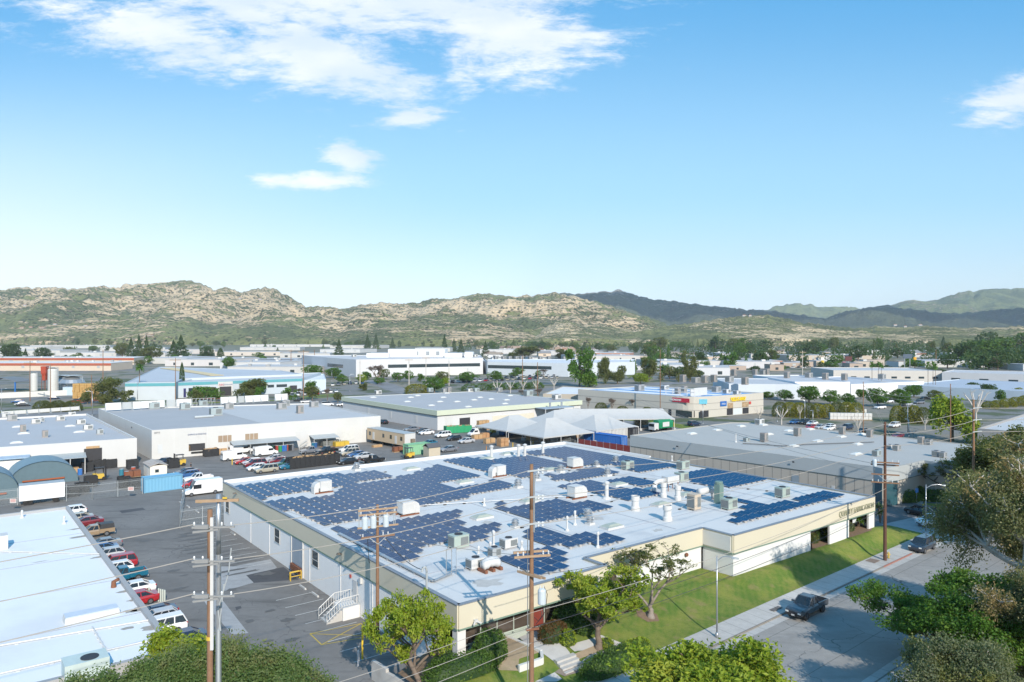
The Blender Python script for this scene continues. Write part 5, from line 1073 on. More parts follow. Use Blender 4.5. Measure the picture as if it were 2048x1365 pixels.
e11 = building('grey_office_block', 'long pale grey office block with a dark window band right of the white one', [f0, f1, f2, f2+Vector((10,60,0)), f0+Vector((-10,60,0))], z11, (.52,.57,.62), (.60,.62,.65), .5)
wall_el(e11, f0.to_2d(), f1.to_2d(), 976, 1103, 4.8, 7.2, glass, 'ribbon_window')
mb = MB(); mb.prism([P(966,716,10).to_2d(), P(975,722,10).to_2d(), P(975,714,10).to_2d(), P(966,712,10).to_2d()], 0, 10.5); mb.build('glass_link', MATS['teal_glass'], e11)
roof_units('grey office roof', 'units on the grey office roof', [('b',x,465,acg2,1.5) for x in (1000,1045,1080,1120,1150,1200,1260,1310,1400)], z11-.5)
roof_units('white office roof', 'units on the white office roof', [('b',x,452,acw2,1.6) for x in (170,560,640,880)], z10-.5)
# --- long white warehouses on the right, one behind another
def far_b(name, label, x0, x1, yt, z, depth, wc, rc, yt1=None, skew=0, windows=None, par=.35):
    a, b = P(x0, yt, z), P(x1, yt if yt1 is None else yt1, z)
    d = (b-a).normalized(); n = Vector((-d.y, d.x, 0))
    e = building(name, label, [a, b, b+n*depth+d*skew, a+n*depth+d*skew], z, wc, rc, par)
    if windows:
        z0, z1, w_, cnt = windows; L = (b-a).length
        for k in range(cnt): t = L*(k+.5)/cnt; on_wall(e, a, b, t-w_/2, t+w_/2, z0, z1, glass, 'window')
    return e
eR = [far_b('white_box_warehouse','white box warehouse with blank walls behind the pruned trees', 1590, 1700, 764, 7.5, 60, (.70,.71,.74), (.48,.49,.51), 764),
 far_b('white_warehouse','pale grey walled warehouse right behind the retail building', 1458, 1601, 768, 7, 45, (.55,.60,.66), (.47,.48,.5), 769),
 far_b('white_warehouse','white stepped warehouse front behind the parking trees', 1702, 1848, 769, 6.2, 50, (.72,.73,.75), (.46,.48,.52), 763),
 far_b('beige_warehouse','long beige warehouse with a row of small dark windows', 1667, 1884, 741, 8, 45, (.50,.48,.45), (.48,.485,.5), 742, windows=(3.2,4.4,3.2,8)),
 far_b('grey_warehouse','long pale grey warehouse reaching the right edge', 1884, 2120, 744.5, 7.5, 40, (.52,.53,.55), (.48,.485,.5), 751, windows=(2.8,4.2,4.5,4)),
 far_b('blue_roofed_warehouse','wide low warehouse with a bluish roof near the right edge', 1795, 2130, 770, 5, 75, (.48,.55,.62), (.38,.43,.50), 787)]
roof_units('long white warehouses', 'units on the long white warehouses', [('c',x,y,ac_t if k%3 else acg2,1.6) for k,(x,y) in enumerate([(435,560),(640,520),(750,540),(870,537),(960,548),(1065,552),(1270,545),(460,525),(575,525),(620,520),(350,560),(300,565),(250,565),(180,560),(520,575)])], 7)
# ================================================================ VEHICLES (local x = forward, y = left)
def wheel_parts(e, xs, hw, r, w=.22, rim=rimm):
    for x in xs:
        for s in (-1, 1):
            mb = MB(); y = s*(hw-w*.5+.015); pr = [(r*.62,-w/2),(r*.93,-w/2),(r,-w*.32),(r,w*.32),(r*.93,w/2),(r*.62,w/2)]; mb.lathe((x,y,r), pr, 16, axis='Y'); o = mb.build('wheel', rubber, e)
            mb = MB(); mb.lathe((x,y+s*w*.42,r), [(r*.60,-.02),(r*.60,.02),(r*.15,.035)], 12, axis='Y'); mb.build('rim', rim, o)
def body_loft(sts, hw):
    secs = []
    for x, zb, zt_, w in sts:
        y = hw*w; h = zt_-zb
        secs.append([(x,-y*.93,zb),(x,y*.93,zb),(x,y,zb+h*.22),(x,y*1.0,zb+h*.72),(x,y*.90,zt_),(x,-y*.90,zt_),(x,-y*1.0,zb+h*.72),(x,-y,zb+h*.22)])
    return secs
def greenhouse(e, bt, tp, hwb, hwt, zb, zt_, mids=(), solid_rear=False):
    """glass house from bottom x-range bt to top x-range tp, painted roof and pillars"""
    (b0,b1),(t0,t1) = bt, tp; mb = MB()
    lo = [(b0,-hwb,zb),(b1,-hwb*.96,zb),(b1,hwb*.96,zb),(b0,hwb,zb)]; hi = [(t0,-hwt,zt_),(t1,-hwt,zt_),(t1,hwt,zt_),(t0,hwt,zt_)]
    mb.add(lo+hi, [(0,1,5,4),(1,2,6,5),(2,3,7,6),(3,0,4,7)]); mb.build('windows', carglass, e)
    rb = MB(); rb.loft([[(t0-.06,y*hwt*1.03,zt_-.03) for y in (-1,1)]+[(t0-.02,y*hwt*.85,zt_+.05) for y in (1,-1)], [(t1+.06,y*hwt*1.03,zt_-.03) for y in (-1,1)]+[(t1+.0,y*hwt*.85,zt_+.05) for y in (1,-1)]])
    for k in range(4): rb.bar(Vector(lo[k])*1.0, Vector(hi[k]), .09 if k in (1,2) else .14, .07)
    for m_ in mids:
        xb, xt = b0+(b1-b0)*m_, t0+(t1-t0)*m_
        for s in (-1,1): rb.bar((xb,s*(hwb+.005),zb), (xt,s*(hwt+.005),zt_), .10, .05)
    return rb
def lights(e, L, hw, zh, zt2, wide=.3):
    for s in (-1,1):
        mb = MB(); mb.box((L/2-.03,s*hw*.68,zh), (.14,wide,.14)); mb.build('headlight', clearlens, e)
        mb = MB(); mb.box((-L/2+.07,s*hw*.78,zt2), (.14,wide*.8,.17)); mb.build('taillight', redlens, e)
def car_proto(name, L=4.7, Wd=1.82, Hh=1.45, kind='sedan'):
    e = empty(name, (0,0,0)); hw = Wd/2
    if kind == 'sedan': belt = .95; st = [(-.5,.42,.72,.80),(-.485,.30,.95,.92),(-.38,.22,1.0,.98),(-.1,.2,.97,1),(.2,.2,.95,1),(.26,.2,.95,.99),(.42,.22,.82,.96),(.48,.28,.70,.88),(.5,.38,.58,.78)]; gh = ((-.40,.25),(-.22,.05)); mids = (.45,)
    elif kind == 'hatch': belt = .95; st = [(-.5,.40,.85,.85),(-.48,.28,.97,.93),(-.3,.22,.98,.98),(.2,.2,.95,1),(.28,.2,.93,.98),(.43,.24,.78,.94),(.49,.3,.66,.85),(.5,.4,.56,.78)]; gh = ((-.48,.28),(-.34,.06)); mids = (.3,.62)
    else: belt = 1.08; st = [(-.5,.45,.95,.86),(-.485,.36,1.08,.94),(-.3,.3,1.10,1),(.2,.3,1.08,1),(.25,.3,1.08,.99),(.43,.32,1.0,.97),(.485,.36,.9,.9),(.5,.46,.78,.82)]; gh = ((-.49,.25),(-.42,.09)) ; mids = (.33,.64)
    mb = MB(); mb.loft(body_loft([(x*L,zb,z,w) for x,zb,z,w in st], hw))
    for s in (-1,1): mb.box((.19*L,s*(hw+.09),belt+.06), (.16,.18,.12))
    b = mb.build('body', paint, e)
    rb = greenhouse(e, (gh[0][0]*L,gh[0][1]*L), (gh[1][0]*L,gh[1][1]*L), hw*.90, hw*.72, belt-.02, Hh-.06, mids); rb.build('roof', paint, e)
    mb = MB(); mb.box((L/2-.01,0,.5), (.05,hw*1.1,.14)); mb.build('grille', dark, e)
    wheel_parts(e, (-.30*L,.31*L), hw, .33 if kind != 'suv' else .37); lights(e, L, hw, st[-2][2]-.08, st[1][2]-.12); return e
def pickup_proto(name, L=5.4, Wd=1.9, Hh=1.8, lift=0.0, rim=rimm, shell=False, bedc=dark):
    e = empty(name, (0,0,0)); hw = Wd/2; g_ = .42+lift; belt = 1.15+lift
    st = [(-.13,g_,belt,1),(.10,g_,belt,1),(.19,g_,belt,1),(.22,g_,belt-.02,1),(.42,g_+.02,belt-.08,.98),(.485,g_+.08,belt-.18,.93),(.5,g_+.15,belt-.32,.86)]
    mb = MB(); mb.loft(body_loft([(x*L,zb,z,w) for x,zb,z,w in st], hw))
    for s in (-1,1): mb.box((.15*L,s*(hw+.12),belt+.1), (.16,.22,.16)); mb.box((.31*L,s*(hw-.02),belt-.30), (1.05,.1,.14)); mb.box((-.31*L,s*(hw-.02),belt-.30), (1.05,.1,.14))
    mb.build('body', paint, e)
    rb = greenhouse(e, (-.125*L,.20*L), (-.11*L,.06*L), hw*.90, hw*.72, belt-.02, Hh+lift-.06, (.45,)); rb.build('roof', paint, e)
    mb = MB(); x0, x1 = -.5*L, -.135*L; xm, ln = (x0+x1)/2, x1-x0
    for s in (-1,1): mb.box((xm,s*(hw-.05),(g_+.15+belt)/2), (ln,.10,belt-g_-.15))
    mb.box((x0+.05,0,(g_+.15+belt)/2), (.09,Wd-.2,belt-g_-.15)); mb.box((x1-.05,0,(g_+.15+belt)/2), (.08,Wd-.2,belt-g_-.15)); mb.build('bed', paint, e)
    mb = MB(); mb.box((xm,0,g_+.28), (ln-.2,Wd-.2,.16)); mb.build('bed_floor', bedc, e)
    if shell: mb = MB(); mb.box((xm,0,belt+.33), (ln-.05,Wd-.12,.62), taper=.9); mb.build('bed_shell', shell, e)
    mb = MB(); mb.box((L/2-.02,0,g_+.06), (.16,hw*1.7,.2)); mb.box((-L/2-.02,0,g_+.06), (.14,hw*1.7,.18)); mb.build('bumper', galvgrey if lift == 0 else black, e)
    mb = MB(); mb.box((L/2-.03,0,belt-.45), (.08,hw*1.1,.26)); mb.build('grille', dark, e)
    mb = MB(); mb.box((L/2+.07,0,g_+.08), (.02,.34,.15)); mb.build('licence_plate', unitwhite, e)
    wheel_parts(e, (-.30*L,.32*L), hw, .40+lift*.25, .27, rim); lights(e, L, hw, belt-.42, belt-.25, .32); return e
def van_proto(name, L=5.6, Wd=2.0, Hh=2.3, step=False):
    e = empty(name, (0,0,0)); hw = Wd/2; nose = .36 if not step else .33
    st = [(-.5,.42,Hh-.12,.94),(-.49,.36,Hh-.02,.98),(-.2,.34,Hh,1),(.14,.34,Hh,1),(.20,.34,Hh-.05,.99),(nose,.36,1.22,.97),(.47,.4,1.02,.92),(.5,.48,.85,.86)]
    mb = MB(); mb.loft(body_loft([(x*L,zb,z,w) for x,zb,z,w in st], hw))
    for s in (-1,1): mb.box((.3*L,s*(hw+.12),1.35), (.14,.22,.26))
    mb.build('body', paint, e)
    mb = MB(); a, b = Vector((.205*L,0,Hh-.12)), Vector((nose*L-.02,0,1.28)); n = Vector((b.z-a.z,0,a.x-b.x)).normalized()*-1
    n = Vector((abs(n.x),0,abs(n.z)))
    mb.face([b+n*.03+Vector((0,-hw*.82,0)), b+n*.03+Vector((0,hw*.82,0)), a+n*.03+Vector((0,hw*.74,0)), a+n*.03+Vector((0,-hw*.74,0))]); mb.build('windscreen', carglass, e)
    for s in (-1,1):
        mb = MB(); y = s*(hw*1.0+.012); mb.prism([(.07*L,y-.01),(.28*L,y-.01-s*.02),(.28*L,y-s*.02),(.07*L,y)], 1.3, Hh-.5 if not step else Hh-.7); mb.build('side_window', carglass, e)
        mb = MB(); mb.box((-L/2-.005,s*.45,Hh*.68), (.02,.6,.5)); mb.build('rear_window', carglass, e)
    mb = MB(); mb.box((L/2-.02,0,.5), (.14,hw*1.8,.2)); mb.box((-L/2+.02,0,.5), (.14,hw*1.8,.2)); mb.build('bumper', galvgrey, e)
    wheel_parts(e, (-.30*L,.33*L), hw, .36, .24); lights(e, L, hw, .92, 1.1); return e
sedan = car_proto('parked_car'); hatch = car_proto('parked_car', 4.3, 1.78, 1.5, 'hatch'); suv = car_proto('parked_car', 4.8, 1.92, 1.78, 'suv')
pick = pickup_proto('pickup_truck'); pickl = pickup_proto('pickup_truck', 5.5, 1.95, 1.85, .22, pm('red_rim', (.35,.04,.03), .4)); van = van_proto('cargo_van'); stepv = van_proto('step_van', 6.6, 2.2, 2.75, True)
shellp = pickup_proto('pickup_truck', 5.4, 1.9, 1.75, 0, rimm, black)
WHT, SIL, GRY, BLK, RED, MAR, BLU, NAV, TEA, GRN, GLD = (.75,.75,.75),(.42,.43,.45),(.16,.17,.19),(.015,.016,.018),(.34,.015,.02),(.16,.012,.02),(.03,.10,.26),(.015,.025,.06),(.01,.12,.20),(.02,.09,.07),(.36,.33,.26)
def car(pr, loc, hd, col, label, group, cat='car', z=None):
    return place(pr, (loc[0], loc[1], loc[2] if len(loc) > 2 else 0), hd, label, group, col, cat)
# row nosed in against the left white roof building (rear bumpers towards the lot)
GL = 'cars nosed in beside the left white building'; row = [(0,'f',655,80,hatch,WHT,'white hatchback at the far end of the row beside the left white building'),(0,'f',688,135,sedan,GLD,'pale gold sedan second from the far end of the row'),(0,'f',772,160,sedan,MAR,'dark maroon sedan beside the two-tone truck'),(0,'f',858,235,shellp,(.30,.22,.14),'tan pickup with a black bed shell in the lot row'),(0,'f',908,325,sedan,GRY,'slate grey sedan between the tan pickup and a blue car'),(0,'f',885,362,sedan,BLU,'blue sedan mostly hidden by the roof edge in the lot row'),(0,'f',945,400,hatch,SIL,'silver hatchback just behind the red SUV'),(0,'f',1018,470,suv,RED,'bright red SUV in the lot row beside the left building'),(0,'f',1010,505,hatch,WHT,'white hatchback between the red SUV and the teal pickup'),(0,'f',1103,555,pick,TEA,'teal pickup with an empty bed in the lot row'),(0,'f',1160,650,sedan,WHT,'white sedan between the teal pickup and the red sedan'),(0,'f',1182,725,sedan,RED,'red sedan next to the striped bollards'),(0,'f',1325,830,sedan,NAV,'dark blue sedan nearest the bollards'),(0,'f',1358,868,hatch,SIL,'silver hatchback with its red tail light by the white SUV'),(0,'f',1385,940,suv,WHT,'white SUV beside the bright green branch'),(0,'f',1545,1020,sedan,NAV,'navy sedan nearest the roadside bushes')]
for _, fr, x, y, pr, col, la in row:
    p = PF(fr, x, y, .35); a_, b_ = AB(p); L_ = 5.4 if pr in (pick, shellp) else 4.5
    car(pr, W(a_, max(-15.4, b_)-L_/2-.1), RB+math.pi, col, la, GL, 'pickup' if pr in (pick, shellp) else 'car')
# yard rows
GY = 'vehicles in the back yard'; back = RB+math.pi
def yard(fr, x, y, pr, col, hd, la, cat='car', grp=GY, z=0.6):
    p = PF(fr, x, y, z); car(pr, (p.x, p.y, 0), hd, col, la, grp, cat)
for a_ in [(915,462,van,WHT,RB,'white cargo van parked nearest the yellow bollard','van'),(960,418,van,WHT,RB,'white high-roofed cargo van behind its two neighbours','van'),(1130,432,van,WHT,RB,'white cargo van in front of the coloured drums','van'),
    (990,487,sedan,RED,back,'bright red sedan leading the double row in the yard','car'),(1040,492,hatch,WHT,back,'white hatchback between two red cars in the yard','car'),(1058,507,suv,MAR,back,'dark red SUV in the middle of the yard row','car'),(1072,530,hatch,WHT,back,'white minivan in the yard row','car'),(1135,545,suv,GLD,back,'pale gold minivan nearest the roof in the yard row','car'),
    (1192,468,sedan,SIL,back,'silver sedan behind the red cars in the yard','car'),(1218,484,sedan,MAR,back,'maroon sedan in the second yard row','car'),(1270,505,suv,GRN,back,'dark green SUV beside the long black bin','car'),(1296,520,sedan,TEA,back,'teal sedan tucked against the long black bin','car'),
    (1545,425,pickl,BLK,back+.15,'black lifted pickup with red wheels','pickup'),(1440,418,pick,GRY,back,'grey pickup left of the lifted black one','pickup'),(1700,410,suv,WHT,back,'white SUV by the trailer end of the yard','car'),(1705,432,suv,GLD,back,'beige SUV in front of the white SUV','car'),(1755,440,sedan,BLU,back,'blue sedan beside the beige SUV','car'),(1800,452,sedan,SIL,back,'silver sedan next to the black pickup','car'),(1690,488,sedan,BLK,back,'black sedan nearest the long black bin','car'),(1865,478,pick,BLK,RB,'black pickup parked against the fence','pickup'),
    (700,690,stepv,WHT,back,'white step van at the back corner of the solar roof','van'),(640,640,sedan,RED,back,'red sedan beside the white step van','car'),(670,608,pick,WHT,back,'white crew cab pickup behind the red sedan','pickup'),(590,560,sedan,NAV,back,'navy sedan nearest the small shed','car'),(600,578,hatch,BLU,back,'blue hatchback between navy sedan and white pickup','car'),(460,485,sedan,NAV,RB+.6,'dark blue scrapped car with a red tail light by the white wall','car')]:
    x, y, pr, col, hd, la, cat = a_; yard('e', x, y, pr, col, hd, la, cat)
for x, y, pr, col, hd, la, cat in [(472,260,sedan,GRY,back,'grey sedan beside the long white wall','car'),(548,272,sedan,BLK,back,'black sedan between grey and white cars','car'),(570,282,sedan,WHT,back,'white sedan behind the white SUV','car'),(680,300,suv,WHT,back,'white SUV in the middle of the rear drive','car'),(752,320,hatch,BLK,back,'black hatchback beside the silver sedan','car'),(835,337,sedan,SIL,back,'silver sedan beside the pallets','car'),(718,392,sedan,GRY,back,'dark grey sedan behind the garden shed','car'),(905,292,van,WHT,back,'white cargo van among the crates','van'),(590,352,sedan,TEA,back,'teal car peeping over the green container','car'),(285,212,sedan,BLK,RA,'black car half hidden at the white warehouse corner','car')]:
    yard('l', x, y, pr, col, hd, la, cat, 'vehicles behind the solar building')
for x, y, pr, col, hd, la in [(600,300,hatch,BLU,back,'blue car beside the bare pollarded tree'),(690,303,suv,BLK,back,'black SUV second in the far right car park'),(765,312,sedan,WHT,back,'white sedan behind the red car'),(750,347,hatch,RED,back,'red hatchback at the tan roof edge'),(838,345,sedan,SIL,back,'silver sedan between red and white cars'),(928,338,sedan,WHT,back,'white sedan farther of a white pair'),(922,358,sedan,WHT,back,'white sedan nearer of a white pair'),(1088,352,suv,NAV,back,'navy SUV left of the leafless tree'),(1235,382,sedan,BLK,back,'black car under the utility pole'),(1530,332,suv,WHT,back,'white SUV alone in the far right car park'),(1560,428,sedan,MAR,back,'maroon car peeping over the tan roof')]:
    yard('t', x, y, pr, col, hd, la, 'car', 'cars in the far right car park')
yard('r', 555,75, suv, NAV, RB, 'dark blue car passing in front of the retail building', 'car', 'cars in the far right car park'); yard('r', 255,28, sedan, BLK, RB, 'black car behind the green refuse truck', 'car', 'cars in the far right car park')
# street
hero = pickup_proto('pickup_truck', 5.4, 1.92, 1.85, .06, pm('dark_rim', (.06,.06,.065), .35, .6)); p = P(1612,1233,ZS)
SD = math.atan2(B.y + .04*A.y, B.x + .04*A.x)
o = place(hero, (p.x+.35, p.y+.7, ZS), SD+math.pi, 'dark grey crew cab pickup parked at the kerb on the street', 'vehicles on the front street', (.045,.052,.062), 'pickup')
p = P(1851,1092,ZS+.8); place(suv, (p.x, p.y+.8, ZS), SD+math.pi, 'dark SUV with a pale roof parked by the red kerb', 'vehicles on the front street', (.02,.028,.045), 'car')
p = PF('o',745,1060,ZS+.8); place(suv, (p.x,p.y,ZS+.02), RA-.2, 'black SUV parked in the side driveway near the hedge', 'vehicles on the front street', BLK, 'car')
p = PF('o',870,1165,ZS+.8); place(suv, (p.x,p.y,ZS+.02), SD+2.6, 'white SUV half hidden by the eucalyptus branches', 'vehicles on the front street', WHT, 'car')
yard('q6', 1050,225, sedan, WHT, RA, 'white car roof showing behind the solar roof edge', 'car', GY)
# green refuse truck
t = empty('refuse_truck', PF('r',290,125,0), 'green refuse truck with a white panel beside the tents', 'truck'); p = PF('r',290,130,0); M3 = Matrix.Rotation(RB+math.pi,3,'Z')
def lb(c, sz, mi=0, mbx=None, taper=1.0): (mbx or mb).box(p+M3 @ Vector(c), sz, RB+math.pi, mi, None, taper)
gt = pm('truck_green', (.015,.20,.09), .4)
mb = MB(); mb.loft([[p+M3@Vector((x,y,z)) for y,z in ((-1.2*k,1.0),(1.2*k,1.0),(1.25*k,2.6),(.9*k,3.5),(-.9*k,3.5),(-1.25*k,2.6))] for x,k in ((-4.6,.8),(-4.0,1),(2.0,1),(2.3,.95))]); mb.build('hopper_body', gt, t)
mb = MB(); lb((3.4,0,1.7),(1.9,2.3,2.0)); cb = mb.build('cab', unitwhite, t); mb = MB(); lb((4.37,0,2.1),(.05,2.0,.8)); mb.build('windscreen', carglass, cb)
mb = MB(); lb((-.8,1.27,2.1),(3.0,.05,1.4)); mb.build('side_panel', unitwhite, t); mb = MB(); lb((-4.8,0,1.7),(.5,2.2,1.4)); mb.build('tail_loader', yellow, t)
for x in (-3.2,-2.1,3.3):
    for s in (-1,1): mb = MB(); mb.tube(p+M3@Vector((x,s*.85,.5)), p+M3@Vector((x,s*1.2,.5)), .5, None, 14); mb.build('wheel', rubber, t)
# ================================================================ YARD THINGS
def box_thing(name, label, cat, c, sz, rz, mat, part='body', group=None, extras=None, bevel=0):
    t = empty(name, (c[0],c[1],0), label, cat, group); mb = MB(); mb.box((c[0],c[1],(c[2] if len(c)>2 else 0)+sz[2]/2), sz, rz); mb.build(part, mat, t, bevel=bevel); return t
def container(label, c, sz, rz, col, group='shipping containers'):
    t = empty('shipping_container', c, label, 'container', group); M_ = Matrix.Rotation(rz,3,'Z'); mb = MB(); n = int(sz[0]/.28); pts = []
    for s in (-1,1):
        line = []
        for i in range(n+1):
            x = -sz[0]/2+sz[0]*i/n; line.append((x, s*(sz[1]/2-(.05 if i%2 else 0))))
        pts += line if s < 0 else line[::-1]
    mb.prism([(Vector(c)+M_@Vector((x,y,0))).to_2d() for x,y in pts], .12, sz[2]-.08); o = mb.build('body', wallcol, t); o.color = (*col,1)
    mb = MB()
    for z in (.1, sz[2]-.07):
        for y in (-1,1): mb.box(Vector(c)+M_@Vector((0,y*sz[1]/2,z)), (sz[0],.14,.16), rz)
        for x in (-1,1): mb.box(Vector(c)+M_@Vector((x*sz[0]/2,0,z)), (.13,sz[1],.15), rz)
    for x in (-1,1):
        for y in (-1,1): mb.box(Vector(c)+M_@Vector((x*sz[0]/2,y*sz[1]/2,sz[2]/2)), (.17,.17,sz[2]), rz)
    o = mb.build('frame', wallcol, t); o.color = (*[k*.9 for k in col],1)
    mb = MB()
    for y in (-.35,.35,-.8,.8): mb.tube(Vector(c)+M_@Vector((sz[0]/2+.07,y,.3)), Vector(c)+M_@Vector((sz[0]/2+.07,y,sz[2]-.3)), .03, None, 6)
    mb.build('lock_rods', galvgrey, t); return t
G0 = lambda fr,x,y: PF(fr,x,y,0)
pa, pb = G0('d',1410,1010), G0('d',1775,965); d_ = (pb-pa).normalized(); rc = math.atan2(d_.y,d_.x); nn = Vector((-d_.y,d_.x,0)); container('light blue shipping container behind the chain-link fence', (pa+pb)/2+nn*1.25, ((pb-pa).length,2.45,2.75), rc, (.16,.38,.55))
pa, pb = G0('d',185,1140), G0('d',632,1090); d_ = (pb-pa).normalized(); nn = Vector((-d_.y,d_.x,0)); ln = (pb-pa).length
t = empty('box_trailer', (pa+pb)/2+nn*1.25, 'long white box trailer parked inside the yard fence', 'trailer'); mb = MB(); c = (pa+pb)/2+nn*1.25; mb.box(c+Vector((0,0,2.15)), (ln,2.5,2.6), math.atan2(d_.y,d_.x)); mb.build('box', wallcol, t).color = (.74,.75,.76,1); mb = MB(); mb.box(c+Vector((0,0,3.47)), (ln*1.005,2.52,.06), math.atan2(d_.y,d_.x)); mb.build('roof', galvgrey, t)
for f_ in (-.35,-.27,.3):
    for s in (-1,1): mb = MB(); q_ = c+d_*ln*f_+nn*s*.9; mb.tube(q_+nn*.15+Vector((0,0,.5)), q_-nn*.15+Vector((0,0,.5)), .48, None, 12); mb.build('wheel', rubber, t)
# blue grey hoop tents
tarp = pm('blue_grey_tarpaulin', (.17,.26,.31), .65, var=.12, scale=.6, bump=.2)
def hoop(label, c, w_, l_, h_, rz):
    t = empty('hoop_tent', c, label, 'tent', 'tarpaulin hoop tents in the yard'); M_ = Matrix.Rotation(rz,3,'Z'); mb = MB(); n = 16; R_ = []
    for i in range(n+1):
        a_ = math.pi*i/n; R_.append((-math.cos(a_)*w_/2, math.sin(a_)**.8*h_))
    rows = [[Vector(c)+M_@Vector((x, y, z+.03*math.sin(k*2.1))) for y,z in R_] for k, x in enumerate([l_*(-.5+i/8) for i in range(9)])]
    for a_ in range(8):
        for i in range(n): mb.face([rows[a_][i],rows[a_+1][i],rows[a_+1][i+1],rows[a_][i+1]])
    mb.build('cover', tarp, t, smooth=True)
    for s, k in ((0,'end_wall'),(8,'end_wall')):
        mb = MB(); f_ = [v for v in rows[s]]; mb.face([(v + M_@Vector((.25 if s == 0 else -.25,0,0))) for v in f_ if True]); mb.build(k, pm('darker_tarpaulin', (.10,.16,.19), .7), t)
    mb = MB(); a_, b_ = rows[0][1], rows[0][-2]; a_, b_ = a_.lerp(b_,.2), a_.lerp(b_,.82); mb.bar((a_.x,a_.y,1.0), (b_.x,b_.y,1.0), .12, .28); mb.build('orange_barrier', pm('orange_plastic', (.34,.09,.03), .5), t)
p = G0('d',420,905); hoop('blue grey tarpaulin hoop tent with an orange barrier inside', p+A*2.0, 11.5, 9, 4.6, RA)
p = G0('d',-130,1060); hoop('blue grey tarpaulin hoop tent cut off by the left edge', p+A*2, 9.5, 9, 5.2, RA)
# small shed with rusty roof, black bins, dumpsters
t = empty('small_shed', G0('d',1510,860), 'little cream shed with a rust streaked roof in the yard', 'shed'); p = G0('d',1530,850); mb = MB(); mb.box(p+A*1.5+Vector((0,0,1.3)), (6.0,3.2,2.6), RA); mb.build('wall', wallcol, t).color = (.70,.67,.60,1)
mb = MB(); q_ = p+A*1.5; M_ = Matrix.Rotation(RA,3,'Z'); mb.loft([[q_+M_@Vector((x,y,z)) for y,z in ((-1.8,2.55),(0,3.1),(1.8,2.55),(1.8,2.45),(0,3.0),(-1.8,2.45))] for x in (-3.2,3.2)]); mb.build('roof', pm('rust_streaked_roof', (.42,.38,.34), .8, dirt=.9, dirtcol=(.30,.11,.05), dscale=1.3), t)
mb = MB(); mb.box(q_+M_@Vector((-3.02,.3,1.5)), (.08,.7,.6), RA); mb.build('window', glass, t); mb = MB(); mb.box(q_+M_@Vector((-.8,1.62,1.1)), (.8,.06,2.0), RA); mb.build('door', pm('grey_door', (.55,.57,.58), .5), t)
def dumpster(label, c, sz, rz, mat, group, fill=None, cat='dumpster', name='dumpster'):
    t = empty(name, c, label, cat, group); M_ = Matrix.Rotation(rz,3,'Z'); c = Vector(c); mb = MB(); L_, w_, h_ = sz; th = .08
    for s in (-1,1):
        mb.box(c+M_@Vector((0,s*(w_/2-th/2),h_/2+.1)), (L_,th,h_), rz); mb.box(c+M_@Vector((s*(L_/2-th/2),0,h_/2+.1)), (th,w_-2*th,h_), rz)
        k = max(2, int(L_/1.1))
        for i in range(k+1): mb.box(c+M_@Vector((-L_/2+L_*i/k,s*(w_/2+.05),h_/2+.1)), (.10,.10,h_), rz)
    mb.box(c+Vector((0,0,.15)), (L_-.2,w_-.2,.1), rz); mb.build('bin', mat, t)
    if fill:
        f = random.Random(label); mb = MB()
        for _ in range(int(10+L_*5)): mb.box(c+M_@Vector((f.uniform(-.42,.42)*L_,f.uniform(-.38,.38)*w_,h_*(.8+.3*f.random()))), (f.uniform(.2,.9),f.uniform(.1,.5),f.uniform(.05,.3)), f.uniform(0,3))
        mb.build('load', fill, t)
    return t
blackbin = pm('black_bin_plastic', (.022,.023,.025), .55, var=.2); greenbin = pm('green_bin_steel', (.02,.28,.12), .5, var=.1); bluebin = pm('blue_bin_steel', (.02,.11,.36), .45)
p = G0('e',1455,520); dumpster('long black open roll-off bin behind the fence', (p.x,p.y,0), (11.5,2.5,2.3), RB, blackbin, 'bins in the yard', timber)
p = G0('l',778,283); dumpster('bright green roll-off bin full of scrap at the white warehouse', (p.x,p.y,0), (8.0,2.4,2.0), RB-.25, greenbin, 'bins in the yard', timber)
p = G0('l',1100,300); dumpster('small blue skip bin in front of the nearest tent', (p.x,p.y,0), (3.6,2.0,1.9), RB, bluebin, 'bins in the yard', blackbin)
p = G0('e',757,452); dumpster('black wheeled bin under the loading sign', (p.x,p.y,0), (3.2,1.9,1.7), RB, blackbin, 'bins in the yard', timber)
BN = [(700,1040,'nearest the fence corner'),(800,1010,'stacked behind the white trailer'),(885,940,'tallest beside the forklift'),(850,795,'left under the loading door'),(920,775,'second under the loading door'),(1000,765,'third under the loading door'),(1080,760,'open lidded beside the white wall'),(1290,770,'with white labels left of the shed'),(1210,950,'near the hanging sign'),(1320,960,'behind the hanging sign'),(1690,760,'beside the yellow loader')]
for x, y, la in BN:
    p = G0('d',x,y); dumpster('black plastic yard bin '+la, (p.x,p.y,0), (2.1,1.7,1.9), RB, blackbin, 'black bins by the left warehouse', rubber if x % 3 else None, 'bin', 'yard_bin')
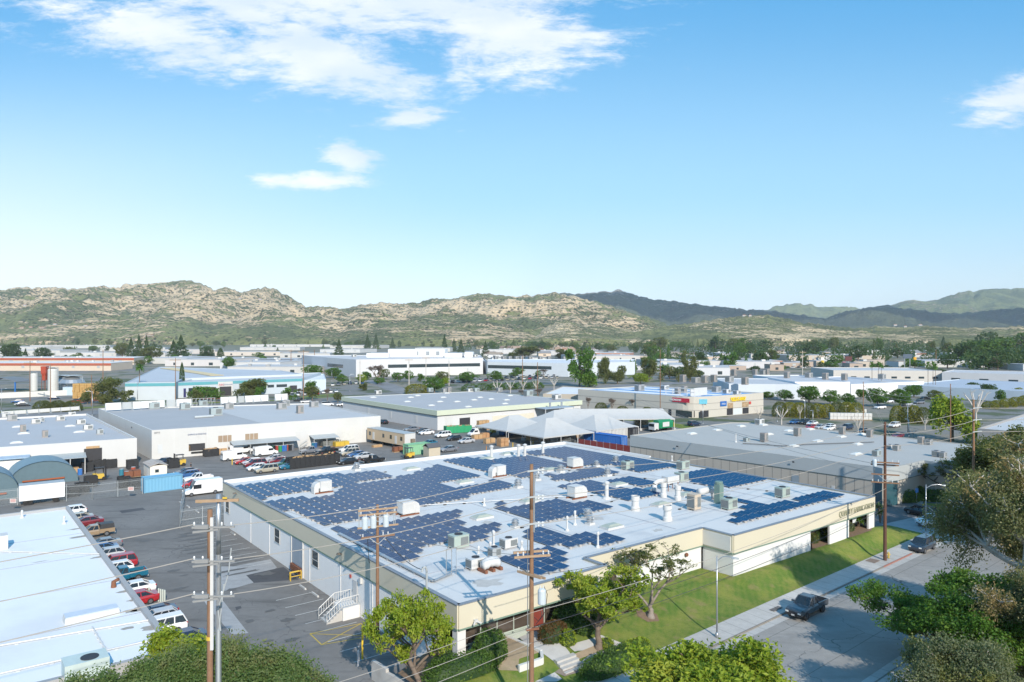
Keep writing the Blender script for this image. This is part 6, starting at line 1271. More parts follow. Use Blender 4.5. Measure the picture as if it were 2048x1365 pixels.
# forklift, yellow loader
def forklift(label, c, rz, col):
    t = empty('forklift', c, label, 'forklift'); M_ = Matrix.Rotation(rz,3,'Z'); c = Vector(c); mb = MB(); mb.box(c+M_@Vector((-.4,0,.85)), (1.9,1.2,.9), rz, taper=.92); mb.box(c+M_@Vector((-1.1,0,1.1)), (.7,1.2,.7), rz); mb.build('chassis', col, t)
    mb = MB()
    for x in (-1.1,.5):
        for y in (-.5,.5): mb.bar(c+M_@Vector((x,y,1.2)), c+M_@Vector((x*.8,y,2.5)), .08)
    mb.box(c+M_@Vector((-.25,0,2.53)), (1.7,1.2,.1), rz); mb.build('cage', black, t)
    mb = MB()
    for y in (-.35,.35): mb.bar(c+M_@Vector((.85,y,.1)), c+M_@Vector((.85,y,2.9)), .12); mb.bar(c+M_@Vector((.9,y,.15)), c+M_@Vector((2.0,y,.15)), .1,.05)
    mb.build('mast', black, t)
    for x in (-.95,.45):
        for s in (-1,1): mb = MB(); q_ = c+M_@Vector((x,s*.55,.38)); mb.tube(q_-M_@Vector((0,.13,0)), q_+M_@Vector((0,.13,0)), .38, None, 12); mb.build('wheel', rubber, t)
forklift('yellow forklift carrying a black bin in the yard', G0('d',985,880), RB, yellow); forklift('yellow loader parked beside the blue scrapped car', G0('d',1740,745), back, yellow); forklift('yellow forklift parked under the nearest tent', G0('l',1150,285), back, yellow); forklift('small yellow lift behind the garden shed', G0('l',450,455), back, yellow)
# drums, bollards
dr = None
for k, (x, y, c, cn) in enumerate([(1165,412,BLK,'black'),(1180,412,GRN,'dark green'),(1196,412,BLK,'black'),(1212,415,(.35,.05,.04),'dark red'),(1230,416,(.03,.25,.10),'green'),(1247,413,(.03,.12,.45),'blue'),(1262,412,(.04,.15,.40),'blue'),(1280,408,(.30,.07,.05),'rusty red'),(1297,408,BLK,'black'),(1312,406,GRY,'grey'),(1455,395,TEA,'teal'),(1470,394,BLU,'blue')]):
    p = G0('e',x,y+6)
    if dr is None:
        dr = empty('drum', (0,0,0)); mb = MB(); mb.lathe((0,0,0), [(.29,0),(.3,.02),(.3,.3),(.315,.32),(.3,.34),(.3,.6),(.315,.62),(.3,.64),(.3,.88)], 14); mb.build('barrel', paint, dr); mb = MB(); mb.lathe((0,0,.88), [(.28,0),(.28,.03),(.05,.03)], 12); mb.build('lid', galvgrey, dr)
    place(dr, (p.x,p.y,0), 0, '%s drum under the lean-to, %s from the left' % (cn, ordn(k)), 'drums under the lean-to canopies', c, 'drum', 1.7)
for k, (x, y, c, cn) in enumerate([(1185,835,(.04,.2,.28),'teal'),(1235,860,(.4,.08,.04),'red'),(780,830,(.05,.18,.5),'blue'),(1300,815,(.4,.08,.04),'dull red')]):
    p = G0('d',x,y); place(dr, (p.x,p.y,0), 0, '%s drum standing in the yard near the shed' % cn, 'loose drums in the yard', c, 'drum', 1.5)
bol = empty('bollard', (0,0,0)); mb = MB(); mb.lathe((0,0,0), [(.11,0),(.11,1.1),(.06,1.2)], 10); mb.build('post', wallcol, bol)
for k, (fr, x, y, c, la) in enumerate([('e',902,512,(.75,.5,.04),'thick yellow bollard beside the vans'),('f',1115,752,(.5,.55,.5),'pale bollard left of the red sedan'),('f',1187,760,(.5,.55,.5),'pale bollard first of four in a line'),('f',1202,765,(.5,.55,.5),'pale bollard second of four in a line'),('f',1217,768,(.5,.55,.5),'pale bollard third of four in a line'),('f',1232,772,(.5,.55,.5),'pale bollard last of four in a line'),('j',78,690,(.75,.5,.04),'yellow marker pole at the planter wall'),('j',53,735,(.75,.7,.68),'pinkish white marker post at the planter wall'),('l',1142,385,(.75,.5,.04),'yellow bollard left of the central tent'),('l',1275,372,(.75,.5,.04),'yellow bollard in front of the central tent'),('l',967,410,(.5,.2,.03),'orange post at the back fence')]):
    p = G0(fr,x,y); place(bol, (p.x,p.y,0), 0, la, 'bollards around the lots', c, 'bollard', (.8,.8,2.6 if 'marker pole' in la else 1.2))
# office trailers, green container, garden shed
t = empty('office_trailer', G0('l',330,350), 'long tan portable office trailer on blocks behind the yard', 'trailer'); pa, pb = G0('l',190,352), G0('l',410,395); d_ = (pb-pa).normalized(); nn = Vector((-d_.y,d_.x,0)); ln = (pb-pa).length*1.12; rz = math.atan2(d_.y,d_.x); c = (pa+pb)/2+nn*1.8
mb = MB(); mb.box(c+Vector((0,0,2.5)), (ln,3.4,3.0), rz); mb.build('wall', wallcol, t).color = (.52,.40,.27,1); mb = MB(); mb.box(c+Vector((0,0,4.05)), (ln*1.01,3.5,.12), rz); mb.build('roof', galvgrey, t); mb = MB(); mb.box(c+d_*(ln/2+.01)+Vector((0,0,2.5)), (.06,3.3,2.95), rz); mb.build('end_wall', unitwhite, t)
for f_ in (-.42,-.32,-.05,.15,.28,.42):
    mb = MB(); isd = f_ in (-.32,.28); mb.box(c+d_*ln*f_-nn*1.72+Vector((0,0,2.2 if isd else 2.7)), (.9,.06,2.0 if isd else 1.0), rz); mb.build('door' if isd else 'window', unitwhite if isd else glass, t)
mb = MB()
for f_ in (-.4,-.1,.2,.42): mb.box(c+d_*ln*f_+Vector((0,0,.5)), (.5,2.8,1.0), rz)
mb.build('blocks', dark, t); mb = MB(); mb.box(c+d_*(ln/2+.4)+nn*.6+Vector((0,0,2.2)), (.7,1.0,.9), rz); mb.build('wall_unit', pm('brown_unit', (.20,.16,.12), .6), t)
container('pale green shipping container with white stencils beside the trailer', PF('l',535,430,0)+A*2, (6.1,2.45,2.6), RB, (.22,.45,.27))
t = empty('garden_shed', G0('l',620,440), 'beige garden shed with a dark gabled roof', 'shed'); p = G0('l',625,440)+A*1.3; mb = MB(); mb.box(p+Vector((0,0,1.15)), (3.2,2.6,2.3), RB); mb.build('wall', wallcol, t).color = (.50,.44,.34,1); M_ = Matrix.Rotation(RB,3,'Z'); mb = MB(); mb.loft([[p+M_@Vector((x,y,z)) for y,z in ((-1.5,2.25),(0,3.1),(1.5,2.25),(1.5,2.15),(0,3.0),(-1.5,2.15))] for x in (-1.75,1.75)]); mb.build('roof', pm('dark_shingle', (.10,.10,.11), .8), t)
pa, pb = G0('u',1480,505), G0('u',1905,565); container('bright blue open-top container behind the red fence', (pa+pb)/2+Vector((1.5,1.5,0)), ((pb-pa).length*1.05,2.5,2.6), math.atan2((pb-pa).y,(pb-pa).x), (.015,.13,.45)); container('black container at the tan building end', G0('u',1960,470)+Vector((1,4,0)), (8,2.5,3.0), math.atan2((pb-pa).y,(pb-pa).x), (.03,.03,.035))
t = empty('red_fence', (G0('u',1425,560)+G0('u',2040,645))/2, 'dark red slatted fence in front of the blue container', 'fence'); pa, pb = G0('u',1425,565), G0('u',2050,655); mb = MB(); mb.bar(pa+Vector((0,0,1.1)), pb+Vector((0,0,1.1)), .06, 1.9); mb.build('slat_panel', pm('red_slats', (.20,.035,.03), .7, var=.2), t)
mb = MB()
for k in range(9): c = pa.lerp(pb,k/8); mb.tube(c, c+Vector((0,0,2.2)), .05)
mb.build('posts', galvgrey, t)
# marquee tents
canvas = pm('white_canvas', (.46,.46,.45), .7, var=.04, scale=.5, dirt=.15, dscale=.4)
def marquee(label, c, lx, ly, h0, h1, ridge_, rz, walls=False, n=3):
    t = empty('marquee_tent', c, label, 'tent', 'white marquee tents'); M_ = Matrix.Rotation(rz,3,'Z'); c = Vector(c); w = lambda x,y,z: c+M_@Vector((x,y,z)); X, Y = lx/2, ly/2; r = ridge_/2; mb = MB()
    def surf(a, b, e0, e1, k=6):            # sagging canvas between an eave a-b and a ridge e0-e1
        m_ = 6; g_ = []
        for i in range(k+1):
            for j in range(m_+1):
                u, v = i/k, j/m_; lo = Vector(a).lerp(Vector(b),u); hi = Vector(e0).lerp(Vector(e1),u); pnt = lo.lerp(hi,v); pnt.z -= .45*math.sin(math.pi*v)*(h1-h0)*.25; g_.append(w(*pnt))
        mb.add(g_, [(i*(m_+1)+j,(i+1)*(m_+1)+j,(i+1)*(m_+1)+j+1,i*(m_+1)+j+1) for i in range(k) for j in range(m_)])
    ea, eb, ec, ed = (-X,-Y,h0),(X,-Y,h0),(X,Y,h0),(-X,Y,h0); r0, r1 = (-r,0,h1),(r,0,h1)
    surf(ea,eb,r0,r1); surf(ec,ed,r1,r0); surf(eb,ec,r1,r1); surf(ed,ea,r0,r0); mb.build('canopy', canvas, t)
    mb = MB()
    for a, b in ((ea,eb),(eb,ec),(ec,ed),(ed,ea)): mb.bar(w(*a)-Vector((0,0,.14)), w(*b)-Vector((0,0,.14)), .03, .3)
    mb.build('valance', canvas, t)
    for i in range(n+1):
        for s in (-1,1): mb = MB(); x = -X+lx*i/n; mb.tube(w(x*.99,s*Y*.99,0), w(x*.99,s*Y*.99,h0), .09, None, 6); o = mb.build('pole', unitwhite, t); mb = MB(); mb.box(w(x*.99,s*(Y+.2),.35), (.7,.7,.7), rz); mb.build('ballast', concrete, o)
    if walls:
        mb = MB()
        for a, b in ((ea,eb),(ed,ea),(eb,ec)):
            k = 24; A_, B_ = Vector(a), Vector(b); nrm = Vector((-(B_-A_).y,(B_-A_).x,0)).normalized()
            for i in range(k): p0, p1 = A_.lerp(B_,i/k)+nrm*(.12 if i%2 else 0), A_.lerp(B_,(i+1)/k)+nrm*(0 if i%2 else .12); mb.face([w(p0.x,p0.y,.05),w(p1.x,p1.y,.05),w(p1.x,p1.y,h0),w(p0.x,p0.y,h0)])
        mb.build('side_curtain', canvas, t)
    return t
def ctr(fr, x, y, z): return PF(fr,x,y,z)
c = PF('u',675,330,0); c = PF('u',650,345,3.0); marquee('white marquee tent nearest the blue skip bin', (c.x,c.y+5.5,0), 17, 15, 3.0, 6.2, 3.5, RB)
c = PF('u',1110,418,3.0); marquee('white marquee tent in front, over stacked wooden crates', (c.x,c.y+5.5,0), 18, 15, 3.0, 6.8, 3.5, RB)
c = PF('u',1200,275,3.0); marquee('white marquee tent behind the front two', (c.x,c.y+5.5,0), 18, 15, 3.0, 6.3, 3.5, RB)
c = PF('u',1620,345,3.0); marquee('white marquee tent with hanging side curtains', (c.x+2,c.y+5.5,0), 17, 15, 3.0, 6.4, 4, RB, True)
c = PF('b',1690,815,3.4); marquee('long white frame tent running behind the smaller marquees', (c.x,c.y+4,0), 37, 11, 3.6, 6.2, 32, RB-.62, False, 7)
# crates and pallets
def crate(label, c, sz, rz, mat, group, pallets=True):
    t = empty('crate_stack', c, label, 'crates', group); c = Vector(c); f = random.Random(label); mb = MB(); n = max(1,int(sz[0]/1.1)); k = max(1,int(sz[2]/.9)); M_ = Matrix.Rotation(rz,3,'Z')
    for i in range(n):
        for j in range(k): mb.box(c+M_@Vector((-sz[0]/2+sz[0]*(i+.5)/n, f.uniform(-.1,.1), .16+(sz[2]-.16)*(j+.5)/k)), (sz[0]/n*.93, sz[1]*f.uniform(.85,1), (sz[2]-.16)/k*.94), rz+f.uniform(-.04,.04))
    mb.build('crate', mat, t); mb = MB()
    for y in (-.4,0,.4): mb.box(c+M_@Vector((0,y*sz[1],.07)), (sz[0]*1.02,.12,.14), rz)
    mb.build('pallet', timber, t); return t
for fr, x, y, sz, m_, la in [('l',1075,372,(2.6,2.0,2.2),cardboard,'brown crate stack standing alone in the open yard'),('l',955,320,(2.4,1.6,1.6),cardboard,'reddish crate stack beside the white van'),('l',905,325,(3.0,1.5,1.3),timber,'low pallet pile in front of the white van'),('l',985,352,(3.0,1.6,1.4),timber,'pallet pile left of the lone brown stack'),('l',945,265,(4.0,1.5,3.0),timber,'tall reel and pallet pile against the white warehouse wall'),('l',1010,285,(1.6,1.4,2.4),yellow,'yellow crate stack beside the first tent'),
    ('u',870,490,(3,2,1.8),timber,'timber crates under the left end of the front tent'),('u',1050,495,(3.2,2,2.0),cardboard,'brown crates in the middle of the front tent'),('u',1180,470,(3,2,2.2),cardboard,'brown crates at the right pole of the front tent'),('u',1290,490,(3.5,2,1.7),timber,'pale timber crates right of the front tent'),('u',1400,470,(4,1.5,1.3),timber,'low timber crates beside the curtained tent'),('u',700,385,(4,2,1.5),rust,'dark crates deep under the first tent'),('u',1130,505,(1.6,1.4,1.2),unitwhite,'white wrapped pallet before the front tent'),('l',510,410,(2.2,1.5,.9),timber,'scrap timber pile beside the green container'),('l',700,260,(2.5,1.5,1.8),timber,'timber pile left of the green bin'),('l',245,378,(2.6,1.2,.6),timber,'low timber stack below the office trailer'),('l',380,410,(2.5,1.4,1.3),rust,'rusty scrap heap at the trailer end'),('e',805,440,(4,1.4,1.4),timber,'pale plywood crates beside the black bin'),('b',1700,860,(6,2,2.0),cardboard,'boxes stacked under the long frame tent'),('b',1850,850,(5,2,2.2),cardboard,'brown boxes at the right end of the long tent'),('e',1575,385,(5,2,1.6),pm('mixed_scrap', (.15,.16,.15), .7, var=.9, scale=2),'mixed scrap pile under the short lean-to'),('e',1645,385,(4,2,1.3),yellow,'yellow machinery parts at the short lean-to'),('d',910,690,(5,3,2.6),pm('pale_pallets', (.5,.46,.38), .8, var=.5, scale=2),'pale boxes stacked inside the open loading door'),('d',1290,850,(3,2,1.4),rust,'rusty scrap in front of the small shed'),('d',690,815,(3,1.6,1.2),timber,'pallets beside the hoop tent')]:
    p = G0(fr,x,y); crate(la, (p.x,p.y,0), sz, RB, m_, 'crates and piles in the yards')
for k, (fr,x,y,sz,la) in enumerate([('t',1120,280,(14,1.6,2.4),'long white wrapped stack in the far right car park'),('t',1165,245,(7.5,1.6,2.6),'short white wrapped stack behind the long one')]):
    p = G0(fr,x,y); crate(la, (p.x,p.y,0), sz, RB-.75, unitwhite, 'wrapped stacks in the car park')
# a worker in the yard
def person(label, c, hd, top, legs):
    t = empty('person', c, label, 'person'); c = Vector(c); M_ = Matrix.Rotation(hd,3,'Z'); mb = MB(); w = lambda x,y,z: c+M_@Vector((x,y,z))
    ringz = lambda x,y,z,rx,ry: [w(x+rx*math.cos(2*math.pi*i/10), y+ry*math.sin(2*math.pi*i/10), z) for i in range(10)]
    sk = pm('skin', (.35,.20,.13), .6)
    for s in (-1,1): mb.loft([ringz(.02,s*.11,0.0,.12,.06), ringz(.0,s*.10,.1,.07,.06), ringz(0,s*.10,.48,.075,.075), ringz(0,s*.09,.85,.10,.10)], 1)
    mb.loft([ringz(0,0,.82,.13,.18), ringz(0,0,1.05,.12,.16), ringz(0,0,1.3,.13,.20), ringz(0,0,1.45,.10,.20), ringz(0,0,1.5,.06,.08)], 0); mb.loft([ringz(0,0,1.49,.055,.055), ringz(.01,0,1.56,.06,.06), ringz(.02,0,1.63,.09,.075), ringz(.02,0,1.72,.10,.08), ringz(.01,0,1.80,.05,.04)], 2)
    for s in (-1,1): mb.loft([ringz(0,s*.21,1.43,.06,.06), ringz(.03,s*.25,1.15,.05,.05)], 0); mb.loft([ringz(.03,s*.25,1.15,.042,.042), ringz(.12,s*.23,.92,.035,.035), ringz(.16,s*.23,.84,.04,.025)], 2)
    mb.build('body', [top, legs, sk], t, smooth=True); mb = MB(); mb.lathe(w(0,0,1.72), [(.105,0),(.10,.06),(.05,.11)], 10); mb.build('hair', black, t); return t
person('person in a black top and blue jeans standing in the yard', G0('d',1862,790), back, pm('black_cloth', (.015,.015,.016), .9), pm('blue_jeans', (.05,.09,.16), .9))
# ================================================================ POLES, WIRES, LAMPS, FENCES
def insul(mb, p, h=.28, r=.07): mb.lathe(p, [(r*.6,0),(r,h*.25),(r*.6,h*.4),(r,h*.65),(r*.5,h)], 8)
def pole(label, base, ztop, r=.17, mat=None, group='utility poles', steps=True):
    t = empty('utility_pole', base, label, 'utility pole', group); mb = MB(); b = Vector(base); n = 6
    for k in range(n): z0, z1 = b.z+(ztop-b.z)*k/n, b.z+(ztop-b.z)*(k+1)/n; mb.tube((b.x,b.y,z0), (b.x,b.y,z1), r*(1-.35*k/n), r*(1-.35*(k+1)/n), 12, caps=(k == n-1))
    mb.build('post', mat or wood, t, smooth=True); return t
def arm(t, z, half, ang, mat=None, off=.2, ins=(), name='crossarm', w=.13, brace=True, shift=0.0):
    b = world_loc(t); d = Vector((math.cos(ang), math.sin(ang), 0)); n = Vector((d.y,-d.x,0)); c = Vector((b.x,b.y,z))+n*off+d*shift; mb = MB(); mb.bar(c-d*half, c+d*half, w, w*1.2); o = mb.build(name, mat or woodpale, t)
    if brace:
        mb = MB()
        for s in (-1,1): mb.bar(c+d*half*.55*s, Vector((b.x,b.y,z-.75))+n*off*.9, .05)
        mb.build('brace', galvgrey, o)
    for s in ins:
        mb = MB(); insul(mb, c+d*half*s+Vector((0,0,w*.6))); mb.build('insulator', ceram, o)
    return c, d
def can(t, p, h=1.0, r=.27):
    mb = MB(); mb.lathe(p, [(r*.9,0),(r,.05),(r,h*.85),(r*.8,h*.95),(r*.3,h)], 14); o = mb.build('transformer', pm('transformer_grey', (.50,.56,.60), .4), t, smooth=False)
    mb = MB()
    for s in (-.12,.12): insul(mb, Vector(p)+Vector((s,0,h*.95)), .25, .05)
    mb.build('bushing', ceram, o); return o
def at_d(x, d, z=0): return Vector(((x-CX)/F*d, d, z))
Sdir = Vector((math.cos(SD), math.sin(SD), 0)); PERP = SD+math.pi/2
p420 = at_d(420, 38.7); t420 = pole('tall wooden utility pole with a white riser pipe at the front left', p420, 19.9, .2)
mb = MB(); mb.box((p420.x+.16,p420.y-.14,16.0), (.16,.10,7.0)); mb.build('riser_cover', unitwhite, t420)
mb = MB(); mb.tube((p420.x,p420.y,13.0), (p420.x,p420.y,13.18), .205, None, 12); mb.build('yellow_tag', yellow, t420)
p436 = at_d(437, 41.0); t436 = pole('tall galvanised steel pole just behind the wooden one at the front left', p436, 20.2, .20, galv)
zl = [19.0, 17.2, 15.35]
for z in zl:
    mb = MB(); mb.bar((p420.x-.85,p420.y-.25,z), (p420.x+1.35,p420.y-.1,z), .10, .10); mb.bar((p420.x-.8,p420.y-.25,z-.25), (p420.x+.5,p420.y-.15,z-.12), .10); mb.box((p420.x-.3,p420.y-.3,z+.05), (.7,.16,.2)); o = mb.build('switch_arm', pm('switch_grey', (.26,.265,.265), .5), t420)
    for s in (-.75,-.3,.7,1.2): mb = MB(); insul(mb, Vector((p420.x+s,p420.y-.2,z+.08)), .2, .06); mb.build('insulator', ceram, o)
arm(t436, 19.9, 1.15, .15, woodpale, .26, (), brace=False)
b_ = world_loc(t436); mb = MB(); mb.box((b_.x-.9,b_.y-.4,19.85), (.25,.02,.12)); mb.box((b_.x+.5,b_.y-.37,20.07), (.25,.02,.12)); mb.build('yellow_plate', yellow, t436)
mb = MB(); mb.path([(b_.x+.2,b_.y-.2,12.6),(b_.x+.05,b_.y-.2,13.8),(b_.x+.6,b_.y-.1,15.8),(b_.x+.75,b_.y-.1,17.2)], .035, 5); mb.path([(b_.x+.1,b_.y-.2,12.6),(b_.x+.3,b_.y-.2,14.5),(b_.x+.35,b_.y-.1,15.2)], .035, 5); mb.tube((b_.x+.1,b_.y-.24,2), (b_.x+.1,b_.y-.24,12.7), .09, None, 8); mb.build('riser_cable', galvgrey, t436)
p755 = at_d(755, 69.3); t755 = pole('wooden utility pole carrying three transformers beside the left factory wall', p755, 13.1, .19); W_ = RB-.25
tz = lambda y: CH-(y-HY)*69.3/F
for z, h_, ins in ((tz(1018),1.9,(-.9,)),(tz(1027),1.8,(-.9,.9)),(tz(1052),1.95,()),(tz(1072),1.6,(-.9,.3,.6))): arm(t755, z, h_, W_, woodpale if h_ > 1.7 else wood, .22, ins, brace=(h_ < 1.95))
d_ = Vector((math.cos(W_),math.sin(W_),0))
for s in (-1.25,-.45,.75): can(t755, p755+d_*s+Vector((.1,-.25,tz(1054))), 1.15, .29)
mb = MB()
for s in (-1.8,-1.7,1.55,1.7): q_ = p755+d_*s+Vector((.05,-.22,0)); mb.tube(q_+Vector((0,0,tz(1052))), q_+Vector((0,0,tz(1018))), .03, None, 5)
mb.build('hanger_rods', galvgrey, t755)
p1063 = at_d(1063, 53.2); t1063 = pole('tallest wooden utility pole in front of the factory, with one transformer', p1063, 19.75, .2)
z63 = [19.3,17.4,15.45]
for z in z63:
    mb = MB(); mb.bar((p1063.x-.3,p1063.y-.2,z-.05), (p1063.x+.95,p1063.y-.1,z+.08), .10, .12); o = mb.build('bracket', galvgrey, t1063)
    for s in (.5,.8): mb = MB(); mb.lathe((p1063.x+s,p1063.y-.12,z+.05), [(.05,-.3),(.10,-.2),(.05,-.1),(.10,0),(.05,.1)], 8); mb.build('insulator', ceram, o)
mb = MB(); mb.tube((p1063.x+.17,p1063.y-.05,14.8), (p1063.x+.17,p1063.y-.05,19.0), .08, None, 8); mb.tube((p1063.x-.28,p1063.y-.05,1), (p1063.x-.28,p1063.y-.05,15), .035, None, 5); mb.build('conduit', galv, t1063)
arm(t1063, 13.1, 1.35, .22, woodpale, .25, (-.8,-.5,.6,.9), brace=False); arm(t1063, 13.3, 1.3, .22, woodpale, -.25, (), brace=False)
arm(t1063, 11.75, 1.15, -.75, woodpale, .25, (-.9,), brace=False); arm(t1063, 11.6, 1.1, -.75, woodpale, -.25, (), brace=False); arm(t1063, 7.8, .5, .3, rust, .2, (), brace=False)
can(t1063, p1063+Vector((.75,-.15,9.6)), 1.15, .30)
mb = MB(); mb.path([p1063+Vector((.9,-.1,10.9)), p1063+Vector((1.15,-.1,10.3)), p1063+Vector((1.0,0,9.0)), p1063+Vector((.5,0,8.3)), p1063+Vector((.2,0,8.6))], .02, 4); mb.path([p1063+Vector((.8,-.1,9.6)), p1063+Vector((.9,-.1,8.8)), p1063+Vector((.3,-.1,8.1))], .02, 4); mb.build('drop_leads', black, t1063)
p1770 = at_d(1770, 92.4, .6); t1770 = pole('dark wooden utility pole on the sidewalk by the fire hydrant', p1770, 18.2, .22, pm('dark_pole_wood', (.10,.045,.028), .8, var=.3, scale=4))
for y in (925,931,949,965): z = CH-(y-HY)*92.4/F; arm(t1770, z, 1.6, -.35, wood, .25 if y != 931 else -.25, (-.9,-.5,.5,.9) if y in (965,925) else (), brace=(y == 949))
can(t1770, p1770+Vector((-1.35,-.1,12.0)), .9, .24)
p1948 = at_d(1947, 105, .5); t1948 = pole('wooden utility pole rising behind the eucalyptus at the right', p1948, 19.9, .22)
for z in (18.7,17.0,15.3): mb = MB(); mb.bar((p1948.x-.2,p1948.y-.2,z), (p1948.x+1.1,p1948.y-.1,z+.1), .12); o = mb.build('bracket', galvgrey, t1948)
for x, yt, yb, la in [(1901,768,888,'slim wooden pole in front of the bright green tree'),(1726.5,764,868,'wooden pole at the far right car park with guy wires'),(1320.5,700,836,'tall wooden pole at the corner of the retail building'),(818,717,770,'pole with a crossarm before the white office, first of three'),(852,713,770,'pole with a crossarm before the white office, second of three'),(898,717,772,'pole before the white office, third of three'),(1045,712,770,'pole left of the tall green eucalyptus row'),(1075,725,792,'thin pole behind the green edged roof'),(60,722,803,'leftmost pole by the silos'),(101,728,808,'second pole by the silos'),(206,700,765,'pole behind the red striped building'),(183,750,812,'pole right of the silver dome'),(351,716,801,'thick pole beside the slender cypress'),(607,700,804,'pole right of the teal striped office'),(582,700,735,'left pole of the distant pair'),(629,700,725,'right pole of the distant pair'),(652,702,728,'pole left of the white office'),(1605,702,760,'white double pole by the shopping strip'),(1872,700,730,'far pole among the trees at the right'),(720,718,770,'pole at the corner of the white office')]:
    d = F*CH/(yb-HY); b = at_d(x,d); zt_ = CH-(yt-HY)*d/F; t = pole(la, b, zt_, max(.16,d*.0006), barkpale if 'white' in la else None, 'distant utility poles')
    if 'crossarm' in la or x in (60,607,351,582,1605): arm(t, zt_-1, 2.4, .2, None, .3, (), w=.25, brace=False)
# wires ----------------------------------------------------------
wirem = pm('weathered_wire', (.36,.33,.29), .6); wiredark = pm('dark_cable', (.05,.05,.055), .6)
def wire(p, q_, sag, r, label, group, mat=wirem):
    t = empty('power_line', (p+q_)/2, label, 'wire', group); mb = MB(); pts = []
    for i in range(17): u = i/16; c = p.lerp(q_,u); c.z -= sag*4*u*(1-u); pts.append(c)
    mb.path(pts, r, 5); mb.build('cable', mat, t); return t
nm = ['top','middle','lowest']
for k in range(3):
    a = Vector((p420.x-.8,p420.y-.25,zl[k]+.15)); b = Vector((p1063.x-.2,p1063.y-.15,z63[k])); c = Vector((p1770.x,p1770.y,[17.9,16.7,15.2][k])); e_ = Vector((p1948.x+.3,p1948.y-.1,[18.7,17.0,15.3][k]))
    G = 'overhead power lines along the street'
    wire(a-Sdir*34+Vector((0,0,.3)), a , .5, .026, '%s power line from the left edge to the front left pole' % nm[k], G)
    wire(Vector((p420.x+1.3,p420.y-.1,zl[k]+.1)), b, .5, .024, '%s power line between the front left pole and the tallest pole' % nm[k], G)
    wire(Vector((p1063.x+.8,p1063.y-.1,z63[k])), c, 1.0, .024, '%s power line from the tallest pole across the solar roof to the dark pole' % nm[k], G)
    wire(c, e_, .5, .032, '%s power line from the dark pole to the pole behind the eucalyptus' % nm[k], G); wire(e_, e_+Vector((60,14,1.5)), .8, .035, '%s power line leaving the frame at the right' % nm[k], G)
for k, (z0, z1) in enumerate(((7.9,8.6),(6.8,7.4),(9.0,9.8))):
    a = Vector((p1063.x,p1063.y-.2,z0)); c = Vector((p1770.x,p1770.y-.2,z1)); G = 'telephone cables along the street'; L_ = Vector((p420.x,p420.y-.2,z0-.2))
    wire(a, c, .9, .022, '%s telephone cable from the tallest pole past the street lamp' % ['upper','lower','faint highest'][k], G, wiredark if k < 2 else wirem); wire(L_, a, .35, .018, '%s telephone cable from the front left pole to the tallest pole' % ['upper','lower','faint highest'][k], G, wirem); wire(L_-Sdir*30, L_, .5, .018, '%s telephone cable from the left edge over the bushes' % ['upper','lower','faint highest'][k], G, wirem)
wire(p755+Vector((.8,-.2,tz(1074))), W(4.6,-.75,8.5), .5, .035, 'black service cable from the transformer pole to the roof mast', 'service cables', wiredark)
wire(p755+Vector((-.9,-.2,tz(1074))), W(16,-.1,6.2), .6, .03, 'looping service cable from the transformer pole to the factory wall', 'service cables', wiredark)
wire(p1063+Vector((-.9,-.3,13.2)), W(62,-.2,6.4), 1.5, .02, 'thin wire from the tallest pole to the back left roof corner', 'service cables'); wire(p1063+Vector((.9,.2,11.7)), W(3.2,30,6.6), .8, .02, 'thin wire from the tallest pole to the front roof edge', 'service cables', wiredark)
wire(p1770+Vector((-1.3,0,11.7)), W(-1,68.6,6.7), .6, .03, 'pale service cable from the dark pole to the roof corner', 'service cables')
for k, z in enumerate((12.3,11.2)): wire(p1770+Vector((-1.4,.2,z)), at_d(1262,200,12+k), 1.2, .03, '%s wire from the dark pole over the tan building wall' % ['upper','lower'][k], 'service cables')
for k in range(2): wire(at_d(1726.5,220,14.0-k), at_d(1905,190,15.0-k), 2.5, .05, '%s sagging wire over the far right car park' % ['upper','lower'][k], 'service cables'); wire(at_d(1726.5,220,14.5), at_d(1800+8*k,170,.2), .1, .03, '%s guy wire of the car park pole' % ['left','right'][k], 'service cables')
# street lamps
def lamp(label, base, h, ang, arm_=2.0, group='street lamps', r=.09):
    t = empty('street_lamp', base, label, 'street lamp', group); b = Vector(base); mb = MB(); mb.tube(b, b+Vector((0,0,h)), r, r*.6, 10); mb.lathe(b, [(r*2,0),(r*2,.3),(r*1.1,.5)], 10); mb.build('post', galv, t, smooth=True)
    d = Vector((math.cos(ang),math.sin(ang),0)); mb = MB(); mb.path([b+Vector((0,0,h-.5)), b+d*arm_*.35+Vector((0,0,h-.05)), b+d*arm_*.75+Vector((0,0,h+.1)), b+d*arm_+Vector((0,0,h+.02))], r*.45, 8); mb.build('arm', galv, t)
    mb = MB(); c = b+d*(arm_+.25)+Vector((0,0,h-.02)); mb.loft([[c+d*x+Vector((-d.y*y,d.x*y,z)) for y,z in ((-w_,-.06),(w_,-.06),(w_*.7,.08),(-w_*.7,.08))] for x,w_ in ((-.35,.08),(0,.17),(.35,.10))]); mb.build('lamp_head', galvgrey, t); return t
p = P(1434,1275,.66); lamp('grey street lamp on the near sidewalk beside the lawn', (p.x,p.y,.66), 7.7, SD-1.2, 1.4)
p = P(1852,1070,.7); lamp('grey street lamp by the side driveway', (p.x,p.y,.66), 7.2, -.2, 2.1)
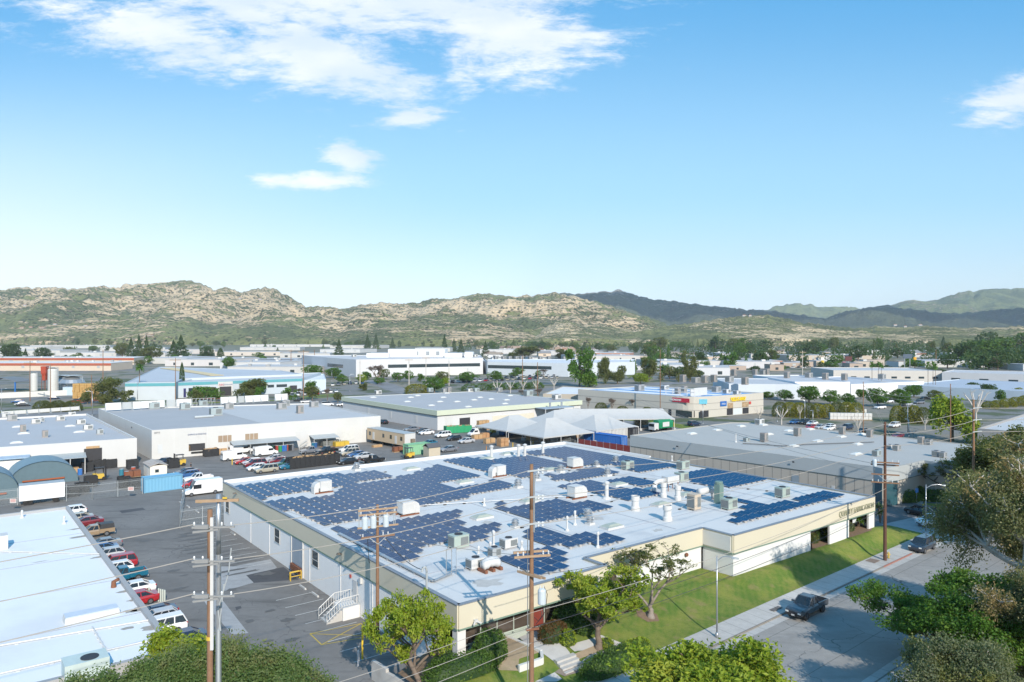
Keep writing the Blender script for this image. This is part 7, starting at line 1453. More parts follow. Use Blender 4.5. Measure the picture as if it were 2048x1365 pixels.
for fr, x, y, h, la in [('t',440,300,5.5,'dark lamp post beside the bare pollards'),('t',697,265,6.5,'dark lamp post at the yellow hedge'),('t',772,350,5.5,'pale curved lamp in the far right car park'),('t',1655,420,9,'dark twin-headed lamp post in the far right car park'),('t',1665,440,5,'pale curved lamp at the tan roof edge'),('s',800,735,6.5,'grey lamp post before the rounded retail corner'),('d',15,215,9,'lamp post at the far left edge'),('d',900,255,9,'white pole between the two left warehouses'),('d',1340,105,8,'lamp post before the teal striped office'),('b',40,595,7,'curved lamp left of the white office'),('b',145,655,9,'lamp post in the car park left of centre')]:
    p = PF(fr,x,y); lamp(la, (p.x,p.y,0), h, R.uniform(-3,3), 1.5, 'distant street lamps', .12)
# chain-link fences
m, g, out = newmat('chain_link'); dfs = g.n('ShaderNodeBsdfPrincipled'); dfs.inputs['Base Color'].default_value = (.33,.36,.37,1); dfs.inputs['Metallic'].default_value = .4; dfs.inputs['Roughness'].default_value = .5
tr = g.n('ShaderNodeBsdfTransparent'); co = obj_co(g); sx_ = g.n('ShaderNodeSeparateXYZ', ins={0: co}); u_ = g.math('ADD', sx_.outputs[0], sx_.outputs[1])
f1 = g.math('LESS_THAN', g.math('FRACT', g.math('MULTIPLY', g.math('ADD', u_, sx_.outputs[2]), 7)), .12); f2 = g.math('LESS_THAN', g.math('FRACT', g.math('MULTIPLY', g.math('SUBTRACT', u_, sx_.outputs[2]), 7)), .12)
mx = g.n('ShaderNodeMixShader', ins={0: g.math('MAXIMUM', f1, f2)}); g.put(mx.inputs[1], tr.outputs[0]); g.put(mx.inputs[2], dfs.outputs[0]); g.put(out.inputs[0], mx.outputs[0]); chain = m
def fence(label, pts, h, group='chain-link fences', wire_top=True, step=3.2):
    t = empty('chain_link_fence', pts[0], label, 'fence', group); mbm, mbr = MB(), MB()
    for p, q_ in zip(pts, pts[1:]):
        p, q_ = Vector(p), Vector(q_); p.z = q_.z = 0; L_ = (q_-p).length; n = max(1,int(L_/step)); U_ = Vector((0,0,1))
        mbm.face([p+U_*.05, q_+U_*.05, q_+U_*h, p+U_*h]); mbr.bar(p+U_*h, q_+U_*h, .05); mbr.bar(p+U_*h*.5, q_+U_*h*.5, .04)
        if wire_top:
            for z in (.15,.3): mbr.bar(p+U_*(h+z), q_+U_*(h+z), .02)
        for k in range(n+1): c = p.lerp(q_,k/n); mb = MB(); mb.tube(c, c+U_*(h+(.35 if wire_top else .05)), .05, None, 7); mb.build('post', galvgrey, t)
    mbr.build('rails', galvgrey, t); mbm.build('mesh', chain, t); return t
fence('chain-link yard fence in front of the white trailer and blue container', [PF('d',-60,1150), PF('d',395,1100), PF('d',900,1075), PF('d',1390,1015)], 2.6)
fence('chain-link fence behind the back parapet of the solar building', [W(66.5,-6), W(68.5,72)], 2.6); fence('chain-link fence around the marquee tents', [PF('u',850,560), PF('u',1330,545), PF('u',1440,500)], 2.4)
fence('short chain-link gate beside the step van', [PF('d',1800,1060), W(66.5,-6)], 2.6)
for fr, x, y, la in [('d',1280,950,'small white warning sign with red lines on the yard fence'),('d',133,1075,'white warning sign with red lines on the fence by the trailer')]:
    p = PF(fr,x,y+110,0); t = empty('warning_sign', (p.x,p.y,1.4), la, 'sign', 'signs on the yard fence'); mb = MB(); mb.box((p.x,p.y-.12,1.75), (1.0,.04,.7), .1); mb.build('board', unitwhite, t); mb = MB()
    for z in (1.95,1.78,1.6): mb.box((p.x,p.y-.145,z), (.8,.02,.07), .1)
    mb.build('red_lines', MATS['red_sign'], t)
# iron fence at the bottom right
t = empty('iron_fence', P(1990,1325,.7), 'black iron picket fence at the bottom right corner', 'fence'); mb = MB(); a, b = P(1915,1322,.7), P(2120,1336,.7); n = 70
for k in range(n+1): c = a.lerp(b,k/n); mb.box(c+Vector((0,0,1.0)), (.03,.03,2.0))
for z in (.25,1.75): mb.bar(a+Vector((0,0,z)), b+Vector((0,0,z)), .05)
mb.build('pickets', black, t)
for k in range(5): mb = MB(); c = a.lerp(b,k/4); mb.box(c+Vector((0,0,1.1)), (.10,.10,2.2)); mb.build('post', black, t)
# hydrant, small signs, meter cage, manhole lids
t = empty('fire_hydrant', P(1777,1114,.7), 'small yellow fire hydrant beside the dark pole', 'hydrant'); p = P(1777,1116,.75); mb = MB(); mb.lathe(p, [(.18,0),(.18,.05),(.12,.08),(.12,.5),(.17,.53),(.15,.62),(.08,.72),(.03,.78)], 12); mb.build('body', pm('hydrant_yellow', (.45,.33,.08), .5), t); mb = MB(); mb.tube(p+Vector((-.25,0,.4)), p+Vector((.25,0,.4)), .07, None, 8); mb.build('outlet', MATS['hydrant_yellow'], t)
t = empty('accessible_sign', PF('o',700,975,.6), 'small blue accessible parking sign on a post by the walkway', 'sign'); p = PF('o',700,975,.6); mb = MB(); mb.tube(p, p+Vector((0,0,2.4)), .04, None, 6); mb.build('post', galvgrey, t); mb = MB(); mb.box(p+Vector((0,-.05,2.1)), (.5,.03,.75)); mb.build('board', pm('sign_blue', (.02,.20,.55), .4), t)
t = empty('manhole_cover', PT(1553,1220,.02), 'pair of square utility box lids in the sidewalk', 'lid'); p = P(1552,1218,.72)
for s in (-.45,.45): mb = MB(); c = p+Sdir*s; mb.box((c.x,c.y,.735), (.75,.55,.03), SD); mb.build('plate', pm('iron_lid', (.13,.12,.115), .7), t)
t = empty('manhole_cover', P(1745,1122,.72), 'brownish square lid in the sidewalk near the dark pole', 'lid'); p = P(1745,1122,.72); mb = MB(); mb.box((p.x,p.y,.735), (1.5,1.2,.03), SD); mb.build('plate', pm('brown_lid', (.20,.15,.12), .8), t)
# ================================================================ VEGETATION
LEAF = dict(bright=leafmat('leaf_bright', (.15,.24,.014), (.30,.36,.035), (.34,.37,.045)), mid=leafmat('leaf_mid', (.045,.125,.014), (.10,.20,.025), (.15,.23,.03)), dark=leafmat('leaf_dark', (.028,.065,.025), (.062,.105,.036)), euc=leafmat('leaf_eucalyptus', (.12,.14,.055), (.22,.215,.10), (.29,.20,.09), .3),
    olive=leafmat('leaf_olive', (.08,.10,.03), (.15,.16,.05), (.19,.17,.06)), yellow=leafmat('leaf_yellowgreen', (.15,.165,.02), (.29,.26,.03), (.32,.24,.03)), hedge=leafmat('leaf_hedge', (.045,.105,.018), (.10,.18,.03), (.15,.21,.035)), grey=leafmat('leaf_greygreen', (.10,.125,.065), (.18,.20,.115), (.21,.22,.065)), red=leafmat('leaf_reddish', (.10,.05,.02), (.15,.08,.03), (.06,.09,.02)), oleander=leafmat('leaf_oleander', (.065,.13,.03), (.15,.21,.07), (.21,.21,.09)), twig=leafmat('twig_brown', (.12,.09,.075), (.19,.15,.13), None, .1))
def leaf(mb, c, s, rg, up=.35, asp=.55):
    n = Vector((rg.gauss(0,1), rg.gauss(0,1), rg.gauss(0,1)+up)).normalized(); a = n.orthogonal().normalized(); t = rg.uniform(0,6.283); b = n.cross(a); u = a*math.cos(t)+b*math.sin(t); v = n.cross(u)
    L, w = s*rg.uniform(.7,1.3), s*asp*rg.uniform(.7,1.3); k = len(mb.v); h = n*(s*.12)
    mb.v += [tuple(c-u*L*.5), tuple(c+v*w*.5+h), tuple(c+u*L*.5), tuple(c-v*w*.5+h)]; mb.f.append((k,k+1,k+2,k+3)); mb.m.append(0)
def clump(mb, c, r, n, s, rg, flat=.75, hang=0.0):
    for _ in range(n):
        d = Vector((rg.gauss(0,1), rg.gauss(0,1), rg.gauss(0,1))).normalized()*r*(rg.random()**.45); d.z *= flat
        if hang: d.z -= hang*rg.random()*r
        leaf(mb, c+d, s, rg)
def grow(mb, p, d, L, r, depth, tips, rg, kids=(2,3), spread=.75, up=.15, shrink=.72, bend=.22, minr=.012):
    q_ = p
    for k in range(3):
        d = (d+Vector((rg.uniform(-1,1),rg.uniform(-1,1),rg.uniform(-.6,1)))*bend+Vector((0,0,up*.3))).normalized(); n = q_+d*L/3; mb.tube(q_, n, max(minr,r*(1-.12*k)), max(minr,r*(1-.12*(k+1))), 6 if r > .08 else 4, caps=(k == 2)); q_ = n
        if depth <= 1 and k == 1: tips.append(q_.copy())
    if depth == 0: tips.append(q_); return
    for _ in range(rg.randint(*kids)):
        e_ = Vector((rg.uniform(-1,1),rg.uniform(-1,1),rg.uniform(-.25,.8)+up)).normalized(); grow(mb, q_, (d*(1-spread)+e_*spread).normalized(), L*shrink*rg.uniform(.8,1.15), r*.62, depth-1, tips, rg, kids, spread, up, shrink, bend, minr)
def near_tree(name, label, base, trunkh, r, depth, L, leafm, barkm, rc, per, ls, seed, kids=(2,3), nlimb=4, spread=.75, up=.15, lean=(0,0), cat='tree', hang=0, group=None, flat=.75, keep=1.0, shrink=.72, low=.6, top=None, wide=None):
    rg = random.Random(seed); b = Vector(base); t = empty(name, b, label, cat, group); mb = MB(); tips = []; q_ = b; st = []
    mb.lathe(b, [(r*1.7,-.1),(r*1.25,.15),(r*1.05,.4)], 9)
    for k in range(4):
        n = b+Vector((lean[0]*(k+1)/4+rg.uniform(-.12,.12), lean[1]*(k+1)/4+rg.uniform(-.12,.12), trunkh*(k+1)/4)); mb.tube(q_, n, r*(1.05-.1*k), r*(.95-.1*k), 9, caps=False); q_ = n; st.append(n)
    for k in range(nlimb):
        a = 2.4*k+rg.uniform(-.3,.3); el = .95-1.15*low*((k*.618)%1); i = 3 if (k*.618)%1 < .5 else 2
        grow(mb, st[i], Vector((math.cos(a)*.8,math.sin(a)*.8,el+up)).normalized(), L*rg.uniform(.8,1.2), r*.55, depth, tips, rg, kids, spread, up, shrink)
    mb2 = MB()
    for c in tips:
        if rg.random() < keep: clump(mb2, c, rc*rg.uniform(.5,1.35), int(per*rg.uniform(.4,1.5)), ls, rg, flat, hang)
    al = mb.v+mb2.v; zt_ = max(v[2] for v in al); sz = (top-b.z)/(zt_-b.z) if top else 1; xs = sorted(v[0] for v in al); sw = wide/(xs[int(len(xs)*.985)]-xs[int(len(xs)*.015)]) if wide else sz
    for m_ in (mb, mb2): m_.v = [(b.x+(v[0]-b.x)*sw, b.y+(v[1]-b.y)*sw, b.z+(v[2]-b.z)*sz) for v in m_.v]
    mb.build('trunk', barkm, t, smooth=True)
    if per: mb2.build('crown', leafm, t)
    return t
NT_ = near_tree; BG = LEAF['bright']
NT_('street_tree','bright green tree at the front left corner of the factory', PD(850,1400,57), 2.6, .26, 3, 2.0, BG, bark, .62, 60, .26, 11, nlimb=7, up=.1, lean=(-1.3,.3), low=.9, top=9.6, wide=6.0, keep=.8)
p = PTF('w',1310,710); NT_('street_tree','bright green tree standing in the front walkway bed', p, 2.3, .27, 3, 2.1, BG, bark, .55, 62, .26, 24, nlimb=7, up=.1, low=.85, top=8.7, wide=6.6, keep=.8)
p = PTF('j',1895,425); NT_('pruned_tree','half bare pruned tree on the front lawn with sparse tufts', p, 1.5, .19, 3, 2.2, LEAF['olive'], pm('bark_grey', (.26,.22,.19), .9, var=.3, scale=6, bump=.4), .36, 24, .22, 35, nlimb=4, up=.35, spread=.6, keep=.6, top=8.4, wide=6.2)
NT_('street_tree','fresh green tree crown at the bottom edge of the photo', (12.7,45.5,.5), 3.2, .3, 3, 2.3, BG, bark, .8, 85, .26, 46, nlimb=8, up=.1, kids=(3,3), top=10.4, wide=8.0)
NT_('street_tree','broad deep green tree overhanging the street at the right', (36.3,61.0,.6), 2.8, .36, 3, 2.7, LEAF['mid'], bark, .95, 130, .27, 57, nlimb=9, up=.0, kids=(3,3), low=1.25, top=10.1, wide=8.3)
EU = dict(kids=(3,4), hang=.9, flat=1.0, shrink=.68, cat='tree')
NT_('eucalyptus','tall grey green eucalyptus with pale branches at the right edge', (46.6,66.0,.7), 10.0, .5, 3, 4.0, LEAF['euc'], barkpale, 1.35, 105, .27, 68, nlimb=9, up=.05, low=1.3, top=19.6, wide=10.5, keep=.8, **EU)
NT_('eucalyptus','eucalyptus half cut off by the right edge, nearest the iron fence', (40.6,57.0,.7), 6.5, .45, 3, 3.8, LEAF['euc'], barkpale, 1.2, 90, .26, 79, nlimb=9, up=.0, low=1.4, top=12.3, wide=8.5, keep=.8, **EU)
NT_('eucalyptus','rusty leaved eucalyptus beyond the driveway at the right', (67.0,94.0,.7), 8.5, .4, 3, 3.6, LEAF['euc'], barkpale, 1.35, 75, .38, 80, nlimb=8, up=.05, low=1.2, top=16.5, wide=13, **EU)
NT_('eucalyptus','dark eucalyptus behind the right edge of the driveway', (80.0,114.0,.7), 7.5, .4, 3, 3.8, LEAF['olive'], barkpale, 1.5, 75, .45, 81, nlimb=8, up=.05, low=1.2, top=15.5, wide=14, **EU)
NT_('shrub_tree','grey green small leaved tree at the bottom right', (31.6,51.5,.6), 1.6, .2, 3, 1.75, LEAF['grey'], barkpale, .75, 85, .17, 92, nlimb=8, up=.1, kids=(3,3), low=1.1, top=8.3, wide=6.8)
NT_('shade_tree','dense shade tree out at the right along the street', (47.0,47.5,.6), 4.0, .4, 3, 3.3, LEAF['dark'], bark, 1.5, 60, .6, 93, nlimb=7, up=.15, kids=(3,3), top=13)
p = PF('o',990,930,.6); NT_('pruned_tree','gnarled pruned tree in front of the tan building entrance', p, 2.6, .35, 3, 2.6, LEAF['olive'], pm('bark_dark', (.10,.085,.07), .9, var=.3, scale=6), .5, 26, .3, 104, nlimb=7, up=.1, keep=.75, low=.8, top=8.2, wide=9)
for k, (x_, y_, w_) in enumerate(((175,1345,3.6),(255,1322,4.2),(335,1280,3.9),(410,1290,3.8),(470,1254,4.2),(545,1278,4.2),(600,1306,3.6),(300,1335,4.5),(520,1318,4.5))):
    d_ = 44.5 if k < 7 else 41.5; q_ = at_d(x_,d_,.3); NT_('oleander_bush', 'tall feathery bush at the bottom left, %s from the left' % ordn([0,1,3,4,5,7,8,2,6][k]), q_, 3.4, .14, 3, 1.7, LEAF['oleander'], bark, .8, 130, .16, 110+k, nlimb=8, up=.45, kids=(3,3), cat='bush', group='feathery bushes at the bottom left', spread=.6, flat=1.1, low=.9, top=CH-(y_-HY)*d_/F, wide=w_)
q_ = PD(352,1275,53); NT_('street_tree','bright green branch tip rising beside the left roof corner', (q_.x+.6,q_.y,.2), 3.6, .1, 2, 1.3, BG, bark, .55, 60, .24, 120, nlimb=5, up=.3, top=CH-(1246-HY)*53/F, wide=3.4)
# clipped hedges and beds
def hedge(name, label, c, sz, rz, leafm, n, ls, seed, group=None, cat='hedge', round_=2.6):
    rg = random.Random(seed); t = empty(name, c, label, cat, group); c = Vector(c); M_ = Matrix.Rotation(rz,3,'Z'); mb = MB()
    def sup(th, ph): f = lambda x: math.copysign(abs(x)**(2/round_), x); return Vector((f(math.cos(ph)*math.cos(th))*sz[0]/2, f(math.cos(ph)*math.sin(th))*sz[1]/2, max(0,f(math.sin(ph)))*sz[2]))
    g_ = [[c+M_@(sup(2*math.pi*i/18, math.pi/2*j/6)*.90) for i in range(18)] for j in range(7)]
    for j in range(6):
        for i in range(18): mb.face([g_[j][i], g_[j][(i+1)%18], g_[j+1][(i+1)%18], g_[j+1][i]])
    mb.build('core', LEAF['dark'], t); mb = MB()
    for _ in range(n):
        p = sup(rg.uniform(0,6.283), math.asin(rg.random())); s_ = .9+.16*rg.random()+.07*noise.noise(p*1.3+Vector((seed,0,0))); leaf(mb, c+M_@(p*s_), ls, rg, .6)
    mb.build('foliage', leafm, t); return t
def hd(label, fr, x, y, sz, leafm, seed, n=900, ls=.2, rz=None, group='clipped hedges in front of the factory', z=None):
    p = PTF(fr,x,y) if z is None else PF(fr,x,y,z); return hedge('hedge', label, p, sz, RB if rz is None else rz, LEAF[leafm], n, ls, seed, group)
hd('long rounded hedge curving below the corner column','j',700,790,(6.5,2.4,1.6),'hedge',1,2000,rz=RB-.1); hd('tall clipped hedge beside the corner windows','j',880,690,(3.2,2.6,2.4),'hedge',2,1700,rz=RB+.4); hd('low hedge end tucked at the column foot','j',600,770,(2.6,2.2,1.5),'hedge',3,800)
hd('square clipped hedge in the white planter by the entrance','j',1370,480,(3.3,2.2,1.9),'hedge',4,1600); hd('dark green bush right of the planter hedge','j',1490,510,(2.6,2.2,1.9),'hedge',5,1100); hd('reddish brown bush beside the entrance walk','j',1280,560,(3.0,2.0,1.5),'red',6,1300); hd('small bright green bush below the reddish bush','j',1370,590,(1.6,1.5,1.2),'bright',7,600)
hd('long low hedge along the sidewalk','j',1680,735,(8.5,2.6,1.5),'hedge',8,2600,rz=SD); hd('low yellow green shrubs behind the sidewalk hedge','j',1800,640,(3.5,1.4,1.1),'bright',9,800,rz=SD); hd('tuft of green at the tree foot in the walkway bed','w',1400,690,(1.5,1.2,.8),'bright',10,300)
for k, (x, y, sz, lf, la) in enumerate([(1030,845,(1.4,1.2,1.2),'olive','grey green shrub at the first office window'),(1160,820,(1.8,1.6,1.6),'bright','bright green fern like shrub at the first office window'),(1090,820,(1.5,1.3,1.5),'hedge','dark shrub between the office windows'),(1360,735,(1.6,1.2,1.1),'grey','pale shrub under the second office window')]): hd(la,'n',x,y,sz,lf,20+k,420,.22)
def yucca(label, c, n, h, seed, leafm='hedge'):
    rg = random.Random(seed); t = empty('palm_shrub', c, label, 'plant', 'spiky plants by the office windows'); c = Vector(c); mb = MB(); lb_ = MB()
    for k in range(n):
        a = rg.uniform(0,6.28); top = c+Vector((math.cos(a)*.5*rg.random(),math.sin(a)*.5*rg.random(),h*rg.uniform(.5,1))); mb.tube(c, top, .09, .07, 6)
        for _ in range(26):
            d = Vector((rg.gauss(0,1),rg.gauss(0,1),rg.uniform(-.2,1))).normalized(); L = rg.uniform(.7,1.2); s = d.cross(Vector((0,0,1))).normalized()*.07; m_ = top+d*L*.55; e_ = top+d*L-Vector((0,0,L*.35)); lb_.face([top-s,top+s,m_+s,m_-s]); lb_.face([m_-s,m_+s,e_])
    mb.build('stem', bark, t); lb_.build('fronds', LEAF[leafm], t)
p = PTF('n',1510,690); yucca('big spiky plant in front of the last office window', p, 6, 2.2, 5); p = PTF('n',1440,700); yucca('smaller spiky plant beside the bigger one', p, 4, 1.5, 6, 'mid'); p = PF('n',1640,665,1.2); yucca('dark spiky palms behind the factory corner', p, 6, 2.6, 7, 'dark')
for k, (x, y, sz, la) in enumerate([(440,960,(10,4,2.3),'big dark hedge block before the tan building'),(650,930,(5,3,2.2),'lighter hedge end beside the walkway'),(900,950,(6,3.5,1.7),'low hedge under the gnarled tree'),(1040,900,(4,3,2),'dark hedge right of the gnarled tree'),(1480,760,(6,4,2.5),'round hedge at the curved tan wall')]): hd(la,'o',x,y,sz,'hedge',40+k,1500,.3,0,'hedges before the tan building',.5)
sheet('verge_lawn', [PF('o',770,975,.56), PF('o',960,990,.56), PF('o',1010,1040,.56), PF('o',860,1040,.56)], ZS+.045, m_grass); sheet('walkway', [PF('o',560,975,.56), PF('o',740,895,.56), PF('o',800,895,.56), PF('o',760,985,.56)], ZS+.042, concrete)
# ---------------------------------------------------------------- tree prototypes for the middle distance and beyond (height 1, width 1)
def proto_crown(kind, seed, n, ls):
    rg = random.Random(seed); mb = MB(); tk = MB()
    if kind == 'broad':
        tk.tube((0,0,0),(0,0,.45),.035,.02,6)
        cs = [(Vector((rg.gauss(0,.24),rg.gauss(0,.24),rg.uniform(.28,.86))), rg.uniform(.13,.2)) for _ in range(22)]
        for c, r in cs:
            k = max(.2,1.15-abs(c.z-.52)*1.7); c.x *= k; c.y *= k; tk.tube((0,0,.35), c, .014, .006, 4); clump(mb, c, r, n//40, ls, rg, .8)
        for i in range(int(n*.5)):
            d = Vector((rg.gauss(0,1),rg.gauss(0,1),rg.gauss(0,1))).normalized(); s_ = .72+.34*noise.noise(d*1.9+Vector((seed,0,0)))+.12*rg.random(); leaf(mb, Vector((d.x*.5*s_,d.y*.5*s_,.58+d.z*.42*s_)), ls, rg)
    elif kind == 'conifer':
        tk.tube((0,0,0),(0,0,.97),.03,.005,6)
        for i in range(n):
            z = rg.random()**1.25; r = (1-z)*.46*(.75+.5*rg.random())*(1+.25*math.sin(z*38)); a = rg.uniform(0,6.283); leaf(mb, Vector((math.cos(a)*r,math.sin(a)*r,.06+z*.93-r*.12)), ls, rg, .2)
    elif kind == 'cypress':
        tk.tube((0,0,0),(0,0,.9),.03,.01,6)
        for i in range(n): z = rg.random(); r = .45*math.sin(math.pi*min(1,.12+z*.88))**.6*rg.random()**.3; a = rg.uniform(0,6.283); leaf(mb, Vector((math.cos(a)*r,math.sin(a)*r,.03+z*.96)), ls, rg, .1)
    elif kind == 'tall':
        tk.tube((0,0,0),(0,0,.6),.03,.015,6)
        for _ in range(22):
            c = Vector((rg.gauss(0,.19),rg.gauss(0,.19),rg.uniform(.2,.92))); tk.tube((0,0,.25), c, .01, .005, 4); clump(mb, c, rg.uniform(.11,.2), n//15, ls, rg, 1.1, .5)
    elif kind == 'bush':
        tk.tube((0,0,0),(0,0,.5),.04,.02,5)
        for i in range(n): a = rg.uniform(0,6.283); z = rg.random(); r = .52*math.sqrt(max(0,1-(z-.25)**2*1.6))*(.8+.25*rg.random()); leaf(mb, Vector((math.cos(a)*r,math.sin(a)*r,z*.97)), ls, rg, .5)
    elif kind == 'bare':
        tips = []; tk.tube((0,0,0),(0,0,.3),.03,.025,6)
        for k in range(5): a = 1.257*k; grow(tk, Vector((0,0,.28)), Vector((math.cos(a)*.6,math.sin(a)*.6,1)).normalized(), .24, .018, 3, tips, rg, (2,3), .6, .3, .7, .15, .004)
        for c in tips: clump(mb, c, .07, max(1,n//max(1,len(tips))), ls, rg)
    elif kind == 'pollard':
        tk.tube((0,0,0),(0,0,.35),.04,.035,6)
        for k in range(6):
            a = 1.047*k+rg.uniform(-.2,.2); q_ = Vector((math.cos(a)*.22,math.sin(a)*.22,.62)); e_ = Vector((math.cos(a)*.42,math.sin(a)*.42,rg.uniform(.75,1))); tk.tube((0,0,.33), q_, .03, .025, 5); tk.tube(q_, e_, .025, .02, 5)
            for j in range(5): tk.tube(e_, e_+Vector((rg.gauss(0,.08),rg.gauss(0,.08),rg.uniform(.0,.12))), .006, .003, 3)
        leaf(mb, Vector((0,0,.5)), .01, rg)
    elif kind == 'palm':
        tk.tube((0,0,0),(0,0,.88),.045,.03,6)
        for k in range(46):
            a = rg.uniform(0,6.283); e_ = rg.uniform(-.7,.9); d = Vector((math.cos(a)*math.cos(e_),math.sin(a)*math.cos(e_),math.sin(e_)*.35)); s = Vector((-d.y,d.x,0)).normalized()*.06; b = Vector((0,0,.9)); m_ = b+d*.3; q_ = b+d*.5-Vector((0,0,.06)); mb.face([b-s*.3,b+s*.3,m_+s,m_-s]); mb.face([m_-s,m_+s,q_])
    return tk, mb
PROTO = {}
def proto(kind, lf, lod, var):
    key = (kind, lf, lod, var)
    if key not in PROTO:
        n = {0:2000, 1:460}[lod]; ls = {0:.075, 1:.13}[lod]
        if kind in ('broad','tall','bare'): n = int(n*1.2)
        if kind == 'bare': ls *= .45
        tk, mb = proto_crown(kind, var*17+len(kind), n, ls); bk = barkpale if kind == 'pollard' or (kind == 'bare' and lf != 'twig') else bark
        if lod == 0: PROTO[key] = (tk.mesh('trunk', bk), mb.mesh('crown', LEAF[lf]))
        else:
            k = len(tk.v); tk.v += mb.v; tk.f += [tuple(i+k for i in f) for f in mb.f]; tk.m += [1]*len(mb.f); PROTO[key] = (tk.mesh('tree', [bk, LEAF[lf]]), None)
    return PROTO[key]
NAMES = dict(broad='broadleaf_tree', conifer='conifer', cypress='cypress', tall='eucalyptus', bush='bush', bare='leafless_tree', pollard='pollarded_tree', palm='palm_tree')
def tree(x, yb, yt, wpx, kind, lf, label, group, lod=0, var=0, cat='tree'):
    d = F*CH/(yb-HY); b = at_d(x,d); h = (yb-yt)*d/F; w = wpx*d/F; tm, cm = proto(kind, lf, lod, var)
    if cm is None:
        o = bpy.data.objects.new(NAMES[kind], tm); COL.objects.link(o); o.location = b; tag(o, label, cat, group)
    else:
        o = empty(NAMES[kind], b, label, cat, group)
        for nm_, me in (('trunk',tm),('crown',cm)): c = bpy.data.objects.new(nm_, me); COL.objects.link(c); c.parent = o
    o.rotation_euler.z = R.uniform(0,6.28); o.scale = (w, w, h); return o
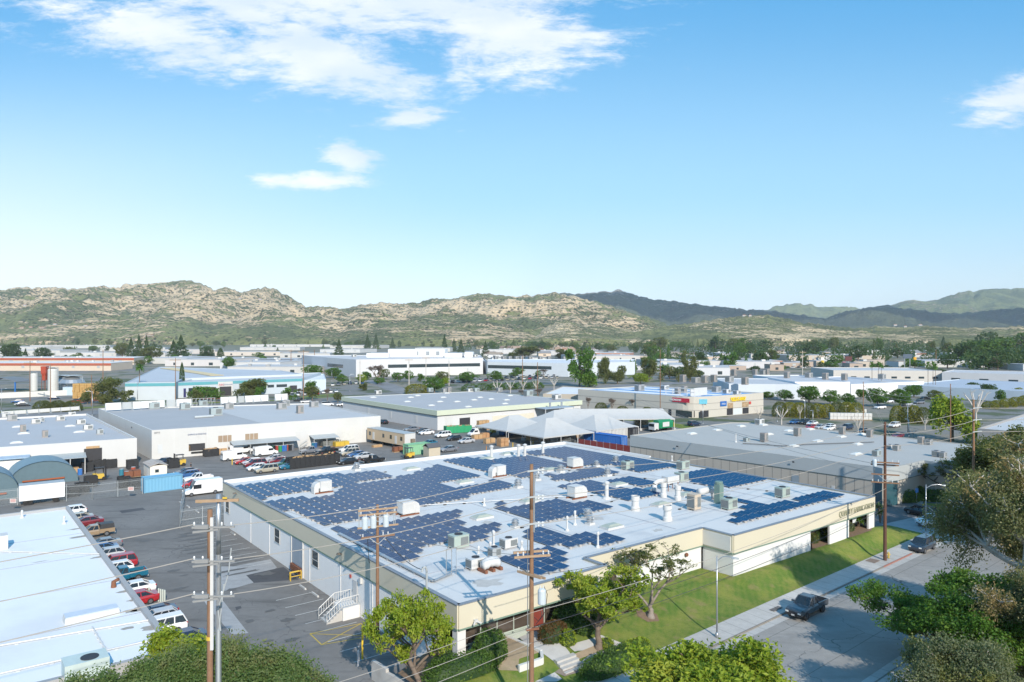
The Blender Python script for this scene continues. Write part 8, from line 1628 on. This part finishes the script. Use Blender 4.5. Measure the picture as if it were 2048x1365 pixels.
T = [(222,806,757,65,'tall','olive','drooping olive green tree left of the teal striped office'),(503,794,757,58,'tall','olive','drooping olive tree covering the teal striped office'),(298,791,779,16,'broad','olive','small rounded tree before the wide pale warehouse'),(321,792,770,18,'bare','twig','little leafless tree before the wide pale warehouse'),(600,797,776,24,'bare','twig','dark leafless tree by the teal office end'),(655,804,776,24,'bare','twig','leafless tree at the road right of the teal office'),(175,808,785,28,'broad','olive','low tree beside the tan crate near the silos'),(279,800,727,24,'palm','mid','lone fan palm beside the wide pale warehouse'),(364,790,725,12,'cypress','dark','slender dark cypress beside the thick pole'),
 (755,768,728,62,'bare','twig','wide brownish leafless tree before the white office'),(833,788,768,46,'bush','yellow','rounded yellow green bush behind the green edged roof'),(869,786,752,42,'broad','mid','green tree behind the yellow green bush'),(934,767,743,36,'broad','mid','green tree under the white office windows'),(930,741,725,36,'bare','twig','leafless tree at the white office corner'),(983,743,727,10,'cypress','bright','thin bright green tree at the grey office start'),(992,763,741,28,'broad','mid','round green tree before the grey office'),(1036,753,735,24,'broad','mid','small green tree before the grey office'),(1088,755,738,30,'bare','twig','greyish leafless tree before the grey office'),(1159,774,700,66,'tall','mid','tall light green eucalyptus hiding the grey office'),(1211,767,714,32,'tall','olive','sparse tall tree right of the light green eucalyptus'),(1299,761,716,40,'tall','olive','grey green eucalyptus right of the grey office'),(1281,768,746,36,'broad','bright','bright lime green tree right of the grey office'),(1235,768,742,34,'broad','olive','dark olive tree right of the sparse tall one'),(1380,765,713,36,'tall','olive','rounded eucalyptus beside the far grey roofs'),(1352,758,735,28,'broad','dark','dark tree left of the rounded eucalyptus'),
 (995,791,762,22,'pollard','grey','first pale pollarded tree behind the green edged roof'),(1021,787,762,20,'pollard','grey','second pale pollarded tree behind the green edged roof'),(1046,784,760,20,'pollard','grey','third pale pollarded tree behind the green edged roof'),(1072,784,760,18,'pollard','grey','fourth pale pollarded tree behind the green edged roof'),(1108,780,757,18,'pollard','grey','last pale pollarded tree behind the green edged roof'),(1045,796,779,30,'bare','twig','purplish leafless tree at the low tan annex'),(1077,796,777,34,'bare','twig','second purplish leafless tree at the low tan annex'),
 (1176,822,793,22,'bare','twig','leafless tree by the left end of the retail wall'),(1202,823,805,24,'bush','olive','olive bush at the left end of the retail wall'),(1224,824,796,30,'bare','twig','leafless tree at the middle of the retail wall'),(1245,826,812,24,'bush','olive','olive bush at the middle of the retail wall'),(1268,826,796,34,'bare','twig','leafless tree nearest the tall corner pole'),(1294,835,814,24,'bush','olive','olive bush nearest the tall corner pole'),
 (1534,799,782,30,'broad','mid','first park tree right of the retail building'),(1570,802,779,32,'broad','mid','second park tree right of the retail building'),(1618,806,771,50,'broad','mid','largest park tree in the car park row'),(1660,810,779,32,'broad','mid','round park tree standing alone with a visible trunk'),(1696,810,786,30,'broad','mid','small park tree left of the wooden pole'),(1722,799,778,24,'broad','mid','park tree half behind the wooden pole'),(1755,814,775,42,'broad','mid','dark park tree right of the wooden pole'),(1800,814,777,46,'broad','mid','wide park tree near the palms'),(1828,795,769,38,'broad','mid','park tree behind the bright green tree'),(1870,800,780,32,'broad','olive','olive park tree left of the pale pollard'),(1946,788,764,32,'broad','dark','dark park tree above the pale pollard'),(1976,799,767,36,'broad','dark','dark park tree right of the pale pollard'),(2001,805,779,20,'broad','mid','small park tree near the right edge'),(2036,799,775,30,'broad','yellow','yellowish tree at the right edge'),
 (1905,882,790,92,'tall','bright','big light green tree before the grey wall building'),(1519,843,815,22,'pollard','grey','pale pollard nearest the retail building'),(1563,850,815,30,'pollard','grey','big pale pollard before the parked cars'),(1600,838,812,14,'pollard','grey','thin pale pollard at the hedge'),(1716,872,830,24,'pollard','grey','pale pollard beside the wooden car park pole'),(1797,843,822,16,'pollard','grey','dark pollard in the far right car park'),(1850,860,832,20,'pollard','grey','leaning pale pollard at the big green tree'),(1825,875,858,22,'pollard','grey','low pale pollard at the tan roof edge'),(1952,850,776,46,'pollard','grey','big pale pollarded tree behind the right pole'),
 (1744,782,722,14,'palm','mid','slender palm, left one of the first trio'),(1757,783,721,14,'palm','mid','slender palm, middle one of the first trio'),(1763,784,724,12,'palm','mid','slender palm, right one of the first trio'),(1856,788,722,14,'palm','mid','slender palm, left one of the second trio'),(1866,788,720,13,'palm','mid','slender palm, middle one of the second trio'),(1871,789,726,12,'palm','mid','slender palm, right one of the second trio'),
 (22,724,686,40,'broad','dark','big dark tree at the far left'),(51,722,697,15,'conifer','dark','small dark conifer at the far left'),(85,723,694,34,'broad','dark','second big dark tree at the far left'),(262,717,674,20,'conifer','dark','left conifer of the dark clump on the left'),(278,717,669,22,'conifer','dark','middle conifer of the dark clump on the left'),(293,718,670,18,'conifer','dark','right conifer of the dark clump on the left'),(245,716,685,34,'broad','olive','olive tree left of the dark conifer clump'),(302,721,692,46,'broad','olive','olive tree right of the dark conifer clump'),(362,719,670,34,'conifer','dark','tall broad conifer left of the twin round trees'),(347,719,680,28,'conifer','dark','shorter conifer leaning on the tall broad one'),(413,723,691,30,'broad','dark','dark rounded tree right of the tall conifer'),(441,727,696,17,'cypress','dark','narrow dark tree right of the rounded one'),(458,739,714,28,'broad','mid','green tree below the narrow dark one'),(150,723,709,28,'broad','mid','low green tree behind the red striped building'),(626,758,729,42,'broad','mid','round green tree left of the white office'),(667,757,735,32,'broad','mid','smaller green tree left of the white office'),(678,713,680,22,'conifer','dark','dark twin conifer above the white office'),(735,699,668,15,'conifer','dark','first conifer behind the penthouse'),(752,698,667,15,'conifer','dark','second conifer behind the penthouse'),(785,697,675,11,'conifer','dark','small conifer above the penthouse'),(889,703,668,15,'conifer','dark','tallest conifer behind the white office right end'),(908,703,676,12,'conifer','dark','conifer right of the tallest one'),(922,706,677,14,'conifer','dark','third conifer at the white office right end'),(971,714,682,19,'conifer','dark','conifer between the two office blocks'),(1050,717,692,60,'tall','olive','wide eucalyptus clump above the grey office'),(1128,718,699,46,'tall','olive','eucalyptus clump left of the tall light green one')]
for k, (x, yb, yt, w, kd, lf, la) in enumerate(T): tree(x, yb, yt, w, kd, lf, la, 'trees in the middle distance', 0, k%3, 'bush' if kd == 'bush' else 'tree')
for k in range(9): tree(1560+k*19, 836-abs(k-4)*.6, 803+(k*7)%6, 30, 'bush', 'yellow' if k%3 else 'olive', 'yellow green hedge bush at the far car park, %s from the left' % ordn(k), 'yellow hedge bushes by the car park', 0, k%3, 'bush')
for k in range(4): tree(1795+k*17, 845+k, 811+(k%2)*3, 28, 'bush', 'olive' if k%2 else 'yellow', 'olive hedge bush before the big green tree, %s from the left' % ordn(k), 'olive hedge bushes by the car park', 0, k%3, 'bush')
for k in range(5): tree(1980+k*18, 818-k*2, 803-k*3, 30, 'bush', 'yellow', 'low yellow hedge behind the white roof edge, %s from the left' % ordn(k), 'yellow hedge by the right edge', 0, k%3, 'bush')
for k in range(5): tree(85+k*15, 824-k*.4, 801+(k%2)*4, 34, 'bush', 'olive', 'olive bush behind the left warehouse roof, %s from the left' % ordn(k), 'olive bushes behind the left warehouse', 0, k%3, 'bush')
for k in range(6): tree(940+k*26, 782-k, 768-k, 34, 'bush', 'hedge', 'dark hedge bush along the office car park, %s from the left' % ordn(k), 'hedge bushes before the offices', 1, k%3, 'bush')
# ================================================================ FAR TOWN
rg = random.Random(41)
ZONE = [(-50,230,'above the red striped building'),(230,470,'behind the wide pale warehouse'),(470,660,'left of the white office block'),(660,970,'behind the white office block'),(970,1280,'behind the grey office block'),(1280,1560,'above the rounded retail building'),(1560,1780,'above the long white warehouses'),(1780,2120,'at the far right')]
def zone(x):
    for a, b, n in ZONE:
        if a <= x < b: return n
    return 'on the horizon'
def farb(x0, x1, yb, h, wc, rc, label, depth=None, units=0, stripe_=None):
    d = F*CH/(yb-HY); a, b = at_d(x0,d), at_d(x1,d); dp = depth or rg.uniform(35,70); sk = Vector((rg.uniform(-.3,.3)*dp,dp,0)); pl = [a,b,b+sk,a+sk]; c = (a+b+sk)/2; e = empty('building', (c.x,c.y,0), label, 'building', 'distant buildings'); mb = MB(); mb.prism([p.to_2d() for p in pl], -.2, h-.25); o = mb.build('wall', wallcol, e); o.color = (*[q*.88 for q in wc],1)
    mb = MB(); mb.prism(offs(ccw(pl), -.15), h-.245, h); o = mb.build('roof', roofcol, e); o.color = (*rc,1)
    if stripe_: mb = MB(); mb.prism([(a.x-.1,a.y-.25),(b.x+.1,b.y-.25),(b.x+.1,b.y-.16),(a.x-.1,a.y-.16)], h*.66, h*.97); o = mb.build('stripe', wallcol, e); o.color = (*stripe_,1)
    n = max(1,int((b-a).length/14))
    if units >= 0:
        mb = MB(); t_ = rg.choice((0,1,2))
        for k in range(min(6,n)):
            u = (k+.5)/min(6,n); q_ = a.lerp(b,u); w_ = rg.uniform(1.5,4); mb = MB(); mb.box((q_.x,q_.y-.03,h*.35 if t_ else h*.55), (w_,.1,h*.4)); mb.build('window' if t_ else 'door', glass if t_ else galvgrey, e)
    for k in range(units): q_ = a.lerp(b,rg.uniform(.1,.9))+sk*rg.uniform(.1,.8); mb = MB(); mb.box((q_.x,q_.y,h+.7), (rg.uniform(1.5,3.5),2,1.4)); mb.build('roof_unit', rg.choice((unitwhite,unitgrey)), e)
    return e
RST = (.36,.09,.05)
farb(-80,222,742,6.5,(.66,.55,.44),(.62,.62,.62),'long cream building with a red stripe behind the silos',40,6,RST); farb(-60,268,730,7,(.66,.56,.46),(.64,.63,.62),'second red striped cream building farther back',45,6,RST)
SP = [(0,120,712,8,WH,'white'),(120,190,716,7,(.6,.6,.6),'pale grey'),(190,330,716,7,WH,'white'),(330,440,733,6.5,(.62,.6,.6),'pale'),(290,375,728,6,WH,'white'),(440,560,738,6,(.60,.62,.64),'pale grey'),(495,585,733,6,(.55,.48,.42),'tan'),(455,640,748,5.5,WH,'white'),(0,90,702,8,WH,'white'),(60,220,697,7,WH,'cream white'),(200,330,703,7,WH,'white'),(320,430,708,7,(.55,.52,.5),'grey tan'),(430,560,712,6,(.62,.56,.5),'tan'),(560,660,716,6,WH,'white'),(640,720,706,6,(.58,.6,.62),'grey'),(660,760,697,7,WH,'white'),(480,600,701,6,WH,'white'),(500,660,694,6,(.6,.6,.6),'pale grey'),(830,900,704,7,(.6,.6,.58),'pale grey'),(960,1070,708,7,(.6,.6,.6),'pale grey'),(1060,1130,711,7,(.55,.55,.55),'grey'),(1150,1280,722,6,(.6,.58,.56),'pale'),(1190,1260,715,6,(.45,.25,.2),'brick red'),(1300,1380,745,6,(.6,.62,.65),'pale grey'),(1380,1460,752,6,(.62,.63,.66),'pale grey'),(1320,1460,735,6,(.62,.6,.58),'white'),(1395,1445,722,5,(.62,.5,.4),'cream'),(1460,1560,737,6,(.6,.6,.62),'pale grey'),(1505,1565,733,5.5,(.50,.20,.10),'orange red'),(1578,1770,722,6.5,(.56,.48,.40),'tan strip mall'),(1700,1760,708,6,WH,'white'),(1900,1960,716,6,WH,'white'),(1960,2060,722,6,WH,'white'),(1990,2060,706,6,(.6,.6,.6),'pale'),(1440,1500,716,6,(.5,.48,.5),'grey'),(1850,1990,735,6,WH,'white'),(700,780,690,6,(.6,.6,.6),'pale'),(1000,1050,698,6,(.4,.3,.25),'brown roofed'),(1070,1160,700,6,(.38,.28,.22),'brown roofed')]
for k, (x0,x1,yb,h,c,cn) in enumerate(SP): farb(x0,x1,yb,h,c,(.45,.455,.465) if cn != 'brown roofed' else (.22,.15,.12),'%s flat roofed building %s, %s in depth' % (cn, zone((x0+x1)/2), ['nearest','middling','farthest'][0 if yb > 725 else 1 if yb > 708 else 2]), None, rg.randint(1,4))
for k in range(46):
    x = rg.uniform(930,2060); yb = rg.uniform(706,742); c = rg.choice([(.6,.58,.55),(.52,.45,.38),(.62,.62,.62),(.45,.36,.30),(.56,.58,.6)]); farb(x, x+rg.uniform(14,46), yb, rg.uniform(3.5,6), c, rg.choice([(.45,.45,.46),(.30,.24,.20),(.24,.24,.25)]), 'small low building among the trees %s' % zone(x), rg.uniform(12,25), rg.randint(0,1))
# shop signs of the strip mall, billboards
t = empty('billboard', at_d(1815,F*CH/66), 'dark billboard on two posts above the long beige warehouse', 'billboard'); d = 500; c = at_d(1815,d,CH-(713-HY)*d/F); mb = MB(); mb.box(c, (6,.3,3)); mb.build('panel', pm('billboard_slate', (.07,.10,.14), .4), t); mb = MB()
for s in (-1.8,1.8): mb = MB(); mb.tube((c.x+s,c.y+.3,0), (c.x+s,c.y+.3,c.z), .2, None, 6); mb.build('post', galvgrey, t)
for x, y, col, w_, h_, la in [(1830,719,(.65,.35,.03),2.6,3.6,'orange square pole sign right of the dark billboard'),(1697,718,(.10,.03,.03),6,4.2,'dark red lettered pole sign at the strip mall'),(1645,718,(.75,.72,.65),3,2.4,'white square pole sign at the strip mall'),(1645,724,(.70,.50,.05),2.4,2.2,'yellow pole sign under the white one'),(1688,727,(.6,.15,.2),2.8,2.4,'pinkish sign below the dark red one'),(1557,735,(.05,.12,.35),6,2.2,'blue and white banner sign left of the strip mall'),(1640,730,(.35,.08,.08),2.5,2.6,'red sign in the strip mall car park')]:
    d = F*CH/64; c = at_d(x,d,CH-(y-HY)*d/F); t = empty('pole_sign', (c.x,c.y,0), la, 'sign', 'pole signs by the shopping strip'); mb = MB(); mb.box(c, (w_,.3,h_)); o = mb.build('panel', wallcol, t); o.color = (*col,1); mb = MB(); mb.tube((c.x,c.y+.3,0), (c.x,c.y+.3,c.z), .22, None, 6); mb.build('post', galvgrey, t)
# silos, dome tanks, red tower
def silo(label, fr, x, y, r, h, mat, dome=False):
    p = PF(fr,x,y); t = empty('silo', p, label, 'silo', 'silos of the batching yard'); mb = MB(); mb.lathe(p, [(r,0),(r,h*.9),(r*.9,h*.95),(r*.25,h)] if not dome else [(r*.55,0),(r*.55,h*.55),(r*1.35,h*.56),(r*1.1,h*.78),(r*.6,h*.95),(r*.1,h)], 20); mb.build('shell', mat, t, smooth=False)
    mb = MB(); mb.tube(p+Vector((r*1.08,-.4,0)), p+Vector((r*1.08,-.4,h)), .12, None, 5); mb.tube(p+Vector((r*1.25,-.4,0)), p+Vector((r*1.25,-.4,h)), .12, None, 5); mb.lathe(p+Vector((0,0,h*.93)), [(r*1.05,.9),(r*1.05,1.0)], 14); mb.build('ladder', galvgrey, t); return t
silo('white silo behind the leftmost pole','x',580,870,1.6,9.6,pm('silo_white', (.55,.56,.54), .6)); silo('tallest white silo of the batching yard','x',905,880,2.4,12.4,MATS['silo_white']); silo('silver domed tank right of the white silos','x',1230,880,4.6,8,galv,True); silo('smaller silver domed tank behind the big one','x',1060,850,3.2,7.4,galv,True)
p = PF('x',765,850); t = empty('red_tower', p, 'rust red process tower between the white silos', 'tower'); mb = MB(); mb.loft([[p+Vector((x,y,z)) for x,y in ((-w,-w),(w,-w),(w,w),(-w,w))] for z,w in ((5,.8),(7.5,.9),(9,1.3),(12.6,1.4))]); mb.build('hopper', pm('tower_red', (.38,.06,.03), .6), t); mb = MB()
for x in (-1,1):
    for y in (-1,1): mb.tube(p+Vector((x,y,0)), p+Vector((x,y,7.5)), .18, None, 5)
mb.build('legs', rust, t)
crate('orange brown timber crate wall right of the silver domes', tuple(PF('x',1470,1000)), (10,5,7), 0, pm('ochre_panel', (.45,.28,.10), .8, var=.15), 'crates and piles in the yards')
t = empty('canopy', PF('x',100,880), 'dark curved canopy on blue posts at the far left', 'canopy'); p = PF('x',60,880); mb = MB(); n = 8; pr = [(-9+18*i/n, 5.2+2.2*math.sin(math.pi*i/n)) for i in range(n+1)]; mb.loft([[p+Vector((x,y,z)) for x,z in pr]+[p+Vector((x,y,z-.2)) for x,z in pr[::-1]] for y in (-4,8)]); mb.build('roof', pm('dark_grey_sheet', (.16,.17,.18), .5), t); mb = MB()
for x in (-8.5,0,8.5):
    mb = MB(); mb.box(p+Vector((x,-3.5,2.6)), (.5,.5,5.2)); mb.build('post', pm('sign_blue2', (.02,.15,.45), .5), t)
# white block wall and panels of the batching yard
t = empty('yard_wall', PF('x',700,960), 'pale block wall in front of the silos', 'wall'); mb = MB(); mb.bar(PF('x',-200,1010)+Vector((0,0,1.3)), PF('x',1330,940)+Vector((0,0,1.3)), .4, 2.6); mb.build('wall', wallcol, t).color = (.62,.61,.57,1)
t = empty('container_row', PF('x',1260,930), 'pale blue panel boxes before the silver domes', 'container'); p = PF('x',1260,945); mb = MB(); mb.box(p+Vector((0,0,2)), (9,3,4)); mb.build('body', wallcol, t).color = (.45,.55,.62,1)
# distant cars: one shared mesh per shape
def simple_car(kind):
    mb = MB(); L, hw, H_ = (4.6,.92,1.45) if kind == 'sedan' else (4.9,.98,1.8); bz = .9 if kind == 'sedan' else 1.05
    mb.loft(body_loft([(-L/2,.3,bz*.9,.9),(-L*.46,.25,bz,1),(L*.2,.25,bz,1),(L*.45,.28,bz*.82,.95),(L/2,.35,bz*.65,.85)], hw))
    b0, b1, t0, t1 = (-.42*L,.25*L,-.24*L,.06*L) if kind == 'sedan' else (-.48*L,.25*L,-.42*L,.08*L); lo = [(b0,-hw*.9,bz),(b1,-hw*.9,bz),(b1,hw*.9,bz),(b0,hw*.9,bz)]; hi = [(t0,-hw*.72,H_),(t1,-hw*.72,H_),(t1,hw*.72,H_),(t0,hw*.72,H_)]; mb.add(lo+hi, [(0,1,5,4),(1,2,6,5),(2,3,7,6),(3,0,4,7)], 1); mb.add(hi, [(0,1,2,3)], 0)
    for x in (-.3*L,.31*L):
        for s in (-1,1): mb.tube((x,s*(hw-.2),.33),(x,s*(hw+.01),.33),.33,None,10,2)
    return mb.mesh('parked_car', [paint, carglass, rubber])
sm = {k: simple_car(k) for k in ('sedan','suv')}; CN = [('white',WHT),('silver',SIL),('grey',GRY),('black',BLK),('red',RED),('blue',BLU),('navy',NAV),('white',WHT),('black',BLK),('gold',GLD)]
cnt = {}
def lot(where, pts, hd, seed):
    r_ = random.Random(seed)
    for k, (x, y) in enumerate(pts):
        cn, c = r_.choice(CN); kd = r_.choice(('sedan','suv')); p = P(x,y,0); o = bpy.data.objects.new('parked_car', sm[kd]); COL.objects.link(o); o.location = (p.x,p.y,0); o.rotation_euler.z = hd+r_.choice((0,math.pi))+r_.uniform(-.05,.05); o.color = (*c,1); o.scale = (1.05,)*3
        tag(o, '%s parked %s %s, %s from the left' % (cn, 'car' if kd == 'sedan' else 'SUV', where, ordn(k)), 'car', 'distant parked cars')
lot('in the lot right of the teal office', [(585,793),(597,792),(610,791),(622,790),(634,789),(647,787),(660,786),(672,785)], RB+1.2, 1); lot('in the back row right of the teal office', [(665,772),(676,771),(688,770),(700,769),(712,768),(724,768)], RB+1.2, 2); lot('by the road below the teal office', [(598,803),(612,806),(655,812),(690,812)], .4, 3)
lot('in the office car park', [(906+11*k,766-.5*k) for k in range(20)], 1.4, 4); lot('in the far office row', [(1000+12*k,757-.4*k) for k in range(14)], 1.4, 5); lot('before the wide pale warehouse', [(248,801),(268,800),(283,797),(292,786),(418,788),(150,805),(162,804),(174,804)], .6, 6); lot('by the batching yard', [(35,806),(42,811),(48,813),(108,799)], .5, 7); lot('at the strip mall', [(1575+11*k,737-.6*(k%3)) for k in range(13)], .8, 8); lot('in the tree lined car park', [(1760,818),(1776,806),(1815,812),(1838,808),(1850,800),(1690,815),(1742,796)], .5, 9); lot('at the near edge of the office block', [(700,806),(684,812)], .4, 10)
# roads in the middle distance
def road(pts, w_, name='road', mat=None, z=.012):
    mb = MB(); pr = [P(x,y,0) for x,y in pts]; L_, R_ = [], []
    for i, p in enumerate(pr):
        d = (pr[min(i+1,len(pr)-1)]-pr[max(i-1,0)]).normalized(); s = Vector((-d.y,d.x,0))*w_/2; L_.append(p+s); R_.append(p-s)
    for i in range(len(pr)-1): mb.face([(R_[i].x,R_[i].y,z),(R_[i+1].x,R_[i+1].y,z),(L_[i+1].x,L_[i+1].y,z),(L_[i].x,L_[i].y,z)])
    return tag(mb.build(name, mat or m_road), kind='structure')
road([(-60,838),(250,822),(560,812),(700,803),(900,790),(1150,776),(1400,764)], 16); road([(742,760),(790,778),(870,800)], 12, z=.016); road([(1100,806),(1300,850),(1380,866)], 11, z=.016)
def greenstrip(pts, w_, name='verge'): return road(pts, w_, name, m_grass, .02)
greenstrip([(-20,826),(250,812),(560,801),(690,792)], 5); greenstrip([(600,795),(680,788)], 6, 'verge'); greenstrip([(1150,833),(1300,842),(1400,860)], 7); greenstrip([(690,806),(720,804)], 6)
sheet('flower_bed', [P(150,803), P(205,797), P(205,801), P(150,808)], .03, pm('red_ground_cover', (.30,.06,.03), .9, var=.4, scale=1)); sheet('flower_bed', [P(375,799), P(440,796), P(440,798.5), P(375,801)], .03, MATS['red_ground_cover'])
# far tree belts and houses
KN = dict(broad='rounded tree', conifer='conifer', tall='eucalyptus', cypress='narrow cypress')
def belt(n, xr, yr, hr, wr, kinds, leaves, seed, where=None):
    r_ = random.Random(seed)
    for k in range(n):
        x = r_.uniform(*xr); yb = r_.uniform(*yr); kd = r_.choice(kinds); lf = r_.choice(leaves); h = r_.uniform(*hr); w = r_.uniform(*wr)*(.45 if kd in ('conifer','cypress') else 1)
        tree(x, yb, yb-h, w, kd, lf, '%s %s %s %s' % ('tall' if h > (hr[0]+hr[1])/2 else 'short', {'dark':'dark green','mid':'green','olive':'olive','hedge':'deep green','bright':'light green'}[lf], KN[kd], where or zone(x)), 'far trees '+(where or zone(x)), 1, r_.randint(0,2))
belt(70, (1290,2080), (700,740), (16,34), (18,40), ('broad','broad','tall','conifer'), ('dark','hedge','mid','olive'), 51); belt(55, (1290,2090), (688,704), (10,20), (12,26), ('broad','broad','conifer'), ('dark','hedge','olive'), 52); belt(40, (960,1300), (692,712), (9,18), (10,26), ('broad','conifer','broad'), ('dark','hedge','olive'), 53); belt(34, (560,960), (686,700), (8,15), (8,20), ('broad','conifer','cypress'), ('dark','olive','hedge'), 54); belt(36, (-20,560), (686,712), (8,16), (8,22), ('broad','broad','conifer'), ('olive','hedge','dark'), 55); belt(14, (1930,2100), (705,745), (30,52), (40,60), ('broad','tall'), ('dark','hedge'), 56); belt(18, (370,680), (776,806), (18,32), (20,34), ('broad','tall'), ('olive','mid'), 58, 'along the road by the teal office'); belt(14, (660,960), (742,784), (14,26), (18,30), ('broad','tall'), ('olive','mid','bright'), 59, 'before the white office block'); belt(22, (1170,1480), (728,764), (14,30), (18,32), ('broad','tall'), ('mid','olive','dark'), 60, 'among the low grey roofs'); belt(16, (1480,1930), (738,752), (9,16), (14,24), ('broad',), ('mid','dark'), 61, 'in front of the strip mall'); belt(14, (-20,560), (712,742), (10,18), (14,24), ('broad',), ('olive','mid'), 62, 'between the pale roofs on the left'); belt(18, (600,1160), (740,765), (8,16), (12,24), ('broad',), ('mid','olive'), 57, 'around the office car parks')
r_ = random.Random(63); mb = MB()
def wood_(n, xr, yr, hr):
    for _ in range(n):
        x = r_.uniform(*xr); yb = r_.uniform(*yr); d = F*CH/(yb-HY); b = at_d(x,d); h = r_.uniform(*hr)*d/F; w = h*r_.uniform(.8,1.5)*.5
        for _ in range(46):
            v = Vector((r_.gauss(0,1),r_.gauss(0,1),r_.gauss(0,1))).normalized(); leaf(mb, b+Vector((v.x*w,v.y*w,h*.55+v.z*h*.45))*1.0, h*.28, r_)
wood_(330, (1260,2110), (686,708), (8,15)); wood_(170, (930,1300), (685,702), (6,11)); wood_(130, (1290,2110), (708,728), (13,20)); wood_(120, (-40,940), (682,690), (5,9)); wood_(60, (1900,2110), (720,742), (20,34))
tag(mb.build('far_woodland', LEAF['dark']), 'continuous dark green canopy of the far town below the hills', 'woodland', None, 'stuff')
r_ = random.Random(77)
hs = {}
for k in range(60):
    x = r_.uniform(940,2080); yb = r_.uniform(688,716); d = F*CH/(yb-HY); b = at_d(x,d); L_, w_, h_ = r_.uniform(12,20), r_.uniform(8,11), r_.uniform(3,5.5); i = r_.randint(0,3)
    if i not in hs:
        mb = MB(); mb.box((0,0,2), (14,9,4)); mb.loft([[(x_,-5,3.9),(x_,0,6.3),(x_,5,3.9)] for x_ in (-7.6,7.6)], 1); mb.box((0,-4.53,1.9), (3,.06,1.3), 0, 2); hs[i] = mb.mesh('house', [wallcol, pm(['roof_brown','roof_grey','roof_terracotta','roof_tan'][i], [(.17,.12,.10),(.22,.22,.23),(.32,.15,.09),(.30,.25,.20)][i], .9), glass])
    o = bpy.data.objects.new('house', hs[i]); COL.objects.link(o); o.location = b; o.rotation_euler.z = r_.uniform(-.6,.6); c = r_.choice([(.7,.68,.64),(.6,.5,.4),(.72,.72,.72)]); o.color = (*c,1); o.scale = (r_.uniform(.8,1.3),)*3
    tag(o, 'small gabled house with a %s roof %s' % (['brown','grey','terracotta','tan'][i], zone(x)), 'house', 'distant houses '+zone(x))
# houses and walls on the lower hillsides
hl = [(45,657,10,(.62,.52,.42)),(62,656,8,(.60,.45,.38)),(85,657,14,(.62,.52,.44)),(110,650,8,(.7,.7,.7)),(50,612,7,(.75,.75,.74)),(172,653,9,(.7,.69,.66)),(300,672,20,(.66,.58,.48)),(520,600,8,(.74,.73,.72)),(480,598,6,(.74,.73,.72)),(1488,633,9,(.78,.77,.74)),(1500,633,7,(.78,.77,.74)),(1790,652,8,(.75,.75,.75)),(1810,655,7,(.75,.75,.75)),(1840,652,9,(.74,.73,.72))]
dg = bpy.context.evaluated_depsgraph_get()
for k, (x, y, w_, c) in enumerate(hl):
    o0 = Vector((0,0,CH)); dr = Vector(((x-CX)/F,1,-(y-HY)/F)).normalized(); hit = SC.ray_cast(dg, o0+dr*1400, dr)
    if not hit[0]: continue
    p = hit[1]; s = p.y/F; t = empty('hillside_house', p, 'pale hillside house above %s' % (zone(x)) + (', %s from the left' % ordn(k)), 'house', 'houses on the hillsides'); mb = MB(); mb.box((p.x,p.y,p.z+s*.8), (w_*s*.8,w_*s*.5,s*3)); mb.build('wall', wallcol, t).color = (*[q*.5 for q in c],1); mb = MB(); mb.box((p.x,p.y,p.z+s*2.7), (w_*s*.86,w_*s*.56,s*.9), taper=.5); mb.build('roof', pm('roof_terracotta', (.32,.15,.09), .9), t)
# a cloud above and beyond the frame that shades the dark range
mb = MB(); r_ = random.Random(5)
for k in range(26):
    c = Vector((r_.uniform(1500,6800), r_.uniform(2250,3350), 2050+r_.uniform(-60,60))); rr_ = r_.uniform(300,620); mb.lathe(c, [(rr_*.5,-40),(rr_,0),(rr_*.85,60),(rr_*.45,130)], 18)
o = mb.build('cloud', pm('cloud_white', (.8,.8,.8), 1.0)); tag(o, kind='structure')
# ================================================================ AIR
mb = MB(); mb.box((0,4500,340), (26000,20000,690)); m, g, out = newmat('haze_air'); v = g.n('ShaderNodeVolumePrincipled'); v.inputs['Color'].default_value = (.72,.86,1,1); v.inputs['Density'].default_value = .000045; v.inputs['Anisotropy'].default_value = -.3; g.put(out.inputs['Volume'], v.outputs[0])
o = mb.build('haze', m); tag(o, kind='stuff');
